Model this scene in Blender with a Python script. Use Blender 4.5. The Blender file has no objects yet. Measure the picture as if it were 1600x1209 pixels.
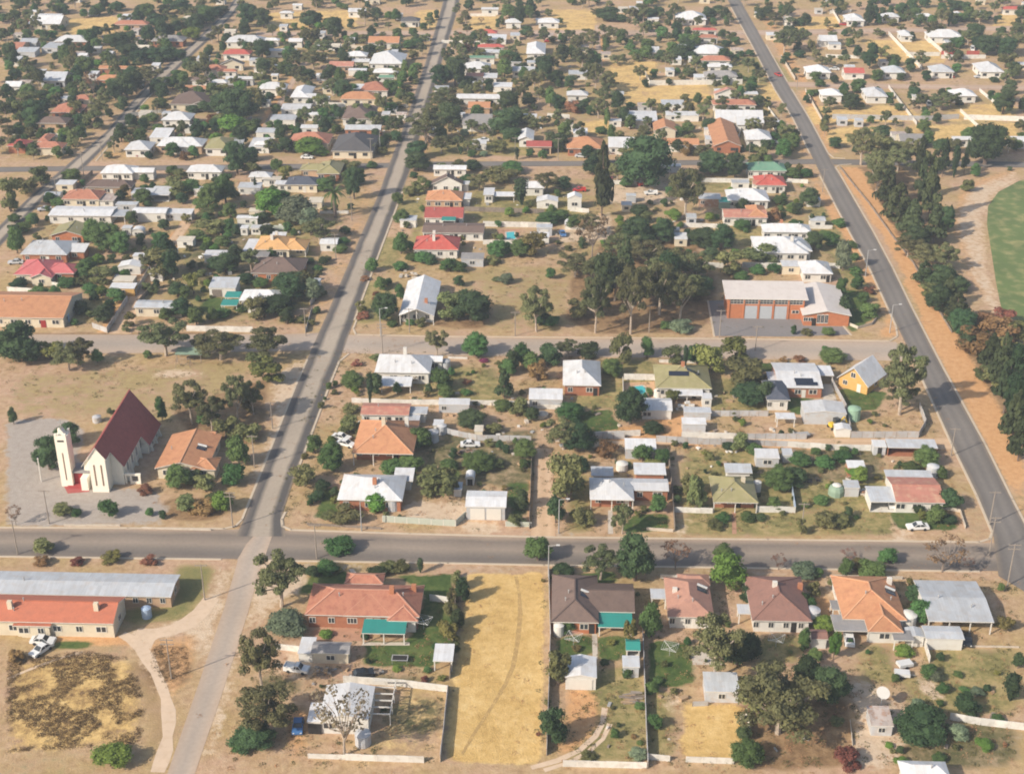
import bpy, math, random
import numpy as np
from mathutils import Vector, Matrix

# ------------------------------------------------------------------ camera, light, exposure
scene = bpy.context.scene
COL = scene.collection
FPX, CAMH, PITCH, YAW = 2222.2, 156.0, math.radians(26.8), math.radians(2.05)
cam_data = bpy.data.cameras.new('camera')
cam_data.sensor_width = 36.0
cam_data.lens = FPX * 36.0 / 1600.0
cam_data.clip_start, cam_data.clip_end = 1.0, 9000.0
cam = bpy.data.objects.new('camera', cam_data)
cam.location = (0, 0, CAMH)
cam.rotation_euler = (math.pi / 2 - PITCH, 0, YAW)
COL.objects.link(cam)
scene.camera = cam

SUN_EL, SUN_DIR = math.radians(33), math.radians(37)     # shadows run towards +X and a little towards +Y
world = bpy.data.worlds.new('World')
scene.world = world
world.use_nodes = True
wn = world.node_tree
wn.nodes.clear()
wout = wn.nodes.new('ShaderNodeOutputWorld')
wbg = wn.nodes.new('ShaderNodeBackground')
wsky = wn.nodes.new('ShaderNodeTexSky')
wsky.sky_type = 'NISHITA'
wsky.sun_disc = False
wsky.sun_elevation = SUN_EL
wsky.sun_rotation = math.radians(270) - SUN_DIR
wsky.air_density, wsky.dust_density, wsky.ozone_density = 1.0, 2.5, 1.0
wbg.inputs['Strength'].default_value = 0.13
wn.links.new(wsky.outputs[0], wbg.inputs[0])
wn.links.new(wbg.outputs[0], wout.inputs[0])
sun_data = bpy.data.lights.new('sun', 'SUN')
sun_data.energy = 4.7
sun_data.angle = math.radians(0.8)
sun_data.color = (1.0, 0.90, 0.77)
sun = bpy.data.objects.new('sun', sun_data)
sdir = Vector((-math.cos(SUN_DIR) * math.cos(SUN_EL), -math.sin(SUN_DIR) * math.cos(SUN_EL), math.sin(SUN_EL)))
sun.rotation_euler = sdir.to_track_quat('Z', 'Y').to_euler()
sun.location = (-200, -100, 300)
COL.objects.link(sun)
scene.view_settings.view_transform = 'Standard'
scene.view_settings.look = 'None'
scene.view_settings.gamma = 1.0
scene.view_settings.exposure = 0.27
scene.view_settings.use_curve_mapping = False
scene.render.engine = 'CYCLES'
scene.cycles.use_denoising = True
scene.cycles.max_bounces = 6
scene.cycles.diffuse_bounces = 2
scene.cycles.volume_bounces = 0
scene.cycles.filter_width = 1.9

# ------------------------------------------------------------------ photo-to-ground survey (ray to plane)
CR = Matrix.Rotation(YAW, 3, 'Z') @ Matrix.Rotation(math.pi / 2 - PITCH, 3, 'X')
CRI = CR.transposed()
def P(px, py, h=0.0):
    d = CR @ Vector(((px - 800.0) / FPX, -(py - 604.5) / FPX, -1.0))
    t = (h - CAMH) / d.z
    return Vector((d.x * t, d.y * t, h))
def Q(v):
    c = CRI @ (Vector(v) - Vector((0, 0, CAMH)))
    return (800.0 + FPX * c.x / -c.z, 604.5 - FPX * c.y / -c.z)
def ppm(px, py):                                           # photo pixels per metre across, there
    p = P(px, py)
    return FPX / (-(CRI @ (p - Vector((0, 0, CAMH)))).z)
def depr(p):
    return math.atan2(CAMH, math.hypot(p.x, p.y))

rng = random.Random(11)

# ------------------------------------------------------------------ mesh builder
class MB:
    def __init__(s):
        s.v, s.f, s.m = [], [], []
    def face(s, pts, mi=0):
        n = len(s.v)
        s.v.extend([tuple(p) for p in pts])
        s.f.append(tuple(range(n, n + len(pts))))
        s.m.append(mi)
    def box(s, x0, y0, z0, x1, y1, z1, mi=0, bottom=True):
        n = len(s.v)
        s.v.extend([(x0, y0, z0), (x1, y0, z0), (x1, y1, z0), (x0, y1, z0), (x0, y0, z1), (x1, y0, z1), (x1, y1, z1), (x0, y1, z1)])
        fs = [(4, 5, 6, 7), (0, 1, 5, 4), (1, 2, 6, 5), (2, 3, 7, 6), (3, 0, 4, 7)]
        if bottom: fs.append((3, 2, 1, 0))
        for f in fs:
            s.f.append(tuple(n + i for i in f)); s.m.append(mi)
    def tube(s, p, q, r0, r1, n=6, mi=0, cap=True):
        p, q = Vector(p), Vector(q)
        d = (q - p)
        if d.length < 1e-6: return
        d.normalize()
        a = d.orthogonal().normalized(); b = d.cross(a)
        k = len(s.v)
        for c, r in ((p, r0), (q, r1)):
            for i in range(n):
                t = 2 * math.pi * i / n
                s.v.append(tuple(c + a * (math.cos(t) * r) + b * (math.sin(t) * r)))
        for i in range(n):
            j = (i + 1) % n
            s.f.append((k + i, k + j, k + n + j, k + n + i)); s.m.append(mi)
        if cap:
            s.f.append(tuple(k + n + i for i in range(n))); s.m.append(mi)
    def beam(s, p, q, w, h, mi=0):
        p, q = Vector(p), Vector(q)
        d = (q - p).normalized()
        up = Vector((0, 0, 1)) if abs(d.z) < .95 else Vector((0, 1, 0))
        a = d.cross(up).normalized() * (w / 2); b = a.cross(d).normalized() * (h / 2)
        k = len(s.v)
        for c in (p, q):
            for u, v in ((-1, -1), (1, -1), (1, 1), (-1, 1)):
                s.v.append(tuple(c + a * u + b * v))
        for i in range(4):
            j = (i + 1) % 4
            s.f.append((k + i, k + j, k + 4 + j, k + 4 + i)); s.m.append(mi)
        s.f.append((k + 3, k + 2, k + 1, k)); s.m.append(mi)
        s.f.append((k + 4, k + 5, k + 6, k + 7)); s.m.append(mi)
    def lathe(s, prof, n=14, cx=0, cy=0, mi=0):
        k = len(s.v)
        for r, z in prof:
            for i in range(n):
                t = 2 * math.pi * i / n
                s.v.append((cx + r * math.cos(t), cy + r * math.sin(t), z))
        for j in range(len(prof) - 1):
            for i in range(n):
                i2 = (i + 1) % n
                s.f.append((k + j * n + i, k + j * n + i2, k + (j + 1) * n + i2, k + (j + 1) * n + i)); s.m.append(mi)
        s.f.append(tuple(k + (len(prof) - 1) * n + i for i in range(n))); s.m.append(mi)
    def mesh(s, name, *mats):
        me = bpy.data.meshes.new(name)
        me.from_pydata(s.v, [], s.f)
        for m in mats: me.materials.append(m)
        if len(mats) > 1: me.polygons.foreach_set('material_index', s.m)
        me.update()
        return me
    def obj(s, name, mats, parent=None, loc=None):
        if not isinstance(mats, (list, tuple)): mats = [mats]
        return link(name, s.mesh(name, *mats), parent, loc)

def link(name, me, parent=None, loc=None, rz=None, sc=None):
    o = bpy.data.objects.new(name, me)
    COL.objects.link(o)
    if parent is not None: o.parent = parent
    if loc is not None: o.location = loc
    if rz: o.rotation_euler = (0, 0, rz)
    if sc is not None: o.scale = sc
    return o
def root(name, loc, rz=0.0):
    return link(name, None, None, loc, rz)
def tag(o, label=None, cat=None, group=None, kind=None):
    if label: o['label'] = label
    if cat: o['category'] = cat
    if group: o['group'] = group
    if kind: o['kind'] = kind
    return o

# ------------------------------------------------------------------ materials
def mat(name, col=None, rough=.8, var=.12, scale=.6, metal=0.0, fine=.06, fscale=6.0, tint=None, tint_amt=.0, objrand=0.0, bump=0.0, spec=.3, streak=0.0, sheets=0.0):
    """Weathered surface: slow mottling + fine grain on a base colour, an optional stain colour, a small random shift per object."""
    m = bpy.data.materials.new(name); m.use_nodes = True
    t = m.node_tree; N = t.nodes; L = t.links
    bs = N['Principled BSDF']
    bs.inputs['Roughness'].default_value = rough
    bs.inputs['Metallic'].default_value = metal
    bs.inputs['Specular IOR Level'].default_value = spec
    geo = N.new('ShaderNodeNewGeometry')
    def noise(sc, det=4, vec=None):
        n = N.new('ShaderNodeTexNoise'); n.inputs['Scale'].default_value = sc; n.inputs['Detail'].default_value = det
        L.new(vec if vec is not None else geo.outputs['Position'], n.inputs['Vector']); return n.outputs['Fac']
    def math_(op, a, b):
        n = N.new('ShaderNodeMath'); n.operation = op
        for i, x in enumerate((a, b)):
            if isinstance(x, (int, float)): n.inputs[i].default_value = x
            else: L.new(x, n.inputs[i])
        return n.outputs[0]
    n1 = noise(scale); n2 = noise(fscale, 2)
    v = math_('MULTIPLY_ADD', n1, var * 2); v.node.inputs[2].default_value = 1 - var
    v2 = math_('MULTIPLY_ADD', n2, fine * 2); v2.node.inputs[2].default_value = 1 - fine
    f = math_('MULTIPLY', v, v2)
    if streak:
        mp = N.new('ShaderNodeMapping'); mp.inputs['Scale'].default_value = (4.0, .25, .25)
        L.new(geo.outputs['Position'], mp.inputs['Vector'])
        n3 = noise(1.0, 3, mp.outputs[0])
        v3 = math_('MULTIPLY_ADD', n3, streak * 2); v3.node.inputs[2].default_value = 1 - streak
        f = math_('MULTIPLY', f, v3)
    if sheets:      # sheets laid at slightly different ages
        mp = N.new('ShaderNodeMapping'); mp.inputs['Scale'].default_value = (1.15, .34, .01)
        L.new(geo.outputs['Position'], mp.inputs['Vector'])
        fl = N.new('ShaderNodeVectorMath'); fl.operation = 'FLOOR'; L.new(mp.outputs[0], fl.inputs[0])
        wn_ = N.new('ShaderNodeTexWhiteNoise'); L.new(fl.outputs[0], wn_.inputs['Vector'])
        v4 = math_('MULTIPLY_ADD', wn_.outputs['Value'], sheets * 2); v4.node.inputs[2].default_value = 1 - sheets
        f = math_('MULTIPLY', f, v4)
    if objrand:
        oi = N.new('ShaderNodeObjectInfo')
        r = math_('MULTIPLY_ADD', oi.outputs['Random'], objrand * 2); r.node.inputs[2].default_value = 1 - objrand
        f = math_('MULTIPLY', f, r)
    base = N.new('ShaderNodeMix'); base.data_type = 'RGBA'
    base.inputs[6].default_value = (*col, 1)
    base.inputs[7].default_value = (*(tint or col), 1)
    if tint:
        n4 = noise(scale * 1.7 + .13, 5)
        mr = N.new('ShaderNodeMapRange'); mr.inputs[1].default_value = .48; mr.inputs[2].default_value = .7; mr.inputs[4].default_value = tint_amt
        L.new(n4, mr.inputs[0]); L.new(mr.outputs[0], base.inputs[0])
    else: base.inputs[0].default_value = 0
    mul = N.new('ShaderNodeVectorMath'); mul.operation = 'SCALE'
    L.new(base.outputs[2], mul.inputs[0]); L.new(f, mul.inputs['Scale'])
    L.new(mul.outputs[0], bs.inputs['Base Color'])
    if bump:
        bp = N.new('ShaderNodeBump'); bp.inputs['Strength'].default_value = bump; bp.inputs['Distance'].default_value = .3
        L.new(n2, bp.inputs['Height']); L.new(bp.outputs[0], bs.inputs['Normal'])
    return m

RUST = (.30, .15, .08)
ROOF = {
 'w': mat('white_roof_iron', (.57, .575, .58), .45, .10, .35, sheets=0.06, tint=(.50, .46, .41), tint_amt=.5, objrand=.12, streak=.15),
 'z': mat('zinc_roof_iron', (.44, .46, .48), .42, .12, .35, sheets=0.07, tint=(.40, .36, .32), tint_amt=.5, objrand=.12, streak=.16),
 'q': mat('grey_cement_roof', (.25, .24, .235), .8, .16, .4, sheets=0.06, tint=(.33, .29, .25), tint_amt=.5, objrand=.10, streak=.07),
 'o': mat('orange_roof_tile', (.46, .225, .115), .75, .18, .45, tint=(.36, .155, .085), tint_amt=.7, objrand=.08, fine=.14, fscale=3.0, streak=.05),
 't': mat('terracotta_roof_tile', (.40, .175, .11), .75, .20, .45, tint=(.30, .11, .075), tint_amt=.8, objrand=.10, fine=.16, fscale=3.0, streak=.05),
 'r': mat('red_painted_roof', (.40, .085, .065), .6, .14, .4, sheets=0.05, tint=(.42, .16, .12), tint_amt=.5, objrand=.10, streak=.06),
 'e': mat('scarlet_tile_roof', (.45, .15, .085), .7, .16, .45, tint=(.36, .13, .08), tint_amt=.6, fine=.12, fscale=3.0),
 'm': mat('maroon_roof', (.34, .085, .07), .7, .20, .6, tint=(.26, .07, .06), tint_amt=.6, fine=.18, fscale=3.5),
 'b': mat('brown_roof_tile', (.155, .108, .088), .75, .16, .5, tint=(.11, .08, .07), tint_amt=.6, objrand=.12, fine=.14, fscale=3.0),
 'i': mat('brown_pink_roof_tile', (.25, .135, .105), .75, .16, .5, tint=(.19, .11, .09), tint_amt=.6, objrand=.05, fine=.14, fscale=3.0),
 'u': mat('pale_pink_roof_tile', (.40, .215, .155), .75, .16, .5, tint=(.30, .165, .13), tint_amt=.6, fine=.14, fscale=3.0),
 'c': mat('charcoal_roof_tile', (.085, .082, .085), .7, .16, .5, tint=(.13, .115, .10), tint_amt=.5, objrand=.12, fine=.12, fscale=3.0),
 'v': mat('olive_roof', (.27, .245, .12), .6, .14, .4, sheets=0.05, tint=(.33, .28, .17), tint_amt=.6, streak=.06),
 'n': mat('green_roof', (.12, .24, .165), .6, .14, .4, sheets=0.05, tint=(.2, .28, .2), tint_amt=.5, objrand=.1, streak=.06),
 'k': mat('cream_roof', (.54, .49, .40), .6, .12, .4, sheets=0.05, tint=(.5, .42, .32), tint_amt=.5, objrand=.1, streak=.06),
 'p': mat('faded_pink_red_roof', (.42, .185, .135), .6, .16, .4, sheets=0.06, tint=(.50, .32, .21), tint_amt=.7, streak=.06),
 'y': mat('sandy_orange_roof', (.56, .33, .14), .7, .14, .45, tint=(.45, .26, .13), tint_amt=.6, fine=.12, fscale=3.0),
 's': mat('crimson_pink_roof', (.46, .125, .125), .6, .14, .4, tint=(.5, .2, .18), tint_amt=.5, streak=.06),
 'd': mat('blue_charcoal_roof', (.075, .085, .11), .65, .16, .5, tint=(.12, .12, .14), tint_amt=.5, fine=.12, fscale=3.0),
 'j': mat('teal_shade_roof', (.03, .235, .20), .6, .12, .5, tint=(.05, .19, .17), tint_amt=.5, streak=.08),
 'l': mat('rusty_iron_roof', (.42, .36, .32), .55, .16, .6, sheets=0.14, tint=RUST, tint_amt=.8, streak=.12),
}
ROOFWORD = {'w': 'white', 'z': 'zinc', 'q': 'grey', 'o': 'orange tiled', 't': 'terracotta tiled', 'r': 'red', 'e': 'scarlet tiled', 'm': 'maroon', 'b': 'brown tiled',
  'i': 'brown-pink tiled', 'u': 'pale pink tiled', 'c': 'charcoal', 'v': 'olive', 'n': 'green', 'k': 'cream', 'p': 'faded pink', 'y': 'sandy orange', 's': 'crimson', 'd': 'blue-black', 'j': 'teal', 'l': 'rusty'}
WALL = {
 'w': mat('white_wall', (.62, .60, .55), .8, .10, .5, tint=(.52, .46, .38), tint_amt=.4, objrand=.06),
 'k': mat('cream_wall', (.60, .53, .40), .8, .10, .5, tint=(.52, .42, .30), tint_amt=.4, objrand=.06),
 'b': mat('red_brick_wall', (.34, .14, .075), .85, .14, .6, tint=(.26, .11, .07), tint_amt=.6, fine=.14, fscale=7, objrand=.08),
 't': mat('tan_brick_wall', (.44, .30, .19), .85, .14, .6, tint=(.36, .22, .15), tint_amt=.6, fine=.12, fscale=7, objrand=.08),
 'z': mat('zinc_wall', (.45, .46, .47), .5, .12, .5, tint=(.42, .33, .26), tint_amt=.5, objrand=.1),
 'g': mat('green_wall', (.22, .30, .22), .7, .12, .5),
 'y': mat('yellow_timber_wall', (.54, .33, .11), .75, .12, .8, tint=(.5, .25, .05), tint_amt=.5),
 'o': mat('fire_station_brick', (.44, .165, .075), .85, .12, .7, tint=(.36, .13, .065), tint_amt=.6, fine=.14, fscale=7),
 'h': mat('rust_wall', (.33, .18, .11), .8, .16, .7, tint=(.42, .38, .34), tint_amt=.7),
}
GLASS = mat('window_glass', (.035, .04, .045), .15, .1, 1, spec=.6)
TRIM = mat('white_trim', (.62, .59, .53), .6, .06, 1)
DARK = mat('dark_opening', (.025, .022, .02), .9, .1, 1)
BRICK = mat('chimney_brick', (.40, .17, .09), .85, .14, 1.2)
POSTM = mat('grey_timber', (.27, .23, .19), .9, .2, 1.5, fine=.15)
CONC = mat('pale_concrete', (.52, .46, .38), .9, .14, .6, tint=(.40, .33, .26), tint_amt=.6)
FIBRO = mat('white_fibro_fence', (.62, .60, .55), .8, .12, .5, tint=(.42, .38, .32), tint_amt=.6, objrand=.10)
ZINCF = mat('zinc_fence', (.40, .40, .40), .55, .14, .5, tint=(.38, .28, .2), tint_amt=.6, objrand=.12)
TIMBF = mat('timber_fence', (.20, .165, .135), .9, .2, .8, tint=(.28, .22, .17), tint_amt=.6, objrand=.15)
PALEG = mat('pale_green_fence', (.42, .45, .38), .7, .1, .5)
BLUEF = mat('blue_fence', (.34, .43, .55), .6, .1, .5)
DOORR = mat('red_door', (.28, .03, .03), .5, .1, 1)
ROLLER = mat('grey_roller_door', (.40, .42, .44), .5, .08, 1)
BLUESOL = mat('solar_panel', (.02, .025, .04), .25, .2, 2, spec=.5)
GREENT = mat('green_tank', (.25, .38, .27), .6, .1, 1)
STEEL = mat('dull_steel', (.33, .33, .32), .5, .1, 2)
POOLM = mat('pool_water', (.06, .44, .46), .08, .08, .8, spec=.6)
PAVE = mat('brick_paving', (.42, .235, .15), .85, .16, .6, tint=(.36, .2, .13), tint_amt=.6, fine=.12)
TYRE = mat('black_tyre', (.02, .02, .02), .9)
CARW = mat('white_car_paint', (.70, .70, .68), .25, .04, 1, spec=.5)
CARS = mat('silver_car_paint', (.50, .51, .52), .25, .04, 1, spec=.5)
CARB = mat('blue_car_paint', (.06, .16, .36), .25, .04, 1, spec=.5)
CARR = mat('red_car_paint', (.45, .04, .03), .25, .04, 1, spec=.5)
CARK = mat('black_car_paint', (.02, .022, .025), .25, .04, 1, spec=.5)
CART = mat('tan_load', (.36, .25, .15), .8, .2, 1)
YELM = mat('yellow_paint', (.62, .42, .04), .5, .1, 1)
LIGHT = mat('lamp_shell', (.6, .6, .58), .4)
TRUNK = mat('pale_gum_bark', (.40, .33, .26), .9, .2, .8, tint=(.26, .2, .15), tint_amt=.7)
BARK = mat('dark_bark', (.15, .11, .085), .95, .2, .9)
TWIG = mat('grey_twigs', (.21, .17, .14), .95, .15, 1)
# ------------------------------------------------------------------ ground: one sheet, its covers blended by masks
def poly(s):
    v = [float(t) for t in s.replace(',', ' ').split()]
    return [(v[i], v[i + 1]) for i in range(0, len(v), 2)]
# channel: g lawn green, s straw, o orange gravel, p pale sand, l brown litter, d dry olive grass, k grey gravel, w weedy dark yard
COVER = []
def cov(ch, amt, *polys):
    for s in polys: COVER.append((ch, amt, poly(s)))
cov('g', 1.0, '485 893 545 890 562 912 500 925 470 930', '598 897 712 897 702 948 662 940 655 915', '662 940 702 945 700 1000 682 1045 565 1040 570 1003 640 1000 645 975',
    '865 995 928 995 928 1022 865 1025', '933 993 985 993 982 1030 933 1030', '1012 1003 1082 1003 1082 1068 1012 1075', '905 893 962 893 957 914 905 912',
    '985 805 1046 800 1047 828 965 832', '505 762 530 762 530 812 488 808', '1228 622 1272 620 1262 648 1230 646',
    '1310 606 1385 612 1372 640 1325 640', '878 645 960 640 965 672 905 676', '318 465 352 466 350 487 312 487', '432 415 470 425 440 430', '210 292 260 290 262 300 225 302',
    '85 1000 150 1003 135 1014 85 1014', '1395 795 1500 812 1495 830 1400 828', '700 960 712 960 705 1010 690 1010', '1312 452 1345 455 1362 500 1330 520 1318 470', '1175 565 1290 570 1300 580 1180 580')
cov('d', .46, '12 585 390 558 405 600 260 665 100 655 12 650', '725 415 905 415 890 520 700 512')
cov('d', .42, '12 30 340 22 200 155 105 250 12 250', '380 24 680 24 618 246 170 248 230 160', '722 60 1138 60 1255 240 655 244', '1245 144 1590 147 1590 240 1300 240', '60 290 575 270 520 420 455 510 20 508', '700 280 1250 265 1330 430 1120 430 900 400 690 400')
cov('g', .42, '272 884 340 884 320 930 290 965 195 975 190 950 272 945')
cov('d', .9, '272 884 342 884 325 930 295 968 195 978 190 950 272 945')
cov('g', .8, '793 752 828 752 828 808 793 808', '690 735 725 730 722 752 690 752')
cov('d', .75, '1060 800 1245 800 1248 838 1058 838', '1180 805 1400 800 1420 840 1250 838', '1440 1012 1592 1012 1592 1115 1520 1120 1440 1060', '1340 1005 1400 1005 1410 1070 1345 1070',
    '635 560 700 570 780 575 800 640 650 615', '930 1040 1003 1040 1005 1195 900 1195 860 1150', '1012 1075 1055 1075 1060 1180 1012 1190',
    '880 740 930 740 925 832 880 832', '1065 700 1180 700 1180 800 1060 800', '1180 735 1400 735 1400 800 1180 800', '930 560 1030 560 1030 640 880 640', '1105 590 1200 590 1210 650 1110 650', '630 895 712 895 712 905 630 905',
    '1100 285 1170 283 1175 300 1095 300', '1095 360 1190 355 1195 385 1100 385', '60 470 200 470 190 500 110 490', '280 350 480 335 490 480 300 500', '740 300 900 300 920 345 730 345', '1260 300 1300 330 1370 470 1330 470 1270 350',
    '590 370 640 370 620 420 580 420', '610 290 660 290 650 350 610 350', '560 440 620 440 620 505 545 505', '640 300 670 300 660 400 640 400', '1480 1010 1592 1010 1592 1100', '1180 990 1260 990 1260 1040 1175 1040', '1410 1060 1480 1060 1500 1130 1420 1150',
    '680 215 830 215 840 245 670 245', '1080 85 1215 90 1250 135 1100 135')
cov('s', 1.0, '728 897 848 895 852 1000 846 1195 698 1192 712 1030')
cov('s', .85, '1068 1100 1165 1100 1168 1185 1062 1187')
cov('s', .38, '640 1080 700 1085 690 1180 590 1180 600 1100')
cov('s', .56, '12 1035 130 1020 205 1032 228 1110 215 1165 12 1178')
cov('l', .8, '12 1040 100 1030 190 1040 218 1110 205 1150 100 1160 12 1150')
cov('s', .6, '960 128 1110 128 1120 165 970 165', '735 22 780 22 775 52 725 50', '860 15 935 15 935 50 850 50', '1235 25 1320 25 1320 52 1240 55', '1350 60 1440 65 1440 105 1350 100', '1400 62 1470 65 1480 100 1410 100',
    '1250 165 1420 165 1450 190 1265 195', '1290 200 1400 195 1400 225 1290 225', '1410 195 1592 192 1592 225 1430 225', '950 95 1030 95 1020 130 950 130', '100 30 190 25 185 55 105 55', '560 170 610 165 600 180 540 180', '1180 130 1225 130 1240 160 1190 160', '1480 160 1592 165 1592 190 1480 190', '900 190 960 185 960 215 900 205', '410 20 560 15 560 45 430 48', '1560 20 1592 20 1592 50 1540 50', '655 15 690 15 680 45 620 45')
cov('o', 1.0, '1460 545 1400 405 1375 365 1308 262 1342 262 1408 380 1460 455 1520 565 1600 715 1600 812 1520 655')
cov('o', .6, '1266 245 1250 240 1215 170 1150 20 1140 12 1160 12', '1180 12 1195 12 1250 100 1268 135 1240 135 1215 90', '1245 140 1275 140 1320 240 1290 245')
cov('o', .85, '1250 250 1268 262 1330 363 1395 490 1405 525 1370 530 1385 495 1330 400')
cov('o', .42, '590 380 560 470 540 515 520 520 565 420 610 300 640 300', '640 255 655 215 690 100 710 20 730 20 700 120 670 250', '560 300 600 262 580 330 545 420 500 510 480 512', '205 200 190 215 150 250 200 252 215 225', '150 200 165 190 120 230 100 245 130 240', '300 60 340 40 260 110 250 115', '60 330 130 270 150 262 125 300', '380 830 455 790 480 700 545 530 530 530 440 720 395 810')
cov('o', .85, '836 700 862 700 868 830 826 832', '883 1078 932 1078 940 1130 880 1190 860 1190 880 1140', '925 676 1070 640 1095 690 1480 690 1500 706 930 694', 
    '1395 795 1420 795 1425 845 1390 845', '262 372 320 300 345 315 300 350 220 470 175 520 150 520 200 440', '395 205 470 95 480 95 420 205', '930 45 945 45 945 115 930 115', '445 1100 480 1105 475 1190 450 1200', '650 800 735 805 740 815 790 812 790 832 720 832 715 815', '1250 935 1300 930 1310 1000 1290 1000', '40 985 190 990 235 1000 240 1010 60 1002')
cov('p', .95, '628 785 740 785 728 812 640 812', '1060 1005 1130 1005 1110 1040 1080 1040', '1040 1080 1068 1075 1055 1120 1040 1150', '1320 1060 1370 1070 1420 1110 1400 1200 1330 1200 1340 1130', '1430 1030 1470 1075 1480 1105 1440 1075', '450 1005 490 1000 490 1060 440 1060')
cov('l', .75, '205 1020 235 1040 262 1110 262 1140 250 1200 225 1200 240 1150 235 1100 205 1040', '232 1005 292 1003 302 1060 262 1084 234 1040')
cov('l', .45, '806 900 812 900 812 1000 800 1060 760 1130 724 1190 716 1190 755 1120 794 1050 806 990')
cov('o', .55, '1480 345 1500 290 1592 258 1592 287 1552 310 1540 340 1545 420 1570 485 1592 505 1550 495 1510 430')
cov('p', .62, '1490 345 1510 295 1592 262 1592 285 1552 310 1540 340 1545 420 1570 485 1592 505 1550 495 1515 430')
cov('o', .45, '190 985 240 990 285 985 320 930 350 880 372 880 340 960 290 1100 262 1200 200 1200 255 1150 245 1090 205 1020')
cov('k', .42, '460 828 640 834 840 839 1530 846 1530 838 840 829 640 824', '420 878 850 885 1530 891 1530 902 850 897 420 893', '12 812 340 815 340 824 12 822')
cov('p', .8, '720 812 790 813 788 836 722 834', '1060 800 1078 800 1074 842 1056 842', '1288 893 1316 893 1312 940 1296 940', '1100 895 1112 895 1112 912 1100 912', '858 890 866 890 862 905 858 905', '1392 800 1422 800 1428 846 1390 846', '455 905 482 900 478 925 452 930')
cov('p', 1.0, '190 985 215 985 250 1040 272 1110 268 1160 250 1205 240 1205 258 1150 258 1110 240 1060 205 1010', '225 985 300 965 330 940 345 950 300 985 240 1000')
cov('p', .7, '300 985 345 880 370 880 310 1080', '395 880 410 870 480 890 400 985 380 985', '345 1000 385 985 360 1090 320 1200 305 1200', '250 575 330 580 300 592 230 590', '430 640 420 590 480 555 470 640 400 790 375 820', '880 345 960 330 960 375 870 380', '930 280 1060 285 1060 320 940 320')
cov('k', 1.0, '12 655 95 655 130 670 125 700 112 760 240 765 262 800 250 812 12 822')
cov('l', 1.0, '895 430 960 360 1080 370 1120 440 1110 505 1040 520 930 522 885 500', '1480 500 1592 500 1592 720 1545 640', '1330 262 1400 255 1480 330 1480 430 1400 400', '400 520 300 545 200 545 12 570 12 520 200 520', '245 780 360 775 350 812 262 812', '270 640 420 590 410 690 345 700 300 680', '1130 1100 1330 1090 1325 1200 1180 1200', '640 470 770 470 760 515 680 510', '237 1010 290 1005 298 1060 262 1078 238 1040')
cov('w', .8, '655 675 840 670 840 770 660 740', '560 1047 690 1058 690 1070 560 1068', '600 1090 700 1090 690 1150 600 1150', '1180 700 1380 700 1380 750 1180 750', '300 360 400 350 400 440 290 440', '545 640 570 640 560 690 525 690', '690 690 830 690 830 740 690 740', '400 1050 480 1060 470 1090 400 1090', '1420 1110 1592 1130 1592 1200 1400 1200')

def axis(segs):
    out = []
    for a, b, st in segs:
        n = max(1, int(round((b - a) / st)))
        out += [a + (b - a) * i / n for i in range(n)]
    return out + [segs[-1][1]]
def inside(X, Y, pts):
    r = np.zeros(X.shape, bool)
    n = len(pts)
    for i in range(n):
        x0, y0 = pts[i]; x1, y1 = pts[(i + 1) % n]
        c = ((y0 > Y) != (y1 > Y))
        with np.errstate(divide='ignore', invalid='ignore'):
            xi = (x1 - x0) * (Y - y0) / (y1 - y0 + 1e-12) + x0
        r ^= c & (X < xi)
    return r
xs = np.array(axis([(-2600, -330, 400), (-330, 300, 1.25), (300, 2600, 400)]))
ys = np.array(axis([(-400, 150, 180), (150, 420, 1.0), (420, 840, 1.9), (840, 3000, 300)]))
GX, GY = np.meshgrid(xs, ys)
CH = 'gsopldkw'
W = {c: np.zeros(GX.shape, np.float32) for c in CH}
for ch, amt, pl in COVER:
    wp = [tuple(P(*p).xy) for p in pl]
    x0, x1 = min(p[0] for p in wp), max(p[0] for p in wp); y0, y1 = min(p[1] for p in wp), max(p[1] for p in wp)
    i0, i1 = np.searchsorted(ys, y0), np.searchsorted(ys, y1); j0, j1 = np.searchsorted(xs, x0), np.searchsorted(xs, x1)
    sub = inside(GX[i0:i1, j0:j1], GY[i0:i1, j0:j1], wp)
    w = W[ch][i0:i1, j0:j1]; w[sub] = np.maximum(w[sub], amt)
def blur(a):
    b = a.copy(); b[1:-1] = (a[:-2] + 2 * a[1:-1] + a[2:]) / 4
    c = b.copy(); c[:, 1:-1] = (b[:, :-2] + 2 * b[:, 1:-1] + b[:, 2:]) / 4
    return c
for c in CH:
    for _ in range(1 if c in 'gs' else 3): W[c] = blur(W[c])
ny, nx = GX.shape
gm = bpy.data.meshes.new('ground')
gm.vertices.add(nx * ny)
co = np.stack([GX.ravel(), GY.ravel(), np.zeros(nx * ny)], 1).astype(np.float32)
gm.vertices.foreach_set('co', co.ravel())
idx = np.arange(nx * ny).reshape(ny, nx)
quads = np.stack([idx[:-1, :-1], idx[:-1, 1:], idx[1:, 1:], idx[1:, :-1]], -1).reshape(-1, 4).astype(np.int32)
nf = len(quads)
gm.loops.add(nf * 4); gm.loops.foreach_set('vertex_index', quads.ravel())
gm.polygons.add(nf)
gm.polygons.foreach_set('loop_start', np.arange(0, nf * 4, 4, dtype=np.int32))
gm.polygons.foreach_set('loop_total', np.full(nf, 4, np.int32))
gm.update()
for an, cs in (('cover_a', 'gsop'), ('cover_b', 'ldkw')):
    at = gm.attributes.new(an, 'FLOAT_COLOR', 'POINT')
    at.data.foreach_set('color', np.stack([W[c].ravel() for c in cs], 1).astype(np.float32).ravel())

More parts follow.
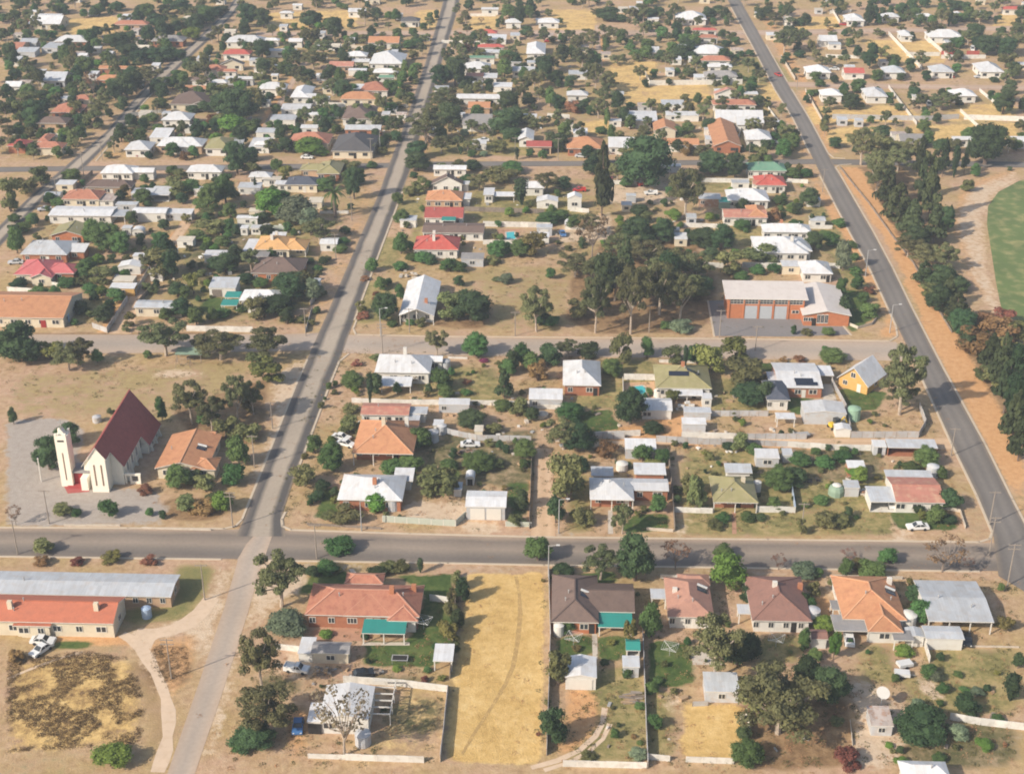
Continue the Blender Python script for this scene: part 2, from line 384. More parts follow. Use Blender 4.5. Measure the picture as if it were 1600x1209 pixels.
def ground_material():
    m = bpy.data.materials.new('ground_cover'); m.use_nodes = True
    t = m.node_tree; N = t.nodes; L = t.links
    bs = N['Principled BSDF']; bs.inputs['Roughness'].default_value = .95; bs.inputs['Specular IOR Level'].default_value = .1
    geo = N.new('ShaderNodeNewGeometry')
    def noise(sc, det=4, rough=.55):
        n = N.new('ShaderNodeTexNoise'); n.inputs['Scale'].default_value = sc; n.inputs['Detail'].default_value = det; n.inputs['Roughness'].default_value = rough
        L.new(geo.outputs['Position'], n.inputs['Vector']); return n.outputs['Fac']
    def ramp(fac, *stops):
        r = N.new('ShaderNodeValToRGB'); e = r.color_ramp.elements
        while len(e) < len(stops): e.new(.5)
        for k, (p, c) in enumerate(stops): e[k].position = p; e[k].color = (*c, 1)
        L.new(fac, r.inputs[0]); return r.outputs[0]
    def mix(f, a, b):
        n = N.new('ShaderNodeMix'); n.data_type = 'RGBA'; L.new(f, n.inputs[0]); L.new(a, n.inputs[6]); L.new(b, n.inputs[7]); return n.outputs[2]
    big, mid, small, tiny = noise(.035, 5), noise(.16, 5, .6), noise(.7, 4, .65), noise(3.0, 3, .7)
    def mm(op, a, b, c=None):
        n = N.new('ShaderNodeMath'); n.operation = op
        for i, x in enumerate((a, b, c)):
            if x is None: continue
            if isinstance(x, (int, float)): n.inputs[i].default_value = x
            else: L.new(x, n.inputs[i])
        return n.outputs[0]
    blend = mm('ADD', mm('MULTIPLY', mid, .5), mm('MULTIPLY', small, .5))
    # bare pink-tan earth, with dry grass in drifts
    earth = ramp(small, (.25, (.36, .225, .14)), (.5, (.47, .31, .205)), (.75, (.55, .395, .275)))
    dry = ramp(small, (.25, (.27, .185, .08)), (.5, (.40, .285, .135)), (.75, (.50, .37, .19)))
    f0 = N.new('ShaderNodeMapRange'); f0.inputs[1].default_value = .40; f0.inputs[2].default_value = .60
    L.new(mm('ADD', mm('MULTIPLY', big, .6), mm('MULTIPLY', mid, .4)), f0.inputs[0])
    col = mix(f0.outputs[0], earth, dry)
    # sparse green / olive weeds
    f1 = N.new('ShaderNodeMapRange'); f1.inputs[1].default_value = .56; f1.inputs[2].default_value = .68; f1.inputs[4].default_value = .55
    L.new(mm('ADD', mm('MULTIPLY', noise(.085, 4), .5), mm('MULTIPLY', small, .5)), f1.inputs[0])
    weed = ramp(tiny, (.3, (.10, .105, .04)), (.7, (.22, .20, .09)))
    col = mix(f1.outputs[0], col, weed)
    ta = N.new('ShaderNodeAttribute'); ta.attribute_name = 'cover_a'
    tb = N.new('ShaderNodeAttribute'); tb.attribute_name = 'cover_b'
    sa = N.new('ShaderNodeSeparateColor'); sb = N.new('ShaderNodeSeparateColor')
    L.new(ta.outputs['Color'], sa.inputs[0]); L.new(tb.outputs['Color'], sb.inputs[0])
    chan = {'g': sa.outputs[0], 's': sa.outputs[1], 'o': sa.outputs[2], 'p': ta.outputs['Alpha'], 'l': sb.outputs[0], 'd': sb.outputs[1], 'k': sb.outputs[2], 'w': tb.outputs['Alpha']}
    cols = {
     'p': ramp(small, (.25, (.46, .33, .22)), (.5, (.56, .43, .30)), (.75, (.62, .50, .37))),
     'o': ramp(small, (.2, (.46, .235, .10)), (.5, (.56, .315, .145)), (.8, (.62, .38, .20))),
     'k': ramp(small, (.25, (.33, .28, .235)), (.75, (.42, .37, .32))),
     'd': ramp(blend, (.36, (.12, .125, .045)), (.48, (.25, .215, .085)), (.58, (.37, .285, .13)), (.7, (.42, .31, .17))),
     'w': ramp(blend, (.38, (.09, .095, .04)), (.5, (.18, .15, .075)), (.6, (.32, .24, .14)), (.7, (.42, .33, .22))),
     'l': ramp(blend, (.36, (.14, .085, .045)), (.5, (.26, .165, .085)), (.64, (.38, .26, .14))),
     's': ramp(blend, (.34, (.44, .285, .10)), (.46, (.56, .375, .14)), (.56, (.64, .445, .185)), (.68, (.70, .52, .25))),
     'g': ramp(blend, (.34, (.035, .065, .018)), (.5, (.075, .115, .03)), (.62, (.135, .155, .05)), (.74, (.2, .19, .08))),
    }
    nz = mm('MULTIPLY_ADD', blend, 1.5, -.75)
    for c in 'dwlkopsg':
        f = N.new('ShaderNodeMapRange'); f.inputs[1].default_value = .34; f.inputs[2].default_value = .62
        L.new(mm('ADD', chan[c], nz), f.inputs[0])
        g = mm('MULTIPLY', f.outputs[0], mm('GREATER_THAN', chan[c], .03))
        col = mix(g, col, cols[c])
    gr = mm('MULTIPLY_ADD', tiny, .5, .75)
    mul = N.new('ShaderNodeVectorMath'); mul.operation = 'SCALE'; L.new(col, mul.inputs[0]); L.new(gr, mul.inputs['Scale'])
    L.new(mul.outputs[0], bs.inputs['Base Color'])
    bp = N.new('ShaderNodeBump'); bp.inputs['Strength'].default_value = .4; bp.inputs['Distance'].default_value = .3
    L.new(mm('ADD', small, tiny), bp.inputs['Height']); L.new(bp.outputs[0], bs.inputs['Normal'])
    return m
gm.materials.append(ground_material())
ground = link('ground', gm)
tag(ground, 'dry tan ground of the town with patches of grass and bare earth', kind='structure')

# ------------------------------------------------------------------ roads
def road_mat(name, stops, along=.085, spot=.15):
    """Bitumen whose tone changes across the width (u): worn wheel paths, darker sealed edges."""
    m = bpy.data.materials.new(name); m.use_nodes = True
    t = m.node_tree; N = t.nodes; L = t.links
    bs = N['Principled BSDF']; bs.inputs['Roughness'].default_value = .9; bs.inputs['Specular IOR Level'].default_value = .15
    uv = N.new('ShaderNodeUVMap'); sp = N.new('ShaderNodeSeparateXYZ'); L.new(uv.outputs[0], sp.inputs[0])
    geo = N.new('ShaderNodeNewGeometry')
    def noise(sc, det=4):
        n = N.new('ShaderNodeTexNoise'); n.inputs['Scale'].default_value = sc; n.inputs['Detail'].default_value = det
        L.new(geo.outputs['Position'], n.inputs['Vector']); return n.outputs['Fac']
    def mm(op, a, b, c=None):
        n = N.new('ShaderNodeMath'); n.operation = op
        for i, x in enumerate((a, b, c)):
            if x is None: continue
            if isinstance(x, (int, float)): n.inputs[i].default_value = x
            else: L.new(x, n.inputs[i])
        return n.outputs[0]
    u = mm('ADD', sp.outputs[0], mm('MULTIPLY_ADD', noise(.12, 5), .14, -.07))
    r = N.new('ShaderNodeValToRGB'); e = r.color_ramp.elements
    while len(e) < len(stops): e.new(.5)
    for k, (p, c) in enumerate(stops): e[k].position = p; e[k].color = (*c, 1)
    L.new(u, r.inputs[0])
    f = mm('MULTIPLY', mm('MULTIPLY_ADD', noise(.05, 5), along * 6, 1 - along * 3), mm('MULTIPLY_ADD', noise(1.3, 4), spot * 2, 1 - spot))
    mul = N.new('ShaderNodeVectorMath'); mul.operation = 'SCALE'; L.new(r.outputs[0], mul.inputs[0]); L.new(f, mul.inputs['Scale'])
    L.new(mul.outputs[0], bs.inputs['Base Color'])
    return m
RA = road_mat('old_bitumen', [(.0, (.24, .195, .15)), (.08, (.15, .13, .115)), (.2, (.10, .093, .088)), (.33, (.37, .31, .245)), (.66, (.38, .32, .25)), (.79, (.105, .097, .09)), (.93, (.10, .092, .087)), (1, (.26, .21, .16))])
RB = road_mat('dark_bitumen', [(.0, (.22, .18, .14)), (.12, (.15, .135, .122)), (.35, (.20, .18, .16)), (.5, (.165, .15, .137)), (.66, (.20, .18, .16)), (.9, (.15, .135, .122)), (1, (.24, .19, .145))])
RC = road_mat('brown_bitumen', [(.0, (.36, .275, .20)), (.2, (.20, .165, .135)), (.5, (.29, .235, .185)), (.68, (.21, .178, .148)), (.85, (.165, .142, .122)), (1, (.2, .165, .135))])
RD = road_mat('gravel_road', [(.0, (.42, .32, .24)), (.25, (.40, .325, .26)), (.5, (.37, .31, .255)), (.75, (.42, .34, .27)), (1, (.46, .35, .26))])
RP = road_mat('pink_dirt_road', [(.0, (.46, .32, .22)), (.3, (.43, .31, .225)), (.5, (.48, .36, .27)), (.75, (.43, .30, .22)), (1, (.46, .31, .21))])
LANE = road_mat('sandy_lane', [(.0, (.50, .335, .205)), (.25, (.57, .405, .26)), (.5, (.52, .355, .22)), (.75, (.58, .41, .265)), (1, (.50, .33, .2))])
KERB = mat('cream_kerb', (.52, .43, .32), .85, .14, .5)

ROADS = []
def strip(name, L_, R_, z, m, label, sub=6):
    """A road sheet between two surveyed edges."""
    l = [P(*p) for p in L_]; r = [P(*p) for p in R_]
    mb = MB(); uvs = []
    ROADS.append([tuple(p.xy) for p in l] + [tuple(p.xy) for p in reversed(r)])
    for i in range(len(l) - 1):
        n = max(1, int((l[i + 1] - l[i]).length / 12))
        for k in range(n):
            a, b = k / n, (k + 1) / n
            la, lb, ra, rb = l[i].lerp(l[i + 1], a), l[i].lerp(l[i + 1], b), r[i].lerp(r[i + 1], a), r[i].lerp(r[i + 1], b)
            for s in range(sub):
                u0, u1 = s / sub, (s + 1) / sub
                q = [la.lerp(ra, u0), la.lerp(ra, u1), lb.lerp(rb, u1), lb.lerp(rb, u0)]
                mb.face([(v.x, v.y, z) for v in q]); uvs += [(u0, 0), (u1, 0), (u1, 1), (u0, 1)]
    me = mb.mesh(name, m)
    lay = me.uv_layers.new(name='UVMap')
    lay.data.foreach_set('uv', np.array(uvs, np.float32).ravel())
    return tag(link(name, me), label, kind='structure')
def sheet(name, pts, z, m, label, kind='structure'):
    w = [P(*p) for p in poly(pts)] if isinstance(pts, str) else pts
    mb = MB(); mb.face([(p.x, p.y, z) for p in w])
    return tag(mb.obj(name, m), label, kind=kind)
def kerb(pts, label='pale concrete kerb along the road', w=.5, h=.12):
    v = [P(*p) for p in poly(pts)]
    mb = MB()
    for a, b in zip(v, v[1:]):
        d = (b - a).normalized() * .1
        mb.beam(a - d + Vector((0, 0, h / 2)), b + d + Vector((0, 0, h / 2)), w, h)
    return tag(mb.obj('kerb', KERB), label, kind='structure')
strip('front_cross_street', [(-40, 825), (200, 826), (380, 827), (450, 829), (640, 835), (840, 840), (1200, 844), (1540, 848), (1680, 850)],
      [(-40, 868), (200, 870), (345, 873), (500, 875), (700, 879), (850, 882), (1200, 887), (1560, 892), (1700, 893)], .05, RC, 'sealed street running across in front of the church')
strip('left_street', [(368, 838), (384, 806), (408, 740), (432, 680), (462, 605), (487, 545), (507, 500), (550, 400), (593, 300), (606, 262), (630, 200), (664, 100), (690, 12), (702, -40)],
      [(446, 838), (442, 800), (462, 740), (485, 680), (513, 605), (537, 545), (553, 500), (590, 400), (628, 300), (642, 262), (660, 200), (690, 100), (716, 12), (726, -40)], .075, RA, 'sealed street with worn pale centre beside the church')
strip('right_street', [(1560, 900), (1552, 838), (1528, 775), (1487, 693), (1432, 572), (1389, 484), (1359, 419), (1328, 363), (1282, 273), (1266, 240), (1240, 186), (1211, 140), (1175, 70), (1143, 12), (1115, -40)],
      [(1660, 960), (1614, 845), (1580, 780), (1538, 695), (1471, 573), (1424, 482), (1393, 418), (1363, 362), (1311, 273), (1293, 240), (1264, 186), (1236, 140), (1196, 70), (1163, 12), (1133, -40)], .10, RB, 'dark straight sealed street beside the park pines')
strip('lower_gravel_road', [(372, 874), (350, 950), (308, 1075), (262, 1206), (240, 1280)], [(410, 874), (388, 955), (348, 1080), (305, 1206), (285, 1280)], .025, RD, 'pale gravel road leading down from the crossing')
strip('lower_gravel_road', [(396, 838), (385, 850), (370, 876)], [(425, 838), (420, 852), (412, 876)], .062, RD, 'pale gravel dragged across the sealed crossing', 4)
strip('middle_street', [(-40, 522), (200, 523), (450, 522), (500, 520), (560, 524), (700, 527), (850, 529), (1110, 530), (1400, 534)],
      [(-40, 552), (200, 552), (430, 549), (485, 547), (545, 552), (700, 556), (850, 557), (1110, 560), (1425, 564)], .03, RD, 'pale gravel street between the fire station and the houses')
strip('far_cross_street', [(-40, 262), (100, 260), (240, 259), (600, 255), (640, 253), (900, 252), (1268, 249), (1300, 249), (1640, 254)],
      [(-40, 270), (100, 268), (240, 267), (600, 263), (640, 261), (900, 260), (1268, 257), (1306, 258), (1640, 263)], .06, RB, 'thin sealed street crossing behind the first blocks')
strip('far_left_street', [(-40, 392), (12, 340), (55, 300), (100, 262), (165, 207), (205, 160), (240, 121), (308, 60), (352, 20), (372, -10)],
      [(-40, 425), (20, 365), (75, 303), (132, 262), (187, 207), (224, 160), (264, 121), (330, 60), (368, 20), (386, -10)], .085, RA, 'sealed street slanting up between the far houses')
strip('top_cross_street', [(400, 50), (690, 48), (900, 47), (1160, 48), (1400, 44), (1640, 40)], [(400, 57), (690, 56), (900, 56), (1160, 56), (1400, 52), (1640, 48)], .028, RP, 'pink dirt street crossing near the top')
strip('oval_side_dirt_street', [(1225, 128), (1300, 130), (1450, 132), (1640, 134)], [(1232, 136), (1300, 138), (1450, 140), (1640, 142)], .028, RP, 'pink dirt street between the far oval-side houses')
TRACK = mat('pale_track', (.60, .46, .33), .95, .12, .4, tint=(.52, .38, .25), tint_amt=.7)
FLAT = mat('trodden_straw', (.40, .265, .105), .95, .25, .5, tint=(.56, .375, .15), tint_amt=.8)
def track(c, w, z, label, m=None):
    v = [P(*p) for p in poly(c)]; l, r = [], []
    for i, p in enumerate(v):
        d = (v[min(i + 1, len(v) - 1)] - v[max(i - 1, 0)]).normalized(); n = Vector((-d.y, d.x, 0)) * (w / 2); k = .7 + .5 * rng.random()
        l.append(p + n * k); r.append(p - n * k)
    mb = MB()
    for i in range(len(v) - 1): mb.face([(q.x, q.y, z) for q in (l[i], r[i], r[i + 1], l[i + 1])])
    tag(mb.obj('dirt_track', m or TRACK), label, kind='structure')
track('330 935 315 955 296 972 270 984 240 990 212 990', 3.4, .018, 'pale dirt track leaving the gravel road towards the scarlet roofed building')
track('190 990 205 998 220 1012 232 1030 243 1050 252 1070 259 1090 263 1110 264 1130 262 1150 258 1172 252 1190 246 1206', 2.2, .014, 'pale curving dirt track beside the brown scrub lot')
track('262 985 250 988 236 1000 228 1012', 2.0, .016, 'short pale track joining round the scrub island')
track('12 1060 40 1048 70 1036 100 1026 130 1018', .8, .014, 'thin pale footpath above the scrub lot')
track('830 1199 870 1188 905 1172 930 1150 942 1128 945 1105', 1.0, .014, 'pale wheel track curving up to the white gable garage')
track('806 900 811 925 813 960 809 1000 802 1040 790 1068 772 1098 755 1124 738 1150 722 1178', .7, .014, 'trodden line winding through the straw paddock', FLAT)
track('850 1203 885 1192 918 1175 942 1154 953 1130', .8, .016, 'second pale wheel track curving up to the garage')
strip('rear_lane', [(925, 690), (1075, 683), (1270, 685), (1480, 684)], [(925, 699), (1075, 693), (1270, 697), (1500, 703)], .022, LANE, 'narrow dirt lane behind the middle houses')
strip('side_lane', [(836, 700), (834, 760), (829, 842)], [(862, 700), (866, 760), (868, 842)], .022, LANE, 'sandy lane with brown fence on one side')
strip('far_dirt_lane', [(312, 305), (250, 395), (205, 450), (170, 522)], [(330, 305), (268, 395), (228, 450), (205, 522)], .022, LANE, 'dirt lane slanting between back fences')
strip('far_dirt_lane', [(403, 208), (440, 150), (472, 95)], [(414, 208), (450, 150), (482, 95)], .022, RP, 'dirt lane between back fences beyond the far cross street')
strip('far_dirt_lane', [(932, 120), (931, 85), (929, 40)], [(944, 120), (940, 85), (936, 40)], .022, RP, 'straight pink dirt lane lined with trees near the top')
for k in ('-40 824 200 825 350 826 368 822 378 812 408 738 432 678 462 603 480 562', '446 800 440 812 441 822 455 828 640 834 840 839 1200 843 1530 847 1546 842 1550 832 1526 775 1486 693 1431 572',
          '-40 869 345 874', '420 876 700 880 850 883 1200 888 1530 893', '463 740 486 680 514 605 530 565 545 553', '1616 845 1582 780 1540 695 1473 573 1426 482 1395 418 1365 362 1313 273 1305 262 1312 258 1330 257',
          '557 500 552 514 556 523 700 526 1110 529 1390 533 1402 526 1400 510 1388 484 1358 419 1327 363 1280 273', '554 500 591 400 629 300', '1265 240 1239 186 1210 140 1174 70 1142 12', '1237 140 1265 186 1294 240 1303 247 1320 248', '1197 70 1230 128', '150 252 188 207 225 160 265 121'):
    kerb(k)
ASPH = road_mat('forecourt_bitumen', [(0, (.21, .195, .19)), (.5, (.235, .215, .205)), (1, (.21, .195, .185))])
sheet('forecourt', '1107 470 1131 469 1140 496 1258 497 1256 509 1317 510 1328 523 1230 526 1117 525', .035, ASPH, 'grey bitumen forecourt round the fire station')
kerb('1106 470 1116 526'); kerb('1318 510 1330 524')
LAWN = mat('oval_grass', (.115, .16, .05), .95, .26, .07, tint=(.31, .28, .12), tint_amt=.85, fine=.12, fscale=1.5)
oval_pts = [P(*p) for p in poly('1720 250 1592 283 1560 300 1544 322 1542 350 1550 400 1556 440 1562 470 1566 487 1580 497 1720 560')]
sheet('oval', oval_pts, .03, LAWN, 'green grass of the sports oval beside the sandy track')
sheet('driveway', '545 889 552 888 570 911 562 914', .02, CONC, 'pale concrete path from the street to the big tiled house')
sheet('driveway', '488 985 570 975 565 1001 490 1001', .022, PAVE, 'red paved terrace beside the big tiled house')
sheet('driveway', '567 1003 640 1003 640 1008 565 1008', .02, CONC, 'paved edge under the green patio')
sheet('driveway', '100 760 135 757 140 768 106 771', .02, mat('red_steps', (.36, .09, .08), .8, .12, 1), 'red paved apron before the church doors')
sheet('driveway', '975 598 1022 596 1026 626 972 628', .02, mat('orange_paving', (.52, .33, .19), .85, .12, 1), 'orange paving round the turquoise pool')
sheet('driveway', '778 358 812 358 812 378 776 378', .02, PAVE, 'red paving round the small blue pool')
sheet('driveway', '925 990 933 990 934 1030 926 1030', .02, CONC, 'pale path between two back lawns')
sheet('driveway', '1082 1012 1100 1011 1130 1038 1082 1038', .02, CONC, 'pale slab behind the pink tiled house')
sheet('driveway', '1283 600 1300 600 1308 628 1287 628', .02, CONC, 'pale concrete drive beside the white house with roof panels')
sheet('driveway', '950 797 957 797 958 834 950 834', .02, CONC, 'garden path to the white hip roofed house')
sheet('driveway', '1144 800 1150 800 1151 834 1144 834', .02, PAVE, 'garden path to the olive roofed house')

# ------------------------------------------------------------------ building kit
REFS = []          # (phrase, x, y, half width, half depth): landmarks that labels may lean on
ITEMS = []         # things still waiting for their label
def want(o, phrase, cat, size, x, y, group):
    ITEMS.append(dict(o=o, ph=phrase, cat=cat, size=size, x=x, y=y, group=group))

def unit_window():
    f = MB()
    t = .07
    for b in ((-.5, -.04, 0, .5, .04, t), (-.5, -.04, 1 - t, .5, .04, 1), (-.5, -.04, t, -.5 + t, .04, 1 - t), (.5 - t, -.04, t, .5, .04, 1 - t), (-t / 2, -.035, t, t / 2, .035, 1 - t)):
        f.box(*b)
    p = MB(); p.box(-.5 + t, -.015, t, .5 - t, .015, 1 - t)
    return f.mesh('window', TRIM), p.mesh('pane', GLASS)
WIN, PANE = unit_window()
_dm = MB(); _dm.box(-.5, -.04, 0, .5, .04, 1)
DOORS = {k: _dm.mesh('door', m) for k, m in (('w', TRIM), ('d', DARK), ('r', DOORR), ('g', ROLLER), ('b', TIMBF))}
_hm = MB(); _hm.box(-.5, -.5, 0, .5, .5, 1)
CHIM = {k: _hm.mesh('chimney', m) for k, m in (('w', TRIM), ('b', BRICK), ('k', WALL['k']))}
_pm = MB(); _pm.box(-.06, -.06, 0, .06, .06, 1)
POST = {k: _pm.mesh('post', m) for k, m in (('w', TRIM), ('b', POSTM))}
_sp = MB(); _sp.box(-1, -.7, 0, 1, .7, .08)
SOLAR = _sp.mesh('solar_panel', BLUESOL)
_st = MB(); _st.tube((-1, 0, .25), (1, 0, .25), .25, .25, 8)
SOLT = _st.mesh('water_heater', LIGHT)

_fl = MB(); _fl.tube((0, 0, 0), (0, 0, .7), .09, .09, 7); _fl.tube((0, 0, .7), (0, 0, .85), .17, .12, 7)
FLUE = _fl.mesh('flue', STEEL)
def window(par, x, y, z, w, h, rz=0, detail=True):
    o = link('window', WIN if detail else PANE, par, (x, y, z), rz, (w, 1, h))
    if detail: link('pane', PANE, o)
    return o

class Blk: pass
def solve(x0, x1, yt, yb, typ, wh, sl, oh, depth=None):
    a, b = P(x0, yb), P(x1, yb)
    B = Blk(); B.X0, B.X1, B.Y = a.x, b.x, (a.y + b.y) / 2
    B.typ, B.wh, B.sl, B.oh = typ, wh, sl, oh
    Wd = B.X1 - B.X0; cx = (a.x + b.x) / 2
    def top(D):
        if typ in ('hip', 'gx'):
            if typ == 'hip' and D > Wd: return Q((cx, B.Y + D - Wd / 2, wh + sl * Wd / 2))[1]
            return min(Q((cx, B.Y + D / 2, wh + sl * (D / 2 + oh)))[1], Q((cx, B.Y + D, wh))[1])
        if typ in ('gy', 'arch'): return Q((cx, B.Y + D, wh + sl * Wd / 2))[1]
        if typ == 'skil': return Q((cx, B.Y + D, wh + sl * D))[1]
        return Q((cx, B.Y + D, wh))[1]
    if depth: D = depth
    else:
        lo, hi = 2.6, 34.0
        for _ in range(30):
            mid = (lo + hi) / 2
            if top(mid) > yt: lo = mid
            else: hi = mid
        D = lo
    B.D, B.W = D, Wd
    return B

def roofz(B, x, y):
    """Roof height over a block, x and y in block coordinates (x 0..W, y 0..D)."""
    t = B.typ; o = B.oh
    if t == 'hip': return B.wh + B.sl * (min(x + 0, B.W - x, y + o, B.D - y + o))
    if t == 'gx': return B.wh + B.sl * (min(y, B.D - y) + o)
    if t == 'gy': return B.wh + B.sl * min(x, B.W - x)
    if t == 'arch': return B.wh + B.sl * B.W / 2 * math.sin(math.pi * min(max(x / B.W, 0), 1))
    if t == 'skil': return B.wh + B.sl * y
    return B.wh

def roof_mesh(B, ox, oy, th=.16):
    """Closed roof shell in root coordinates; the block's eave corner is at (ox, oy)."""
    W_, D, o, z, s = B.W, B.D, B.oh, B.wh, B.sl
    y0, y1 = -o, D + o
    tops = []
    if B.typ == 'hip':
        L = y1 - y0
        if W_ >= L:
            h = z + s * L / 2
            A, R = (L / 2, (y0 + y1) / 2, h), (W_ - L / 2, (y0 + y1) / 2, h)
            tops = [[(0, y0, z), (W_, y0, z), R, A], [(W_, y0, z), (W_, y1, z), R], [(W_, y1, z), (0, y1, z), A, R], [(0, y1, z), (0, y0, z), A]]
            ridges = [(A, R), ((0, y0, z), A), ((0, y1, z), A), ((W_, y0, z), R), ((W_, y1, z), R)]
        else:
            h = z + s * W_ / 2
            A, R = (W_ / 2, y0 + W_ / 2, h), (W_ / 2, y1 - W_ / 2, h)
            tops = [[(0, y0, z), (W_, y0, z), A], [(W_, y0, z), (W_, y1, z), R, A], [(W_, y1, z), (0, y1, z), R], [(0, y1, z), (0, y0, z), A, R]]
            ridges = [(A, R), ((0, y0, z), A), ((W_, y0, z), A), ((0, y1, z), R), ((W_, y1, z), R)]
    elif B.typ == 'gx':
        h = z + s * (D / 2 + o); ym = D / 2
        tops = [[(0, y0, z), (W_, y0, z), (W_, ym, h), (0, ym, h)], [(0, ym, h), (W_, ym, h), (W_, y1, z), (0, y1, z)]]
        ridges = [((0, ym, h), (W_, ym, h))]
    elif B.typ == 'gy':
        h = z + s * W_ / 2; xm = W_ / 2
        tops = [[(0, y0, z), (xm, y0, h), (xm, y1, h), (0, y1, z)], [(xm, y0, h), (W_, y0, z), (W_, y1, z), (xm, y1, h)]]
        ridges = [((xm, y0, h), (xm, y1, h))]
    elif B.typ == 'arch':
        n = 8; pts = [(W_ * (1 - math.cos(math.pi * i / n)) / 2, z + s * W_ / 2 * math.sin(math.pi * i / n)) for i in range(n + 1)]
        tops = [[(pts[i][0], y0, pts[i][1]), (pts[i + 1][0], y0, pts[i + 1][1]), (pts[i + 1][0], y1, pts[i + 1][1]), (pts[i][0], y1, pts[i][1])] for i in range(n)]
        ridges = []
    elif B.typ == 'skil':
        h0, h1 = z - s * o, z + s * (D + o)
        tops = [[(0, y0, h0), (W_, y0, h0), (W_, y1, h1), (0, y1, h1)]]; ridges = []
    else:
        tops = [[(0, y0, z), (W_, y0, z), (W_, y1, z), (0, y1, z)]]; ridges = []
    mb = MB()
    from collections import Counter
    edges = Counter()
    for q in tops:
        for a, b in zip(q, q[1:] + q[:1]): edges[(a, b)] += 1
    for q in tops:
        mb.face([(ox + p[0], oy + p[1], p[2]) for p in q], 0)
        mb.face([(ox + p[0], oy + p[1], p[2] - th) for p in reversed(q)], 1)
        for a, b in zip(q, q[1:] + q[:1]):
            if edges.get((b, a), 0) == 0:
                mb.face([(ox + a[0], oy + a[1], a[2] - th), (ox + b[0], oy + b[1], b[2] - th), (ox + b[0], oy + b[1], b[2]), (ox + a[0], oy + a[1], a[2])], 1)
    return mb, [(tuple((ox + a[0], oy + a[1], a[2])), tuple((ox + b[0], oy + b[1], b[2]))) for a, b in ridges]

def wall_mesh(B, ox, oy, ver=0.0, open_front=False):
    """Walls inside the eaves, with gable triangles and a slab; ver sets the front wall back under a verandah."""
    e = B.oh if B.typ not in ('gx',) else .25
    x0, x1, y0, y1, z = ox + e, ox + B.W - e, oy + ver, oy + B.D, B.wh - .02
    mb = MB()
    zf = lambda x, y: max(roofz(B, x - ox, y - oy) - .17, .3)
    t = .14
    def wallquad(ax, ay, bx, by):
        n = 1
        if B.typ in ('gy', 'arch') and ay == by: n = 8
        if B.typ == 'gx' and ax == bx: n = 8
        for i in range(n):
            px, py, qx, qy = ax + (bx - ax) * i / n, ay + (by - ay) * i / n, ax + (bx - ax) * (i + 1) / n, ay + (by - ay) * (i + 1) / n
            if B.typ in ('hip', 'flat'): h0 = h1 = z - .1
            else: h0, h1 = zf(px, py), zf(qx, qy)
            mb.face([(px, py, 0), (qx, qy, 0), (qx, qy, h1), (px, py, h0)])
    if not open_front: wallquad(x0, y0, x1, y0)
    wallquad(x1, y0, x1, y1); wallquad(x1, y1, x0, y1); wallquad(x0, y1, x0, y0)
    if open_front:      # inner faces and a floor so the bay reads deep
        mb.box(x0 + .02, y0, 0.02, x1 - .02, y1 - .02, .08)
    return mb

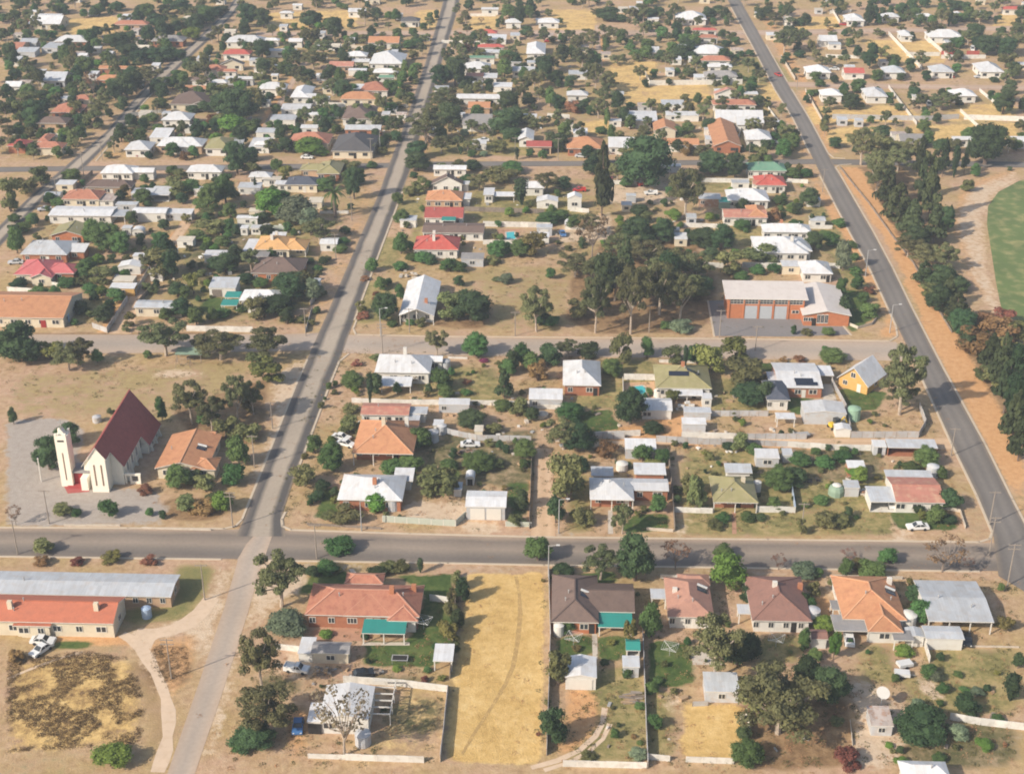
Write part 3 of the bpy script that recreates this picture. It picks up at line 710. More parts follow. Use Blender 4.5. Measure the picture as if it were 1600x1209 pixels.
DEF = {'house': (2.9, .46, .5), 'shed': (2.4, .22, .15), 'carport': (2.4, .06, .2), 'hall': (4, .4, .3)}
def building(spec, label=None, ref=None, near=True, cat=None, name=None, **kw):
    """spec: list of blocks (x0,x1,ytop,ybase,type,roof,wall[,opts]) surveyed from the photo: front eave left/right, roof top, foot of the front wall."""
    kind = kw.get('kind', 'house')
    wh0, sl0, oh0 = DEF[kind if kind in DEF else 'house']
    R = None
    bl = []
    for i, s in enumerate(spec):
        o = dict(s[7]) if len(s) > 7 else {}
        typ = s[4]
        wh = o.get('wh', wh0 - .13 * i); oh = o.get('oh', oh0)
        sl = o.get('sl', sl0 if typ not in ('skil', 'flat') else .08)
        if typ in ('gx', 'gy') and kind == 'house': sl = o.get('sl', .40)
        B = solve(s[0], s[1], s[2], s[3], typ, wh, sl, oh, o.get('D'))
        B.roof, B.wall, B.o = s[5], s[6], o
        bl.append(B)
    B0 = bl[0]
    cx, cy = (B0.X0 + B0.X1) / 2, B0.Y + B0.D / 2
    nm = name or {'house': 'house', 'shed': 'shed', 'carport': 'carport', 'hall': 'hall'}.get(kind, kind)
    R = root(nm, (cx, cy, 0), kw.get('rz', 0))
    for i, B in enumerate(bl):
        ox, oy = B.X0 - cx, B.Y - cy; o = B.o
        ver = o.get('ver', 0.0)
        op = o.get('open', kind == 'carport')
        if op and B.typ in ('flat', 'skil') and o.get('posts', True) and not o.get('walls'):
            pass
        else:
            wall_mesh(B, ox, oy, ver, op).obj('wall', WALL[B.wall], R)
        rm, ridges = roof_mesh(B, ox, oy)
        ro = rm.obj('roof', [ROOF[B.roof], TRIM], R)
        if near and ridges and B.roof in 'otbciepymrsnv':
            rb = MB()
            for a, b in ridges:
                a, b = Vector(a), Vector(b)
                rb.beam(a + Vector((0, 0, .03)), b + Vector((0, 0, .03)), .26, .12)
            rb.obj('ridge_cap', RIDGE.get(B.roof, ROOF[B.roof]), ro)
        if ver or (op and not o.get('walls')):
            step = 3.2
            n = max(2, int((B.W - 1) / step) + 1)
            yl = [oy + .05] if ver else [oy + .05, oy + B.D - .2]
            for yy in yl:
                for k in range(n):
                    xx = ox + .25 + (B.W - .5) * k / (n - 1)
                    link('post', POST[o.get('post', 'w')], R, (xx, yy, 0), None, (1.6, 1.6, max(.5, roofz(B, xx - ox, yy - oy) - .2)))
        # openings in the front wall and the side the sun does not see
        if not op:
            det = near
            nf = o.get('win', max(1, int(B.W / (3.6 if near else 4.4))))
            hz = min(1.25, B.wh * .45)
            fr = oy + ver - .05
            dpos = o.get('door', None)
            for k in range(nf):
                u = (k + .5) / nf
                if kind == 'shed' and nf and k % 2: continue
                xx = ox + B.W * u
                if dpos is None and k == nf // 2 and nf > 1 and i == 0 and kind == 'house':
                    link('door', DOORS['d' if rng.random() < .6 else 'w'], R, (xx + .9, fr, .05), None, (.95, 1, 2.05))
                ww = rng.choice((1.2, 1.6, 2.0)) if B.W / nf > 3 else 1.0
                window(R, xx - (.5 if nf > 1 else 0), fr, B.wh * .33, ww, hz, 0, det)
            if kind == 'house' and B.D > 5:
                ns = max(1, int(B.D / 5))
                e = B.oh if B.typ != 'gx' else .25
                for k in range(ns):
                    window(R, ox + B.W - e + .05, oy + ver + (B.D - ver) * (k + .5) / ns, B.wh * .35, 1.4, hz, math.pi / 2, det)
                    window(R, ox + e - .05, oy + ver + (B.D - ver) * (k + .5) / ns, B.wh * .35, 1.4, hz, math.pi / 2, det)
        for d in o.get('doors', []):      # (u, width, height, colour)
            link('door', DOORS[d[3]], R, (ox + B.W * d[0], oy + ver - .06, .03), None, (d[1], 1, d[2]))
        for c in o.get('chim', []):       # (u, v, height, colour)
            xx, yy = B.W * c[0], B.D * c[1]
            zz = roofz(B, xx, yy) - .4
            ch = link('chimney', CHIM[c[3]], ro, (ox + xx, oy + yy, zz), None, (.85, .7, c[2] + .4))
        for c in o.get('solar', []):
            xx, yy = B.W * c[0], B.D * c[1]
            e = .4
            hx = link('solar_panel', SOLAR, ro, (ox + xx, oy + yy, roofz(B, xx, yy) + .06))
            dy = math.atan2(roofz(B, xx, yy + e) - roofz(B, xx, yy - e), 2 * e); dx = math.atan2(roofz(B, xx + e, yy) - roofz(B, xx - e, yy), 2 * e)
            hx.rotation_euler = (dy, -dx, 0)
            if len(c) > 2: hx.scale = (c[2], 1, 1)
            else: link('water_heater', SOLT, hx, (0, .85, .05))
    if near and kind == 'house' and B0.typ in ('hip', 'gx', 'gy'):
        for _ in range(rng.choice((1, 2, 2))):
            u, v = rng.uniform(.15, .85), rng.uniform(.2, .5)
            xx, yy = B0.W * u, B0.D * v
            link('flue', FLUE, R, (B0.X0 - cx + xx, B0.Y - cy + yy, roofz(B0, xx, yy) - .1))
    if cat is None: cat = {'house': 'house', 'shed': 'shed', 'carport': 'carport', 'hall': 'hall'}.get(kind, kind)
    if label: tag(R, label, cat, kw.get('group'))
    else: tag(R, None, cat, kw.get('group'))
    if ref: REFS.append((ref, cx, cy, B0.W / 2, B0.D / 2))
    R['_w'] = 0
    del R['_w']
    FOOT.extend([(B.X0, B.X1, B.Y, B.Y + B.D) for B in bl])
    return R, bl
FOOT = []
RIDGE = {'o': mat('orange_ridge', (.55, .30, .17), .8), 't': mat('terracotta_ridge', (.50, .26, .18), .8), 'b': mat('brown_ridge', (.11, .08, .07), .8), 'c': mat('charcoal_ridge', (.15, .14, .14), .8)}

# ------------------------------------------------------------------ the church
def church():
    W_, K = WALL['w'], WALL['k']
    M = mat('cream_render', (.80, .75, .63), .8, .05, .4, tint=(.70, .62, .50), tint_amt=.25)
    cx, hw = -96.4, 4.15
    L_ = 23.0; Y0 = 259.4; we, ridge = 5.1, 10.9
    X0, X1 = cx - hw, cx + hw
    R = root('church', (cx, Y0 + L_ / 2, 0)); hl = L_ / 2
    sl = (ridge - we) / hw
    nave = MB()
    # nave walls with gables front and back
    for y, d in ((-hl, 1), (hl, -1)):
        q = [(-hw, y, 0), (hw, y, 0), (hw, y, we), (0, y, ridge - .1), (-hw, y, we)]
        nave.face(q if d > 0 else list(reversed(q)))
    nave.face([(hw, -hl, 0), (hw, hl, 0), (hw, hl, we), (hw, -hl, we)])
    nave.face([(-hw, hl, 0), (-hw, -hl, 0), (-hw, -hl, we), (-hw, hl, we)])
    nave.obj('nave_wall', M, R)
    # roof: the rear half spreads lower over a side aisle
    def slab(mb, pts, th=.2):
        mb.face(pts, 0); lo = [(p[0], p[1], p[2] - th) for p in pts]
        mb.face(list(reversed(lo)), 1)
        for i in range(len(pts)):
            j = (i + 1) % len(pts); mb.face([lo[i], lo[j], pts[j], pts[i]], 1)
    rf = MB(); o = .45
    f = lambda x: ridge - sl * abs(x)
    slab(rf, [(0, -hl - .3, f(0)), (hw + o, -hl - .3, f(hw + o)), (hw + o, hl * .15, f(hw + o)), (0, hl * .15, f(0))])
    ax = hw + 2.1
    slab(rf, [(0, hl * .15, f(0)), (ax, hl * .15, f(ax)), (ax, hl + .3, f(ax)), (0, hl + .3, f(0))])
    slab(rf, [(-hw - o, -hl - .3, f(hw + o)), (0, -hl - .3, f(0)), (0, hl + .3, f(0)), (-hw - o, hl + .3, f(hw + o))])
    ro = rf.obj('roof', [ROOF['m'], TRIM], R)
    rb = MB(); rb.beam((0, -hl - .3, ridge + .04), (0, hl + .3, ridge + .04), .3, .14); rb.obj('ridge_cap', ROOF['m'], ro)
    # side aisle behind
    ai = MB(); ai.box(hw - .2, hl * .15 + .3, 0, ax - .4, hl - .05, f(ax - .4) - .22); ai.face([(hw - .2, hl * .15 + .3, f(ax)), (ax - .4, hl * .15 + .3, f(ax - .4) - .2), (hw - .2, hl * .15 + .3, f(hw - .2) - .22)])
    ai.obj('side_aisle', M, R)
    # projecting front bay under the main ridge, with two slit windows
    bw, bd = 1.75, 3.3
    bay = MB()
    x0, x1, y0, xm = -bw, bw, -hl - bd, 0.0
    bz = f(bw) - .1
    bay.face([(x0, y0, 0), (x1, y0, 0), (x1, y0, bz), (0, y0, ridge - .1), (x0, y0, bz)])
    bay.face([(x1, y0, 0), (x1, -hl, 0), (x1, -hl, bz), (x1, y0, bz)]); bay.face([(x0, -hl, 0), (x0, y0, 0), (x0, y0, bz), (x0, -hl, bz)])
    bay.obj('front_bay', M, R)
    br = MB()
    slab(br, [(0, y0 - .25, ridge), (bw + .3, y0 - .25, f(bw + .3)), (bw + .3, -hl - .3, f(bw + .3)), (0, -hl - .3, ridge)])
    slab(br, [(-bw - .3, y0 - .25, f(bw + .3)), (0, y0 - .25, ridge), (0, -hl - .3, ridge), (-bw - .3, -hl - .3, f(bw + .3))])
    br.obj('bay_roof', [ROOF['m'], TRIM], R)
    slit = MB(); slit.box(-.5, -.04, 0, .5, .04, 1)
    sm = slit.mesh('slit_window', mat('bronze_glass', (.22, .13, .08), .3, .1, 2))
    for dx in (-.75, .75): link('slit_window', sm, R, (xm + dx, y0 - .03, 1.6), None, (.26, 1, 5.0))
    # buttress fins and side windows on the sunless side
    for k in range(7):
        yy = -hl + 1.6 + k * (L_ - 3) / 6
        xx = hw if yy < hl * .15 else ax - .4
        zz = we if yy < hl * .15 else f(ax - .4)
        bt = MB(); bt.face([(xx, yy - .2, 0), (xx + .7, yy - .2, 0), (xx + .06, yy - .2, zz * .85), (xx, yy - .2, zz * .85)]); bt.face([(xx, yy + .2, zz * .85), (xx + .06, yy + .2, zz * .85), (xx + .7, yy + .2, 0), (xx, yy + .2, 0)])
        bt.face([(xx + .7, yy - .2, 0), (xx + .7, yy + .2, 0), (xx + .06, yy + .2, zz * .85), (xx + .06, yy - .2, zz * .85)])
        bt.obj('buttress', M, R)
        if k < 6: window(R, xx + .04, yy + (L_ - 3) / 12, zz * .3, .8, zz * .45, math.pi / 2)
    # tower
    tx0, tx1, ty = -105.5 - cx, -103.0 - cx, 258.2 - (Y0 + hl)
    td, th = 2.9, 11.9
    tm = MB(); tm.box(tx0, ty, 0, tx1, ty + td, th)
    for (xa, ya) in ((tx0, ty), (tx1 - .5, ty), (tx0, ty + td - .5), (tx1 - .5, ty + td - .5)):
        tm.box(xa + .02, ya + .02, th, xa + .48, ya + .48, th + .75)
    tm.box(tx0 + .5, ty + .03, th, tx1 - .5, ty + .25, th + .3)
    to = tm.obj('tower', M, R)
    tg = MB(); tg.face([(tx0 + .4, ty + .9, th + .02), (tx1 - .4, ty + .9, th + .02), ((tx0 + tx1) / 2, ty + .9, th + 1.5)]); tg.face([(tx1 - .4, ty + 2.2, th + .02), (tx0 + .4, ty + 2.2, th + .02), ((tx0 + tx1) / 2, ty + 2.2, th + 1.5)])
    tg.face([(tx0 + .4, ty + 2.2, th + .02), (tx0 + .4, ty + .9, th + .02), ((tx0 + tx1) / 2, ty + .9, th + 1.5), ((tx0 + tx1) / 2, ty + 2.2, th + 1.5)])
    tg.face([(tx1 - .4, ty + .9, th + .02), (tx1 - .4, ty + 2.2, th + .02), ((tx0 + tx1) / 2, ty + 2.2, th + 1.5), ((tx0 + tx1) / 2, ty + .9, th + 1.5)])
    tg.obj('belfry_cap', M, to)
    cr = MB(); xm2 = (tx0 + tx1) / 2
    cr.beam((xm2, ty + 1.5, th + 1.3), (xm2, ty + 1.5, th + 3.4), .12, .12); cr.beam((xm2 - .6, ty + 1.5, th + 2.75), (xm2 + .6, ty + 1.5, th + 2.75), .12, .12)
    cr.obj('cross', STEEL, to)
    link('slit_window', sm, to, (xm2, ty - .03, 1.6), None, (.2, 1, 6.6))
    bel = MB(); bel.box(xm2 - .7, ty - .04, th - 1.1, xm2 + .7, ty + .02, th - .7); bel.obj('belfry_louvre', DARK, to)
    # porch between tower and nave
    px0, px1, pf = tx1 - .1, x0 - .02, ty + .9
    pm = MB(); pm.box(px0, pf, 0, -hw + .9, pf + 3.6, 3.1); pm.box(-hw - .15, ty - 1.6, 0, -hw + 1.35, -hl + .05, 2.95); pm.obj('porch', M, R)
    pr = MB(); pr.box(px0 - .1, pf - .5, 3.1, -hw + 1.5, pf + 3.7, 3.35); pr.obj('porch_roof', ROOF['q'], R)
    link('door', DOORS['r'], R, ((px0 - hw - .2) / 2, pf - .06, .35), None, (2.0, 1, 2.4))
    stp = MB()
    for k in range(4): stp.box(px0 - 1.2 + .05 * k, ty - .9 + k * .42, 0, -hw - .2, pf - .02, .08 + .08 * k)
    stp.obj('steps', mat('red_tiled_steps', (.34, .06, .055), .7, .12, 1), R)
    # little arched court wall beside the nave
    gx, gy = hw + .15, -hl + .3
    gw = MB(); w2 = P(219, 757).x - P(195, 757).x
    gw.box(gx, gy, 0, gx + .3, gy + .3, 2.0); gw.box(gx + w2 - .5, gy, 0, gx + w2, gy + .3, 2.0); gw.box(gx + 1.0, gy, 0, gx + 1.4, gy + .3, 2.0); gw.box(gx - .1, gy - .05, 2.0, gx + w2 + .1, gy + .35, 2.5); gw.box(gx + 1.4, gy + .01, 0, gx + w2 - .5, gy + .29, .6)
    gw.obj('court_wall', M, R)
    tag(R, 'cream church with steep maroon roof and a slim bell tower', 'church')
    REFS.append(('the church', cx, Y0 + hl, hw + 3, hl))
    FOOT.append((X0 - 6, X1 + 3, Y0 - 2, Y0 + L_))
church()

# ------------------------------------------------------------------ the fire station
def fire_station():
    M = WALL['o']
    a, b = P(1136, 497), P(1255, 499)
    Y0 = P(1195, 498).y; X0, X1 = a.x, b.x
    cx = (X0 + X1) / 2; wh = 6.0
    B = solve(1130, 1258, 439, 497, 'skil', wh, .10, .5)
    D = B.D; R = root('fire_station', (cx, Y0 + D / 2, 0)); hw, hd = (X1 - X0) / 2, D / 2
    w = MB(); w.face([(-hw, -hd, 0), (hw, -hd, 0), (hw, -hd, wh - .1), (-hw, -hd, wh - .1)])
    w.face([(hw, -hd, 0), (hw, hd, 0), (hw, hd, wh + .1 * D - .1), (hw, -hd, wh - .1)]); w.face([(-hw, hd, 0), (-hw, -hd, 0), (-hw, -hd, wh - .1), (-hw, hd, wh + .1 * D - .1)])
    w.face([(hw, hd, 0), (-hw, hd, 0), (-hw, hd, wh + .1 * D - .1), (hw, hd, wh + .1 * D - .1)])
    w.obj('wall', M, R)
    rm, _ = roof_mesh(B, -B.W / 2, -hd, .25)
    RF = mat('pinkish_grey_roof', (.60, .545, .50), .5, .08, .3, tint=(.5, .43, .38), tint_amt=.4, streak=.05)
    rm.obj('roof', [RF, TRIM], R)
    # clerestory: five banks between white mullions
    n = 5; z0, z1 = wh - 1.75, wh - .25
    bwid = (2 * hw - .6) / n
    for k in range(n):
        xc = -hw + .3 + bwid * (k + .5)
        cw = MB(); cw.box(xc - bwid / 2 + .12, -hd - .05, z0, xc + bwid / 2 - .12, -hd + .02, z1)
        c = cw.obj('clerestory_window', TRIM, R)
        for q in range(4):
            pw = (bwid - .5) / 4
            for rr in range(2):
                p = MB(); p.box(xc - bwid / 2 + .25 + pw * q + .06, -hd - .08, z0 + .12 + rr * .68, xc - bwid / 2 + .25 + pw * (q + 1) - .02, -hd - .045, z0 + .66 + rr * .68); p.obj('pane', GLASS, c)
    for k in range(n + 1):
        pl = MB(); xc = -hw + .3 + bwid * k
        pl.box(xc - .18, -hd - .22, 0, xc + .18, -hd + .02, wh - .2); pl.obj('pier', M, R)
    dm = MB(); dm.box(-.5, -.03, 0, .5, .03, 1)
    for k in (1, 2, 3):
        xc = -hw + .3 + bwid * (k + .5)
        d = MB(); d.box(xc - bwid / 2 + .35, -hd - .06, .02, xc + bwid / 2 - .35, -hd + .02, 3.7)
        for q in range(8): d.box(xc - bwid / 2 + .36, -hd - .09, .2 + q * .43, xc + bwid / 2 - .36, -hd - .055, .28 + q * .43)
        d.obj('roller_door', ROLLER, R)
    window(R, -hw + .3 + bwid * 4.5, -hd - .08, 1.7, 2.0, .9)
    tag(R, 'red brick fire station with three grey roller doors', 'fire station')
    # office wing, its low gable facing the street
    B2 = solve(1252, 1328, 441, 509, 'gy', 3.3, .20, .5)
    ox, oy = B2.X0 - cx, B2.Y - (Y0 + hd)
    wall_mesh(B2, ox, oy).obj('office_wall', M, R)
    rm, _ = roof_mesh(B2, ox, oy, .25); rm.obj('office_roof', [RF, TRIM], R)
    for k in range(3): window(R, ox + B2.W * (.34 + .08 * k), oy - .05, .7, .9, 2.6)
    for k in range(2): window(R, ox + B2.W * (.08 + .1 * k), oy - .05, 1.3, 1.2, 1.1)
    link('door', DOORS['d'], R, (ox + B2.W * .25, oy - .06, .03), None, (1.1, 1, 2.1))
    REFS.append(('the fire station', cx + 6, Y0 + hd, hw + 8, hd))
    FOOT.append((X0, B2.X1, min(Y0, B2.Y), Y0 + D))
fire_station()
# ------------------------------------------------------------------ surveyed buildings, near blocks (labelled by hand)
b = building
S = dict(kind='shed'); CP = dict(kind='carport')
# front row below the sealed cross street
b([(-70, 272, 896, 945, 'gx', 'z', 't', dict(wh=2.7, sl=.16, win=16))], 'long zinc roofed accommodation block with a row of windows', 'the long zinc block')
b([(-60, 183, 932, 993, 'gx', 'e', 'k', dict(wh=3.4, sl=.40, win=7, chim=[(.87, .3, 1.5, 'k'), (.31, .3, 1.5, 'k')])), (30, 84, 956, 996, 'skil', 'e', 'k', dict(wh=3.0, sl=.12, D=3.2, win=2)), (24, 52, 966, 994, 'flat', 'e', 'k', dict(wh=2.7, D=2.2, win=0))],
  'cream building with a scarlet tiled roof and two chimneys', 'the scarlet roofed building')
b([(478, 657, 915, 981, 'hip', 't', 'b', dict(wh=3.1, win=6, chim=[(.92, .75, 1.3, 'b'), (.74, .45, 1.4, 'b')])), (537, 614, 924, 981, 'hip', 't', 'w', dict(wh=3.0, win=2)), (606, 654, 940, 987, 'hip', 't', 'w', dict(wh=2.8, win=1)), (540, 600, 903, 930, 'hip', 't', 'b', dict(wh=3.0, win=0)), (566, 634, 968, 1006, 'skil', 'j', 'w', dict(wh=2.5, oh=.2, open=True, sl=.05))],
  'big terracotta tiled house with a green patio roof', 'the big terracotta house')
b([(487, 547, 1003, 1036, 'gx', 'q', 'k', dict(wh=2.3, sl=.3, win=1)), (466, 490, 1004, 1034, 'flat', 'w', 'w', dict(wh=2.0, D=4.5, win=0))], 'low cream garage with a dark grey roof behind the boat ute', 'the dark roofed garage', kind='shed', name='garage')
b([(500, 578, 1066, 1146, 'gy', 'w', 'w', dict(wh=3.2, sl=.18, win=2)), (481, 504, 1098, 1146, 'skil', 'w', 'w', dict(wh=2.6, win=1, doors=[(.5, 2.2, 2.1, 'd')]))], 'white iron workshop behind the bare white gum', 'the white workshop', kind='shed', name='workshop')
b([(677, 708, 1006, 1048, 'flat', 'w', 'w', dict(wh=2.3))], 'flat white carport beside the yellow bush', 'the flat white carport', **CP)
b([(861, 935, 907, 989, 'hip', 'b', 'o', dict(wh=2.8, win=2, solar=[(.72, .45)])), (898, 991, 913, 972, 'gx', 'b', 'o', dict(wh=2.75, sl=.36, win=3, solar=[])), (934, 988, 951, 994, 'skil', 'j', 'w', dict(wh=2.1, D=5.6, open=True, oh=.1, sl=.10))], 'brown tiled house with a bright teal patio roof', 'the brown tiled house')
b([(882, 932, 1022, 1077, 'gy', 'w', 'w', dict(wh=2.7, sl=.2, doors=[(.5, 4.0, 2.2, 'w')], win=0))], 'white gable garage at the head of a sandy drive', 'the white gable garage', kind='shed', name='garage')
b([(972, 999, 1029, 1058, 'skil', 'z', 'z', dict(win=1))], 'small zinc garden shed against the zinc fence', 'the small zinc shed', **S)
b([(977, 1000, 1012, 1029, 'gx', 'j', 'w', dict(wh=2.0, sl=.4, D=3))], 'tiny teal roofed shade shelter by the back fence', None, kind='carport', name='shelter')
b([(1042, 1114, 911, 981, 'hip', 'u', 'w', dict(wh=2.8, win=3, chim=[(.2, .55, .8, 'w')], solar=[(.8, .6)])), (1058, 1108, 905, 930, 'hip', 'u', 'w', dict(win=0))], 'pale pink hip roofed house with a rooftop water heater', 'the pink tiled house')
b([(1016, 1041, 920, 951, 'flat', 'z', 'z', dict(wh=2.5))], 'grey flat carport on the side of the pink tiled house', None, **CP)
b([(1173, 1266, 911, 987, 'hip', 'i', 'w', dict(wh=2.8, win=4, chim=[(.92, .7, 1.2, 'b'), (.45, .55, 1.0, 'w')]))], 'brown-red tiled house with a white carport and domed tank', 'the brown-red tiled house')
b([(1152, 1185, 948, 975, 'flat', 'w', 'w', dict(wh=2.5))], 'white flat carport between two brown roofed houses', None, **CP)
b([(1266, 1292, 984, 1013, 'gx', 'i', 'w', dict(wh=2.2, sl=.35, win=0))], 'narrow white outhouse with a brown tiled roof among bushes', None, kind='shed', name='outhouse')
b([(1314, 1413, 911, 985, 'hip', 'o', 'w', dict(wh=2.8, win=2, chim=[(.9, .8, 1.3, 'w')], solar=[(.86, .55)])), (1353, 1408, 938, 1004, 'hip', 'o', 'w', dict(wh=2.75, win=1))], 'orange tiled house with a white chimney and grey carport', 'the orange tiled house')
b([(1302, 1357, 961, 1002, 'flat', 'q', 'w', dict(wh=2.5))], 'grey flat roofed carport sheltering a white car', 'the grey carport', **CP)
b([(1298, 1330, 944, 968, 'flat', 'q', 'w', dict(wh=2.4))], 'small grey awning shelter on the side of the orange tiled house', None, kind='carport', name='shelter')
b([(1394, 1426, 988, 1016, 'flat', 'q', 'w', dict(wh=2.4))], 'grey patio shelter at the back of the orange tiled house', None, kind='carport', name='shelter')
b([(1415, 1443, 979, 1010, 'gy', 'z', 'w', dict(wh=2.2, win=0))], 'small white shed between the domed tank and white garage', None, **S)
b([(1447, 1548, 909, 990, 'gx', 'z', 'w', dict(wh=3.1, sl=.12, ver=3.5, win=3))], 'large pale zinc roofed house with an open back verandah', 'the large zinc house')
b([(1444, 1504, 978, 1015, 'gx', 'z', 'w', dict(wh=2.5, sl=.12, win=0))], 'white garage with a pale iron roof beside a black car', 'the white iron garage', kind='shed', name='garage')
b([(1100, 1154, 1050, 1097, 'skil', 'z', 'z', dict(wh=2.4, win=1))], 'square grey iron shed between the two big gums', 'the square grey shed', **S)
b([(1359, 1394, 1103, 1149, 'skil', 'l', 'z', dict(wh=2.2, win=1))], 'patchy rusty chicken shed below the satellite dish', 'the chicken shed', kind='shed', name='chicken_shed')
b([(1405, 1480, 1193, 1232, 'hip', 'w', 'w', {})], 'white roof peak at the very bottom edge of the photo')
b([(10, 34, 1196, 1222, 'gx', 'z', 'z', {})], 'zinc roofed shed at the bottom church-side corner', None, **S) if False else None

# church block
b([(244, 326, 671, 748, 'gy', 'o', 'k', dict(wh=2.8, sl=.28, win=2, solar=[(.75, .5)])), (300, 338, 676, 700, 'gx', 'o', 'k', dict(wh=2.7, win=1)), (300, 340, 716, 749, 'hip', 'o', 'k', dict(wh=2.75, win=1))], 'low orange tiled presbytery among trees beside the church', 'the presbytery')

# middle block
b([(586, 673, 554, 599, 'hip', 'w', 'w', dict(wh=3.2, win=4, chim=[(.5, .75, 1.9, 'w')])), (666, 692, 558, 580, 'gx', 'w', 'w', dict(wh=2.9, win=1)), (595, 643, 595, 614, 'skil', 'w', 'w', dict(wh=2.2, D=3.5, open=True))], 'white hip roofed house with a white chimney on the middle street corner', 'the white corner house')
b([(564, 640, 631, 664, 'gx', 'p', 'w', dict(wh=2.9, sl=.22, win=3)), (634, 668, 641, 660, 'flat', 'z', 'w', dict(wh=2.6, win=1)), (634, 656, 655, 670, 'flat', 'z', 'w', dict(wh=2.4, win=0, D=4))], 'faded pink-red low gabled house with zinc lean-tos', 'the faded red house')
b([(551, 647, 659, 728, 'hip', 'o', 'b', dict(wh=3.4, ver=2.6, sl=.52, win=4, chim=[(.47, .45, 2.0, 'k'), (.82, .7, 2.2, 'w')]))], 'orange tiled pyramid roofed house with a deep pillared verandah', 'the orange verandah house')
b([(528, 630, 743, 798, 'hip', 'w', 'b', dict(wh=2.9, ver=0, win=3, chim=[(.55, .35, 1.3, 'b')])), (615, 646, 748, 765, 'skil', 'w', 'w', dict(wh=2.5, win=0, D=4))], 'white hip roofed brick cottage near the crossing', 'the white brick cottage')
b([(727, 791, 767, 812, 'gx', 'w', 'z', dict(wh=3.2, sl=.16, win=0, doors=[(.3, 3, 2.7, 'w'), (.7, 3, 2.7, 'w')]))], 'large plain white iron shed on the front street', 'the large white shed', **S)
b([(685, 734, 623, 645, 'skil', 'w', 'z', dict(wh=2.3))], 'long white lean-to shed behind the faded red house', 'the white lean-to', **S)
b([(727, 742, 744, 758, 'arch', 'w', 'w', dict(wh=1.5, sl=.8, doors=[(.5, 1.1, 1.5, 'd')], win=0))], 'tiny white domed shed in the vegetable garden', 'the tiny domed shed', **S)
b([(708, 722, 753, 776, 'flat', 'z', 'z', dict(wh=1.8, win=0))], 'narrow zinc hutch beside the flowering bush', None, kind='shed', name='hutch')
b([(741, 755, 673, 686, 'flat', 'k', 'k', dict(wh=2.2, win=0))], 'little square cream outhouse on the zinc fence', None, kind='shed', name='outhouse')
b([(677, 693, 660, 677, 'flat', 'w', 'p' if False else 'w', dict(wh=2.2, win=0))], 'little white outhouse beside the orange verandah house', None, kind='shed', name='outhouse')
b([(879, 939, 563, 618, 'hip', 'w', 'b', dict(wh=3.0, win=2, sl=.55))], 'white steep hip roofed brick house beside the pool garden', 'the steep white brick house')
b([(826, 879, 607, 638, 'skil', 'w', 'z', dict(wh=2.5, win=2, sl=.12))], 'zinc walled shed with a white roof beside a steep white brick house', 'the zinc walled shed', **S)
b([(1024, 1111, 571, 622, 'hip', 'v', 'w', dict(wh=2.9, win=4, chim=[(.5, .5, 1.0, 'b')], solar=[(.42, .3, 2.4), (.68, .38, 1.7)])), (1048, 1098, 600, 630, 'skil', 'w', 'w', dict(wh=2.4, D=4.5, open=True))], 'olive hip roofed house with dark pool heating panels', 'the olive pool house')
b([(1096, 1112, 614, 636, 'flat', 'w', 'w', dict(wh=2.3, win=1))], 'boxy white caravan annexe beside the olive pool house', None, kind='shed', name='annexe')
b([(1002, 1050, 622, 655, 'gx', 'w', 'w', dict(wh=2.4, sl=.3, win=2))], 'white gabled pool shed between the dark tree and olive pool house', 'the white pool shed', **S)
b([(1065, 1103, 653, 676, 'skil', 'w', 'z', dict(wh=2.3, win=0))], 'plain zinc shed on the rear lane by sandy yard', 'the rear lane shed', **S)
b([(1068, 1111, 642, 656, 'flat', 'z', 'z', dict(wh=2.0, win=0))], 'flat zinc lean-to behind the rear lane shed', None, kind='shed', name='lean_to')
b([(976, 1025, 685, 717, 'skil', 'w', 'z', dict(wh=2.6, win=0, sl=.12))], 'zinc garage with a white roof backing on the rear lane', 'the zinc garage', kind='shed', name='garage')
b([(921, 990, 748, 798, 'hip', 'w', 'b', dict(wh=3.0, win=2, ver=1.6)), (962, 1044, 749, 782, 'gx', 'w', 'b', dict(wh=2.8, sl=.2, win=3)), (990, 1040, 740, 756, 'flat', 'w', 'b', dict(wh=2.7, win=0, D=4)), (923, 958, 735, 757, 'skil', 'z', 'w', dict(wh=2.5, win=0))], 'white roofed brick house of hip and long wing by the brown fence', 'the white winged house')
b([(1113, 1183, 748, 801, 'hip', 'v', 'b', dict(wh=2.8, ver=2.0, sl=.5, win=3, chim=[(.72, .6, 1.0, 'k')])), (1132, 1174, 735, 752, 'skil', 'z', 'w', dict(wh=2.5, win=0))], 'olive green hip roofed house with a straight front verandah', 'the olive verandah house')
b([(1214, 1284, 568, 621, 'gx', 'w', 'b', dict(wh=2.9, sl=.16, win=3, solar=[(.6, .2, 2.2), (.65, .08, 2.6)])), (1278, 1301, 572, 600, 'flat', 'w', 'w', dict(wh=2.6, open=True)), (1200, 1224, 582, 612, 'flat', 'w', 'w', dict(wh=2.7, win=0)), (1196, 1233, 596, 641, 'hip', 'd', 'w', dict(wh=3.0, win=2))], 'white flat-pitched house with a blue-black hip roofed wing', 'the white and black house')
b([(1255, 1321, 624, 663, 'gy', 'w', 'z', dict(wh=3.0, sl=.12, win=0))], 'big white iron shed beside the rear lane and yellow digger', 'the big white shed', **S)
b([(1212, 1242, 645, 667, 'flat', 'w', 'w', dict(wh=2.3))], 'little white carport between big trees and the big white shed', None, **CP)
b([(1304, 1329, 664, 683, 'gy', 'w', 'w', dict(wh=2.0, win=0))], 'white caravan-like box shed on the rear lane', 'the white box shed', **S)
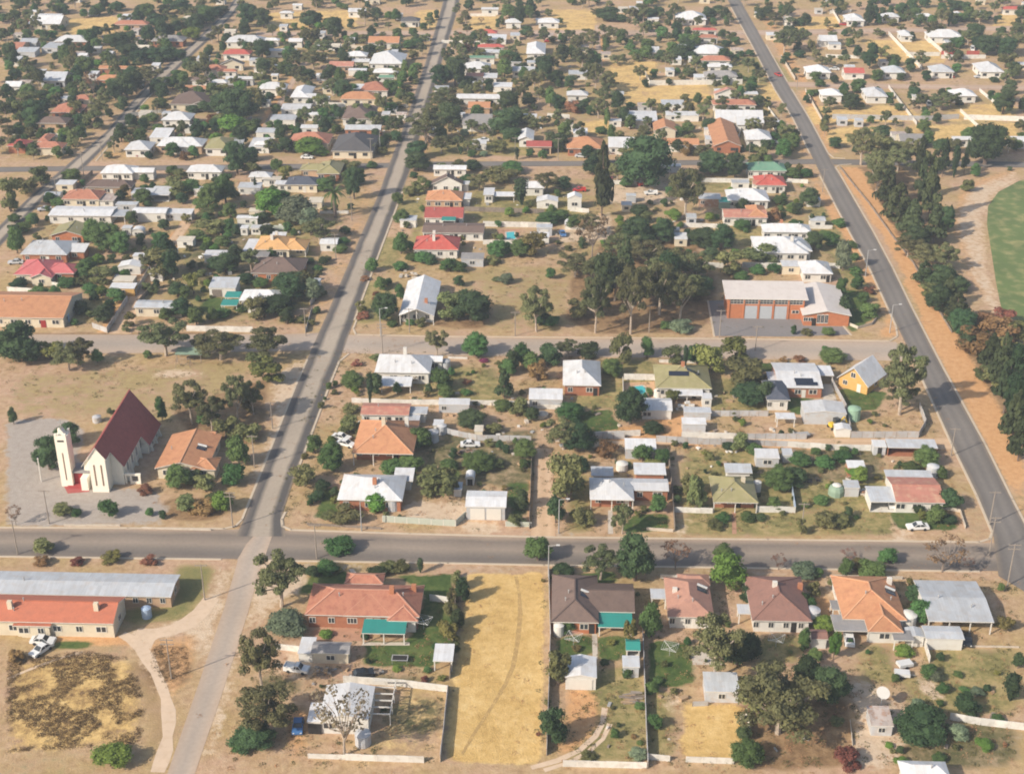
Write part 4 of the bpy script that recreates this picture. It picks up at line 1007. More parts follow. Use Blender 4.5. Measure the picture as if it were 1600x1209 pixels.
b([(1386, 1463, 686, 713, 'skil', 'z', 'b', dict(wh=2.3, walls=True, open=True, sl=.06))], 'long open fronted zinc shed on the rear lane corner', 'the long open shed', **S)
b([(1363, 1384, 690, 711, 'skil', 'w', 'z', dict(wh=2.2, win=0, doors=[(.5, .9, 1.9, 'd')]))], 'small white outhouse next to the long open shed', None, kind='shed', name='outhouse')
b([(1180, 1217, 701, 730, 'skil', 'w', 'z', dict(wh=2.4, win=1))], 'white roofed shed in the yard behind the olive verandah house', 'the yard shed', **S)
b([(1222, 1238, 704, 723, 'skil', 'z', 'z', dict(wh=2.0, win=0))], 'narrow zinc shed beside the leafy hedge row', None, **S)
b([(1323, 1351, 724, 743, 'skil', 'w', 'b', dict(wh=2.1, win=0))], 'low brown walled hut with a white roof in the yard', None, kind='shed', name='hut')
b([(1318, 1342, 754, 776, 'skil', 'z', 'z', dict(wh=2.3, win=0))], 'zinc cube shed beside the little greenhouse', 'the zinc cube shed', **S)
b([(1384, 1457, 736, 766, 'skil', 'z', 'w', dict(wh=2.6, win=1)), (1397, 1473, 747, 801, 'gx', 'p', 'w', dict(wh=2.8, sl=.22, win=3))], 'faded pink roofed white house on the street corner', 'the pink roofed corner house')
b([(1358, 1403, 760, 800, 'flat', 'z', 'w', dict(wh=2.6, walls=True))], 'zinc carport joined to the pink roofed corner house', None, **CP)

# yellow gabled barn, turned across the block
def barn():
    c = P(1345, 600); w, l, wh, rg = 7.6, 8.6, 2.6, 6.2
    R = root('gable_cottage', (c.x, c.y, 0), math.radians(-38))
    m = MB()
    for y, d in ((-l / 2, 1), (l / 2, -1)):
        q = [(-w / 2, y, 0), (w / 2, y, 0), (w / 2, y, wh), (0, y, rg - .1), (-w / 2, y, wh)]; m.face(q if d > 0 else q[::-1])
    m.face([(w / 2, -l / 2, 0), (w / 2, l / 2, 0), (w / 2, l / 2, wh), (w / 2, -l / 2, wh)]); m.face([(-w / 2, l / 2, 0), (-w / 2, -l / 2, 0), (-w / 2, -l / 2, wh), (-w / 2, l / 2, wh)])
    m.obj('wall', WALL['y'], R)
    B = Blk(); B.W, B.D, B.oh, B.wh, B.sl, B.typ = w + .8, l, .5, wh - .3, (rg - wh + .3) / (w / 2 + .4), 'gy'
    rm, _ = roof_mesh(B, -w / 2 - .4, -l / 2); rm.obj('roof', [ROOF['w'], TRIM], R)
    window(R, -.2, -l / 2 - .04, 3.3, 1.3, 1.4); window(R, -2.1, -l / 2 - .04, .9, 1.2, 1.2); link('door', DOORS['w'], R, (1.6, -l / 2 - .04, 0), None, (1.0, 1, 2.1)); window(R, w / 2 + .04, 0, .8, 1.6, 1.2, math.pi / 2)
    tag(R, 'steep white gabled cottage with a bright yellow end wall', 'cottage'); REFS.append(('the yellow gabled cottage', c.x, c.y, w / 2, l / 2)); FOOT.append((c.x - 6, c.x + 6, c.y - 6, c.y + 6))
barn()

# fire station block and the block towards the far cross street
b([(624, 679, 430, 508, 'gy', 'w', 'w', dict(wh=3.0, sl=.42, ver=2.0, win=3, chim=[(.72, .25, 1.2, 'b')]))], 'long white iron roofed house end-on to the middle street', 'the long white house')
b([(646, 717, 367, 404, 'hip', 'r', 'w', dict(wh=3.0, win=4, sl=.5, chim=[(.42, .75, 1.6, 'w'), (.44, .3, 1.6, 'w')]))], 'red hip roofed white house with two tall white chimneys', 'the red roofed house')
b([(720, 756, 395, 417, 'skil', 'q', 'z', dict(wh=2.4))], 'grey roofed shed beside the red roofed house', 'the grey shed', **S)
b([(660, 756, 349, 376, 'gx', 'b', 'w', dict(wh=2.7, sl=.2, win=5)), (738, 757, 353, 369, 'flat', 'w', 'w', dict(wh=2.8, win=0)), (690, 712, 350, 361, 'flat', 'j', 'w', dict(wh=3.6, open=True, posts=False))], 'long brown roofed house with a white end and teal sheet', 'the long brown house')
b([(663, 724, 324, 354, 'gx', 'm', 'w', dict(wh=3.0, win=4, sl=.35))], 'maroon roofed white house beside the sealed church street', 'the maroon roofed house')
b([(665, 723, 297, 326, 'hip', 'o', 't', dict(wh=2.9, win=4)), (721, 736, 302, 322, 'flat', 'w', 'w', dict(wh=2.6, win=0))], 'orange tiled hip roofed house with a white side carport', 'the orange hip house')
b([(674, 724, 271, 301, 'gy', 'b', 'w', dict(wh=3.0, sl=.5, win=3)), (721, 734, 284, 299, 'flat', 'w', 'w', dict(wh=2.6, win=0))], 'brown gabled white house behind the orange hip house', 'the brown gabled house')
b([(677, 729, 258, 276, 'gx', 'w', 'w', dict(wh=2.7))], 'white gabled house on the far cross street corner', 'the far white corner house')
b([(755, 772, 294, 317, 'flat', 'w', 'w', {}), (770, 804, 301, 316, 'skil', 'w', 'w', dict(wh=2.3, open=True))], 'two-part white garden studio with an open side', 'the white studio')
b([(812, 851, 283, 306, 'hip', 'w', 'w', {})], 'white house half hidden behind a dark conifer', 'the half-hidden white house')
b([(838, 872, 304, 326, 'gy', 'w', 'w', dict(win=1))], 'white gabled shed near the red machinery', 'the machinery shed', **S)
b([(886, 909, 299, 328, 'gy', 'w', 'w', dict(wh=4, sl=.4, win=1))], 'tall narrow white gabled shed beside the tall pine', 'the tall white shed', **S)
b([(838, 863, 350, 369, 'flat', 'z', 'z', dict(wh=2.8, doors=[(.5, 2.5, 2.2, 'w')], win=0))], 'grey iron shed facing a small dark car', 'the grey iron shed', **S)
b([(882, 911, 340, 359, 'arch', 'w', 'w', dict(wh=1.2, sl=.5, win=0))], 'white arched hut beside round bushes', None, kind='shed', name='hut')
b([(978, 994, 306, 317, 'flat', 'z', 'z', dict(win=0))], 'small grey shed in the machinery yard', None, **S)
b([(1091, 1126, 302, 323, 'gx', 'z', 'h', dict(wh=2.7, sl=.15))], 'rust walled shed with a pale iron roof', 'the rust walled shed', **S)
b([(1123, 1141, 308, 327, 'flat', 'j', 'j' if False else 'g', dict(win=0))], 'teal garden shed beside a rust walled shed', None, **S)
b([(1024, 1064, 258, 270, 'flat', 'z', 'z', dict(win=0))], 'grey flat shed by the far cross street', None, **S)
b([(1040, 1062, 358, 371, 'flat', 'z', 'z', dict(win=0))], 'pale iron shed behind the dark cypress clump', None, **S)
b([(1167, 1228, 253, 279, 'hip', 'n', 'w', dict(win=4))], 'green hip roofed white house on the dark street corner', 'the green roofed house')
b([(1180, 1228, 273, 302, 'hip', 'r', 'w', dict(win=4)), (1175, 1200, 283, 300, 'gx', 'p', 'w', {})], 'red roofed white house behind the green roofed house', 'the red and pink house')
b([(1136, 1201, 294, 326, 'hip', 'w', 'w', dict(win=4)), (1180, 1202, 303, 326, 'hip', 'w', 'w', {})], 'white roofed house in front of the red and pink house', 'the white house in mid row')
b([(1130, 1198, 327, 353, 'gx', 'p', 'w', dict(sl=.25, win=4)), (1168, 1198, 321, 352, 'hip', 'o', 'w', dict(wh=3.1))], 'white house with an orange hip and pale pink wing', 'the orange and pink house')
b([(1191, 1267, 349, 376, 'hip', 'w', 'w', dict(win=4, chim=[(.4, .6, 1.2, 'b')])), (1215, 1250, 350, 372, 'hip', 'w', 'w', {})], 'white hip roofed house, further of two by the dark street', 'the further white hip house')
b([(1179, 1262, 369, 409, 'hip', 'w', 'w', dict(win=5, chim=[(.72, .4, 1.5, 'w')], sl=.4)), (1228, 1268, 374, 405, 'hip', 'z', 'w', {})], 'pale hip roofed house, closer of two by the dark street', 'the closer white hip house')
b([(1221, 1250, 407, 429, 'flat', 'w', 'k', dict(wh=2.6))], 'little cream shed behind the fire station', 'the little cream shed', **S)
b([(1252, 1300, 406, 441, 'hip', 'w', 'w', dict(wh=2.8, win=2, sl=.5))], 'small white hip roofed cottage right behind the fire station office', 'the small white cottage')

# lane block beyond the church park
b([(158, 210, 257, 283, 'hip', 'w', 'w', dict(win=3)), (195, 242, 262, 281, 'gx', 'w', 'w', {})], 'white hip roofed house at the far street corner', 'the white far-corner house')
b([(134, 208, 281, 305, 'hip', 'b', 't', dict(win=3))], 'brown-grey hip roofed house behind the terracotta house', 'the brown-grey house')
b([(98, 158, 296, 324, 'hip', 't', 'k', dict(win=3)), (142, 180, 303, 324, 'flat', 'l', 'w', dict(wh=2.5))], 'terracotta tiled cream house with an open rusty pergola', 'the terracotta house')
b([(205, 240, 294, 313, 'flat', 'w', 'w', {}), (232, 265, 291, 315, 'flat', 'w', 'w', dict(open=True, walls=True))], 'pair of joined flat white sheds in a leafy yard', 'the joined white sheds', **S)
b([(77, 176, 323, 350, 'gx', 'w', 'w', dict(sl=.14, win=4)), (150, 197, 328, 350, 'flat', 'z', 'w', dict(open=True))], 'wide white low roofed house with a zinc end', 'the wide white house')
b([(181, 215, 315, 331, 'flat', 'z', 'z', {})], 'grey flat shed behind the wide white house', None, **S)
b([(206, 261, 324, 347, 'gx', 'w', 'w', dict(wh=3, sl=.2))], 'long white shed beside the dirt lane', 'the long white lane shed', **S)
b([(258, 301, 326, 345, 'skil', 'w', 'z', {})], 'white lean-to shed on the edge of the dirt lane', None, **S)
b([(80, 134, 345, 381, 'gy', 'v', 'o', dict(wh=2.8, sl=.3, win=2))], 'olive roofed house with an orange brick gable end', 'the olive gabled house')
b([(34, 108, 375, 411, 'hip', 'z', 'b', dict(win=3, sl=.4)), (100, 135, 381, 406, 'skil', 'w', 'b', dict(sl=.12))], 'pale hip roofed brick house with a white lean-to', 'the pale hip brick house')
b([(24, 84, 405, 443, 'hip', 's', 'k', dict(win=2, sl=.45)), (70, 119, 411, 440, 'hip', 's', 'b', dict(win=1)), (48, 84, 417, 447, 'gy', 's', 'k', dict(win=1))], 'crimson pink roofed house with three hips', 'the crimson roofed house')
b([(-50, 103, 457, 511, 'gx', 'o', 'k', dict(wh=3.0, sl=.3, win=7, doors=[(.78, 1.4, 2.1, 'r')]))], 'long orange tiled cream building with a red door', 'the long orange building')
b([(185, 221, 405, 429, 'gy', 'w', 'w', dict(win=1))], 'white gable shed next to the dirt lane', 'the white lane shed', **S)
b([(208, 236, 402, 412, 'flat', 'w', 'w', {})], 'flat white lean-to behind the white lane shed', None, **S)
b([(172, 212, 442, 463, 'skil', 'w', 'y', dict(wh=2.5))], 'orange walled shed with a pale skillion roof', 'the orange walled shed', **S)
b([(191, 206, 353, 368, 'flat', 'w', 'w', {})], 'small white shed next to an arched white shed', None, **S)
b([(206, 225, 353, 369, 'arch', 'w', 'w', dict(wh=1.5, sl=.5))], 'arched white shed behind the big pale-green tree', 'the arched white shed', **S)
b([(211, 286, 470, 495, 'gx', 'z', 'k', dict(sl=.2, win=3))], 'long low zinc roofed house beside the lane mouth', 'the low zinc house')
b([(292, 348, 257, 281, 'hip', 'w', 'w', dict(win=3))], 'white hip roofed house behind dark trees on far cross street', 'the white hip street house')
b([(303, 323, 291, 307, 'flat', 'w', 'w', {})], 'small white shed beside the great green tree', None, **S)
b([(389, 425, 268, 289, 'hip', 'w', 'w', {}), (410, 440, 282, 292, 'flat', 'k', 'w', {})], 'white hip roofed house with a long cream annexe', 'the white annexe house')
b([(372, 408, 285, 304, 'skil', 'z', 'w', {})], 'zinc roofed shed behind the bright green tree', None, **S)
b([(446, 498, 275, 301, 'hip', 'd', 'k', dict(win=3)), (430, 453, 284, 300, 'skil', 'w', 'w', {})], 'blue-black hip roofed house with white side roof', 'the blue-black house')
b([(469, 515, 256, 278, 'hip', 'v', 't', dict(win=2)), (495, 532, 252, 283, 'hip', 'v', 'b', dict(win=2))], 'olive tiled brick house on the far cross street', 'the far olive house')
b([(482, 504, 308, 327, 'skil', 'k', 'k', {})], 'cream roofed shed between grey tree and palm', 'the cream shed', **S)
b([(389, 414, 325, 340, 'hip', 'k', 'k', dict(wh=2.2))], 'small straw-coloured gazebo in a back garden', 'the gazebo', kind='shed', name='gazebo')
b([(370, 404, 338, 352, 'gx', 'w', 'w', dict(sl=.15))], 'low white shed beside a green fence', 'the low white shed', **S)
b([(376, 388, 354, 368, 'flat', 'w', 'w', {}), (392, 408, 354, 367, 'flat', 'w', 'w', {})], 'two white huts joined by a low wall', None, kind='shed', name='hut')
b([(398, 455, 368, 404, 'hip', 'y', 'k', dict(wh=3.0, win=2, sl=.45, chim=[(.5, .8, 1.5, 'w'), (.45, .35, 1.5, 'w')])), (440, 479, 374, 404, 'hip', 'y', 'k', dict(ver=2.0, wh=2.9)), (380, 405, 374, 404, 'flat', 'w', 'w', dict(wh=2.6)), (394, 420, 392, 412, 'flat', 'q', 'w', dict(wh=2.4, D=5))], 'sandy orange hip roofed house with an arched verandah', 'the sandy orange house')
b([(319, 357, 391, 411, 'skil', 'w', 'w', {})], 'white roofed shed with blank walls beside tall shrubs', 'the blank white shed', **S)
b([(393, 473, 402, 441, 'hip', 'b', 'o', dict(win=4, sl=.42))], 'dark brown hip roofed brick house', 'the dark brown house')
b([(327, 370, 433, 464, 'skil', 'z', 'w', dict(wh=2.8, sl=.12, doors=[(.3, 2.6, 2.2, 'b')]))], 'white shed with a brown roller door above a lawn', 'the brown door shed', **S)
b([(375, 441, 452, 484, 'hip', 'w', 'w', dict(win=3)), (385, 420, 455, 489, 'hip', 'w', 'w', {}), (352, 376, 461, 476, 'skil', 'j', 'w', dict(open=True, wh=2.4)), (346, 372, 471, 488, 'skil', 'j', 'w', dict(open=True, wh=2.3))], 'white hip roofed house with teal awnings', 'the teal awning house')

# ------------------------------------------------------------------ surveyed buildings, far blocks (labels composed from look and row)
FAR = '''
12 45 217 240 hip r b;52 100 221 243 hip t k + 60 78 209 232 hip t k;58 106 182 204 hip b t;80 127 160 187 hip t b;114 144 148 167 hip t k;8 34 127 146 gx w w;64 103 112 137 gx z z;150 200 117 136 hip o b;155 226 103 118 gx o b
85 138 55 75 hip w b;45 96 24 47 gx w k + 58 95 22 34 flat w w;178 232 32 48 hip t t;160 192 56 69 gx c w;12 34 66 86 gx t t s;30 58 60 76 gx z z s;24 56 74 90 skil z z s;65 91 66 84 flat z z s;118 138 83 97 gx w w;142 158 72 84 skil w w s;207 234 72 84 gx k w
283 309 25 40 hip k w;237 288 55 74 hip q b;8 30 88 104 skil w w s;160 176 80 94 gx w w s;190 212 22 34 skil w w s
353 413 55 76 hip w w;348 392 77 95 hip r w;345 382 91 111 gy c k;318 352 101 120 hip t w + 338 371 108 122 hip t w;353 397 121 134 gx w z;330 356 124 140 hip w w;299 329 121 136 hip b w;284 338 134 150 hip o k
266 326 142 174 hip b k + 300 326 155 174 gy b k;253 299 174 199 hip w w;234 264 200 225 skil w w s;195 236 219 246 hip w w;246 318 214 240 hip w t + 262 300 215 241 hip w w;320 362 214 244 hip v w + 345 378 216 240 skil z w;288 311 200 209 skil w w s;389 421 215 240 skil w w s;400 431 200 217 skil z w s
404 447 128 150 hip w w;454 484 133 163 hip w w + 474 494 146 163 gx w w;550 578 132 150 skil w w + 562 607 127 152 hip t w;532 590 143 166 hip o k;439 485 162 181 gx w w s;534 584 162 197 hip b w;422 462 179 197 skil z w s;539 596 195 214 gx z b;451 515 206 236 hip t k + 478 514 206 230 hip t k;518 584 207 248 hip c k;469 497 195 210 skil w w s;398 420 224 238 hip w w
575 624 57 77 gx o w;544 572 13 28 gx w w;540 574 80 98 hip w w;550 578 92 107 gx w k;577 631 79 110 hip w w;583 623 107 124 hip w w;592 616 118 132 gx n w;514 553 96 114 gx p t;544 573 107 119 skil w w s;451 473 60 75 gx w w;415 464 76 90 gx w w;412 437 64 73 hip w w;437 459 19 30 hip w w;626 656 26 43 hip c w;428 452 102 113 skil w w s
789 815 29 45 hip w w;840 874 28 45 hip w w;741 777 46 62 hip r w;761 791 54 70 skil w w s;746 788 69 84 hip r w;750 781 78 92 skil w w;723 773 87 101 gx n w;723 766 96 118 hip w w;728 756 114 130 gx p w;755 777 115 132 skil w w;822 852 65 94 hip w w;800 836 104 122 gx z w;752 779 12 24 gx w w;770 800 129 145 skil w w s
713 781 147 165 gx w w;731 766 159 180 gx o t;722 769 178 206 gx q w;809 834 200 230 gy w w;822 862 220 241 gx m t;813 839 178 192 skil w w s;885 919 141 160 hip w w;885 944 213 244 hip o b;950 991 214 242 gx w w;895 918 200 218 gx w w s;978 1027 174 200 skil w w;1021 1057 185 216 gy o k;1027 1092 216 238 gx o w;1033 1069 156 173 skil z w s;1040 1092 174 190 skil w w s;951 971 188 199 skil w w s
1114 1158 184 240 gy o b;1118 1193 172 203 gx w k + 1150 1184 182 206 gx w w;1113 1181 155 175 hip t w;1115 1157 138 158 gy p w;1165 1206 202 230 hip w w;1100 1120 200 212 flat w w s;1102 1122 212 228 flat w w s
1056 1104 17 40 hip w w;1082 1120 44 57 hip r w;1091 1122 54 69 hip t w;1082 1135 70 94 hip w w;1094 1141 87 105 hip t w;1105 1144 99 115 hip w w;1100 1152 110 130 hip q w;1084 1101 116 130 skil w w s;1047 1065 89 102 skil w w s;888 918 110 125 skil z w s;1018 1030 73 92 gx w w;1048 1064 88 101 skil w w s;1040 1054 106 120 hip w w s
1322 1351 21 42 hip w w;1377 1405 20 36 hip w w;1280 1308 55 74 gx w w;1294 1314 66 78 skil z w s;1259 1298 101 124 hip w w;1318 1350 106 125 gx r w;1380 1414 102 124 hip z w;1225 1239 26 43 skil k w;1433 1457 21 35 hip w w;1487 1506 18 34 hip w w;1406 1426 47 66 hip w w;1450 1504 46 68 hip w w;1455 1490 100 123 hip z w;1530 1568 96 123 hip w w;1566 1600 10 24 hip r w
1282 1316 138 160 hip w w;1352 1386 136 162 hip w w;1486 1525 138 161 hip w w;1405 1444 209 234 gx q k;1487 1520 213 230 gx w w;1575 1606 213 233 gx w w;1425 1440 146 160 skil w w s;1308 1324 182 197 skil z z s
'''
NTH = 'first second third fourth fifth sixth seventh eighth ninth tenth eleventh twelfth thirteenth fourteenth fifteenth sixteenth seventeenth eighteenth nineteenth'.split()
NTH += [t + '-' + u for t in ('twenty', 'thirty', 'forty', 'fifty') for u in NTH[:9]]
def nth(n): return NTH[min(n, len(NTH) - 1)]
def block_of(px, py):
    if py > 205: return 'near row'
    return 'second row' if py > 150 else 'third row' if py > 110 else 'fourth row' if py > 75 else 'back row'
def zone_of(px, py):
    xl = np.interp(py, [12, 60, 121, 160, 207, 262], [362, 322, 254, 215, 176, 118])
    xa = np.interp(py, [12, 100, 200, 262], [702, 676, 645, 622]); xb = np.interp(py, [12, 70, 140, 186, 240], [1153, 1186, 1222, 1252, 1278])
    return 'far corner block' if px < xl else 'far church-side block' if px < xa else 'far middle block' if px < xb else 'far oval-side block'
far = []
for ln in FAR.strip().split('\n'):
    for ent in ln.split(';'):
        blocks, kind = [], 'house'
        for part in ent.split('+'):
            t = part.split()
            wl = t[6] if t[6] in WALL else 'w'
            blocks.append((float(t[0]), float(t[1]), float(t[2]), float(t[3]), t[4], t[5], wl, {}))
            if len(t) > 7: kind = 'shed'
        far.append((blocks, kind))
from collections import defaultdict
fg = defaultdict(list)
for blocks, kind in far:
    B = blocks[0]; px, py = (B[0] + B[1]) / 2, B[3]
    shape = {'hip': 'hip roofed', 'gx': 'gable roofed', 'gy': 'end-gabled', 'skil': 'flat roofed', 'flat': 'flat roofed'}[B[4]]
    fg[(ROOFWORD[B[5]], kind, block_of(px, py), zone_of(px, py))].append((px, blocks, shape))
for (colr, kind, row, zone), lst in fg.items():
    lst.sort(key=lambda e: e[0])
    for i, (px, blocks, shape) in enumerate(lst):
        pre = 'only' if len(lst) == 1 else nth(i)
        lab = f'{pre} {colr} roofed {kind} from the church side, {row} of the {zone}' if len(lst) > 1 else f'only {colr} roofed {kind} in the {row} of the {zone}'
        ref = f'{pre} {colr} {kind} of {row}, {zone[:-6]}'
        b(blocks, lab, ref, near=False, kind=kind, group='buildings in the far blocks')
# ------------------------------------------------------------------ trees and shrubs
def leafmat(name, col, dark=.45, trans=.25):
    m = bpy.data.materials.new(name); m.use_nodes = True
    t = m.node_tree; N = t.nodes; L = t.links
    bs = N['Principled BSDF']; bs.inputs['Roughness'].default_value = .75; bs.inputs['Specular IOR Level'].default_value = .15
    oi = N.new('ShaderNodeObjectInfo'); tc = N.new('ShaderNodeTexCoord')
    nz = N.new('ShaderNodeTexNoise'); nz.inputs['Scale'].default_value = 5.0; nz.inputs['Detail'].default_value = 3
    L.new(tc.outputs['Object'], nz.inputs['Vector'])
    mx = N.new('ShaderNodeMix'); mx.data_type = 'RGBA'
    mx.inputs[6].default_value = (*[c * .85 for c in col], 1)
    mx.inputs[7].default_value = (col[0] * 2.1, col[1] * 1.95, col[2] * 1.6, 1)
    L.new(nz.outputs['Fac'], mx.inputs[0])
    hs = N.new('ShaderNodeHueSaturation')
    def mm(a, s, o):
        n = N.new('ShaderNodeMath'); n.operation = 'MULTIPLY_ADD'; L.new(a, n.inputs[0]); n.inputs[1].default_value = s; n.inputs[2].default_value = o; return n.outputs[0]
    L.new(mm(oi.outputs['Random'], .07, .455), hs.inputs['Hue'])
    fr = N.new('ShaderNodeMath'); fr.operation = 'FRACT'
    L.new(mm(oi.outputs['Random'], 7.31, 0), fr.inputs[0])
    L.new(mm(fr.outputs[0], .7, .68), hs.inputs['Value']); L.new(mx.outputs[2], hs.inputs['Color'])
    L.new(hs.outputs[0], bs.inputs['Base Color'])
    tr = N.new('ShaderNodeBsdfTranslucent'); L.new(hs.outputs[0], tr.inputs[0])
    ms = N.new('ShaderNodeMixShader'); ms.inputs[0].default_value = trans
    L.new(bs.outputs[0], ms.inputs[1]); L.new(tr.outputs[0], ms.inputs[2])
    L.new(ms.outputs[0], N['Material Output'].inputs[0])
    return m
LEAF = {
 'g': leafmat('gum_leaves', (.096, .112, .056)), 'r': leafmat('green_leaves', (.056, .108, .038)), 'd': leafmat('dark_leaves', (.036, .066, .031)),
 'b': leafmat('bright_leaves', (.085, .155, .035)), 's': leafmat('olive_leaves', (.098, .114, .050)), 'p': leafmat('pine_needles', (.040, .058, .028)),
 'c': leafmat('cypress_leaves', (.034, .058, .03)), 'y': leafmat('yellow_green_leaves', (.125, .128, .042)), 'o': leafmat('rusty_leaves', (.17, .10, .055)),
 'x': leafmat('blue_grey_leaves', (.105, .145, .10)), 'k': leafmat('sparse_reddish_leaves', (.12, .075, .05)), 'm': leafmat('palm_fronds', (.085, .12, .04)), 'w': leafmat('pale_sparse_leaves', (.13, .125, .085)),
 'z': leafmat('pink_flowers', (.22, .05, .085)),
}
def leafcloud(mb, lobes, n, size, R, flat=1.0, core=.72):
    """Leaf clumps spread over the skins of overlapping lobes, with a rough inner body so that only the edges are open."""
    for (cx, cy, cz, r, rz) in lobes:
        if core:
            k = len(mb.v); nn, mmr = 6, 4
            for j in range(1, mmr):
                ph = math.pi * j / mmr
                for i in range(nn):
                    th = 2 * math.pi * i / nn + j
                    q = core * R.uniform(.8, 1.1)
                    mb.v.append((cx + r * q * math.sin(ph) * math.cos(th), cy + r * q * math.sin(ph) * math.sin(th), cz + rz * q * math.cos(ph)))
            for j in range(mmr - 2):
                for i in range(nn):
                    i2 = (i + 1) % nn
                    mb.f.append((k + j * nn + i, k + (j + 1) * nn + i, k + (j + 1) * nn + i2, k + j * nn + i2)); mb.m.append(0)
            mb.f.append(tuple(k + i for i in range(nn))); mb.m.append(0)
        for _ in range(n):
            u, t = R.uniform(-.55, 1), R.uniform(0, 2 * math.pi)
            s = math.sqrt(max(0, 1 - u * u))
            q = R.uniform(.62, 1.22)
            nrm = Vector((s * math.cos(t), s * math.sin(t), u))
            c = Vector((cx + r * q * nrm.x, cy + r * q * nrm.y, cz + rz * q * nrm.z))
            nr = (nrm + Vector((R.gauss(0, .45), R.gauss(0, .45), R.gauss(.15, .4)))).normalized()
            a = nr.orthogonal().normalized(); a.rotate(Matrix.Rotation(R.uniform(0, 6.28), 3, nr)); bb = nr.cross(a)
            sz = size * R.uniform(.6, 1.35)
            a *= sz; bb *= sz * R.uniform(.5, .95) * flat
            mb.face([c - a - bb * .6, c + a * .3 - bb, c + a + bb * .5, c - a * .2 + bb])
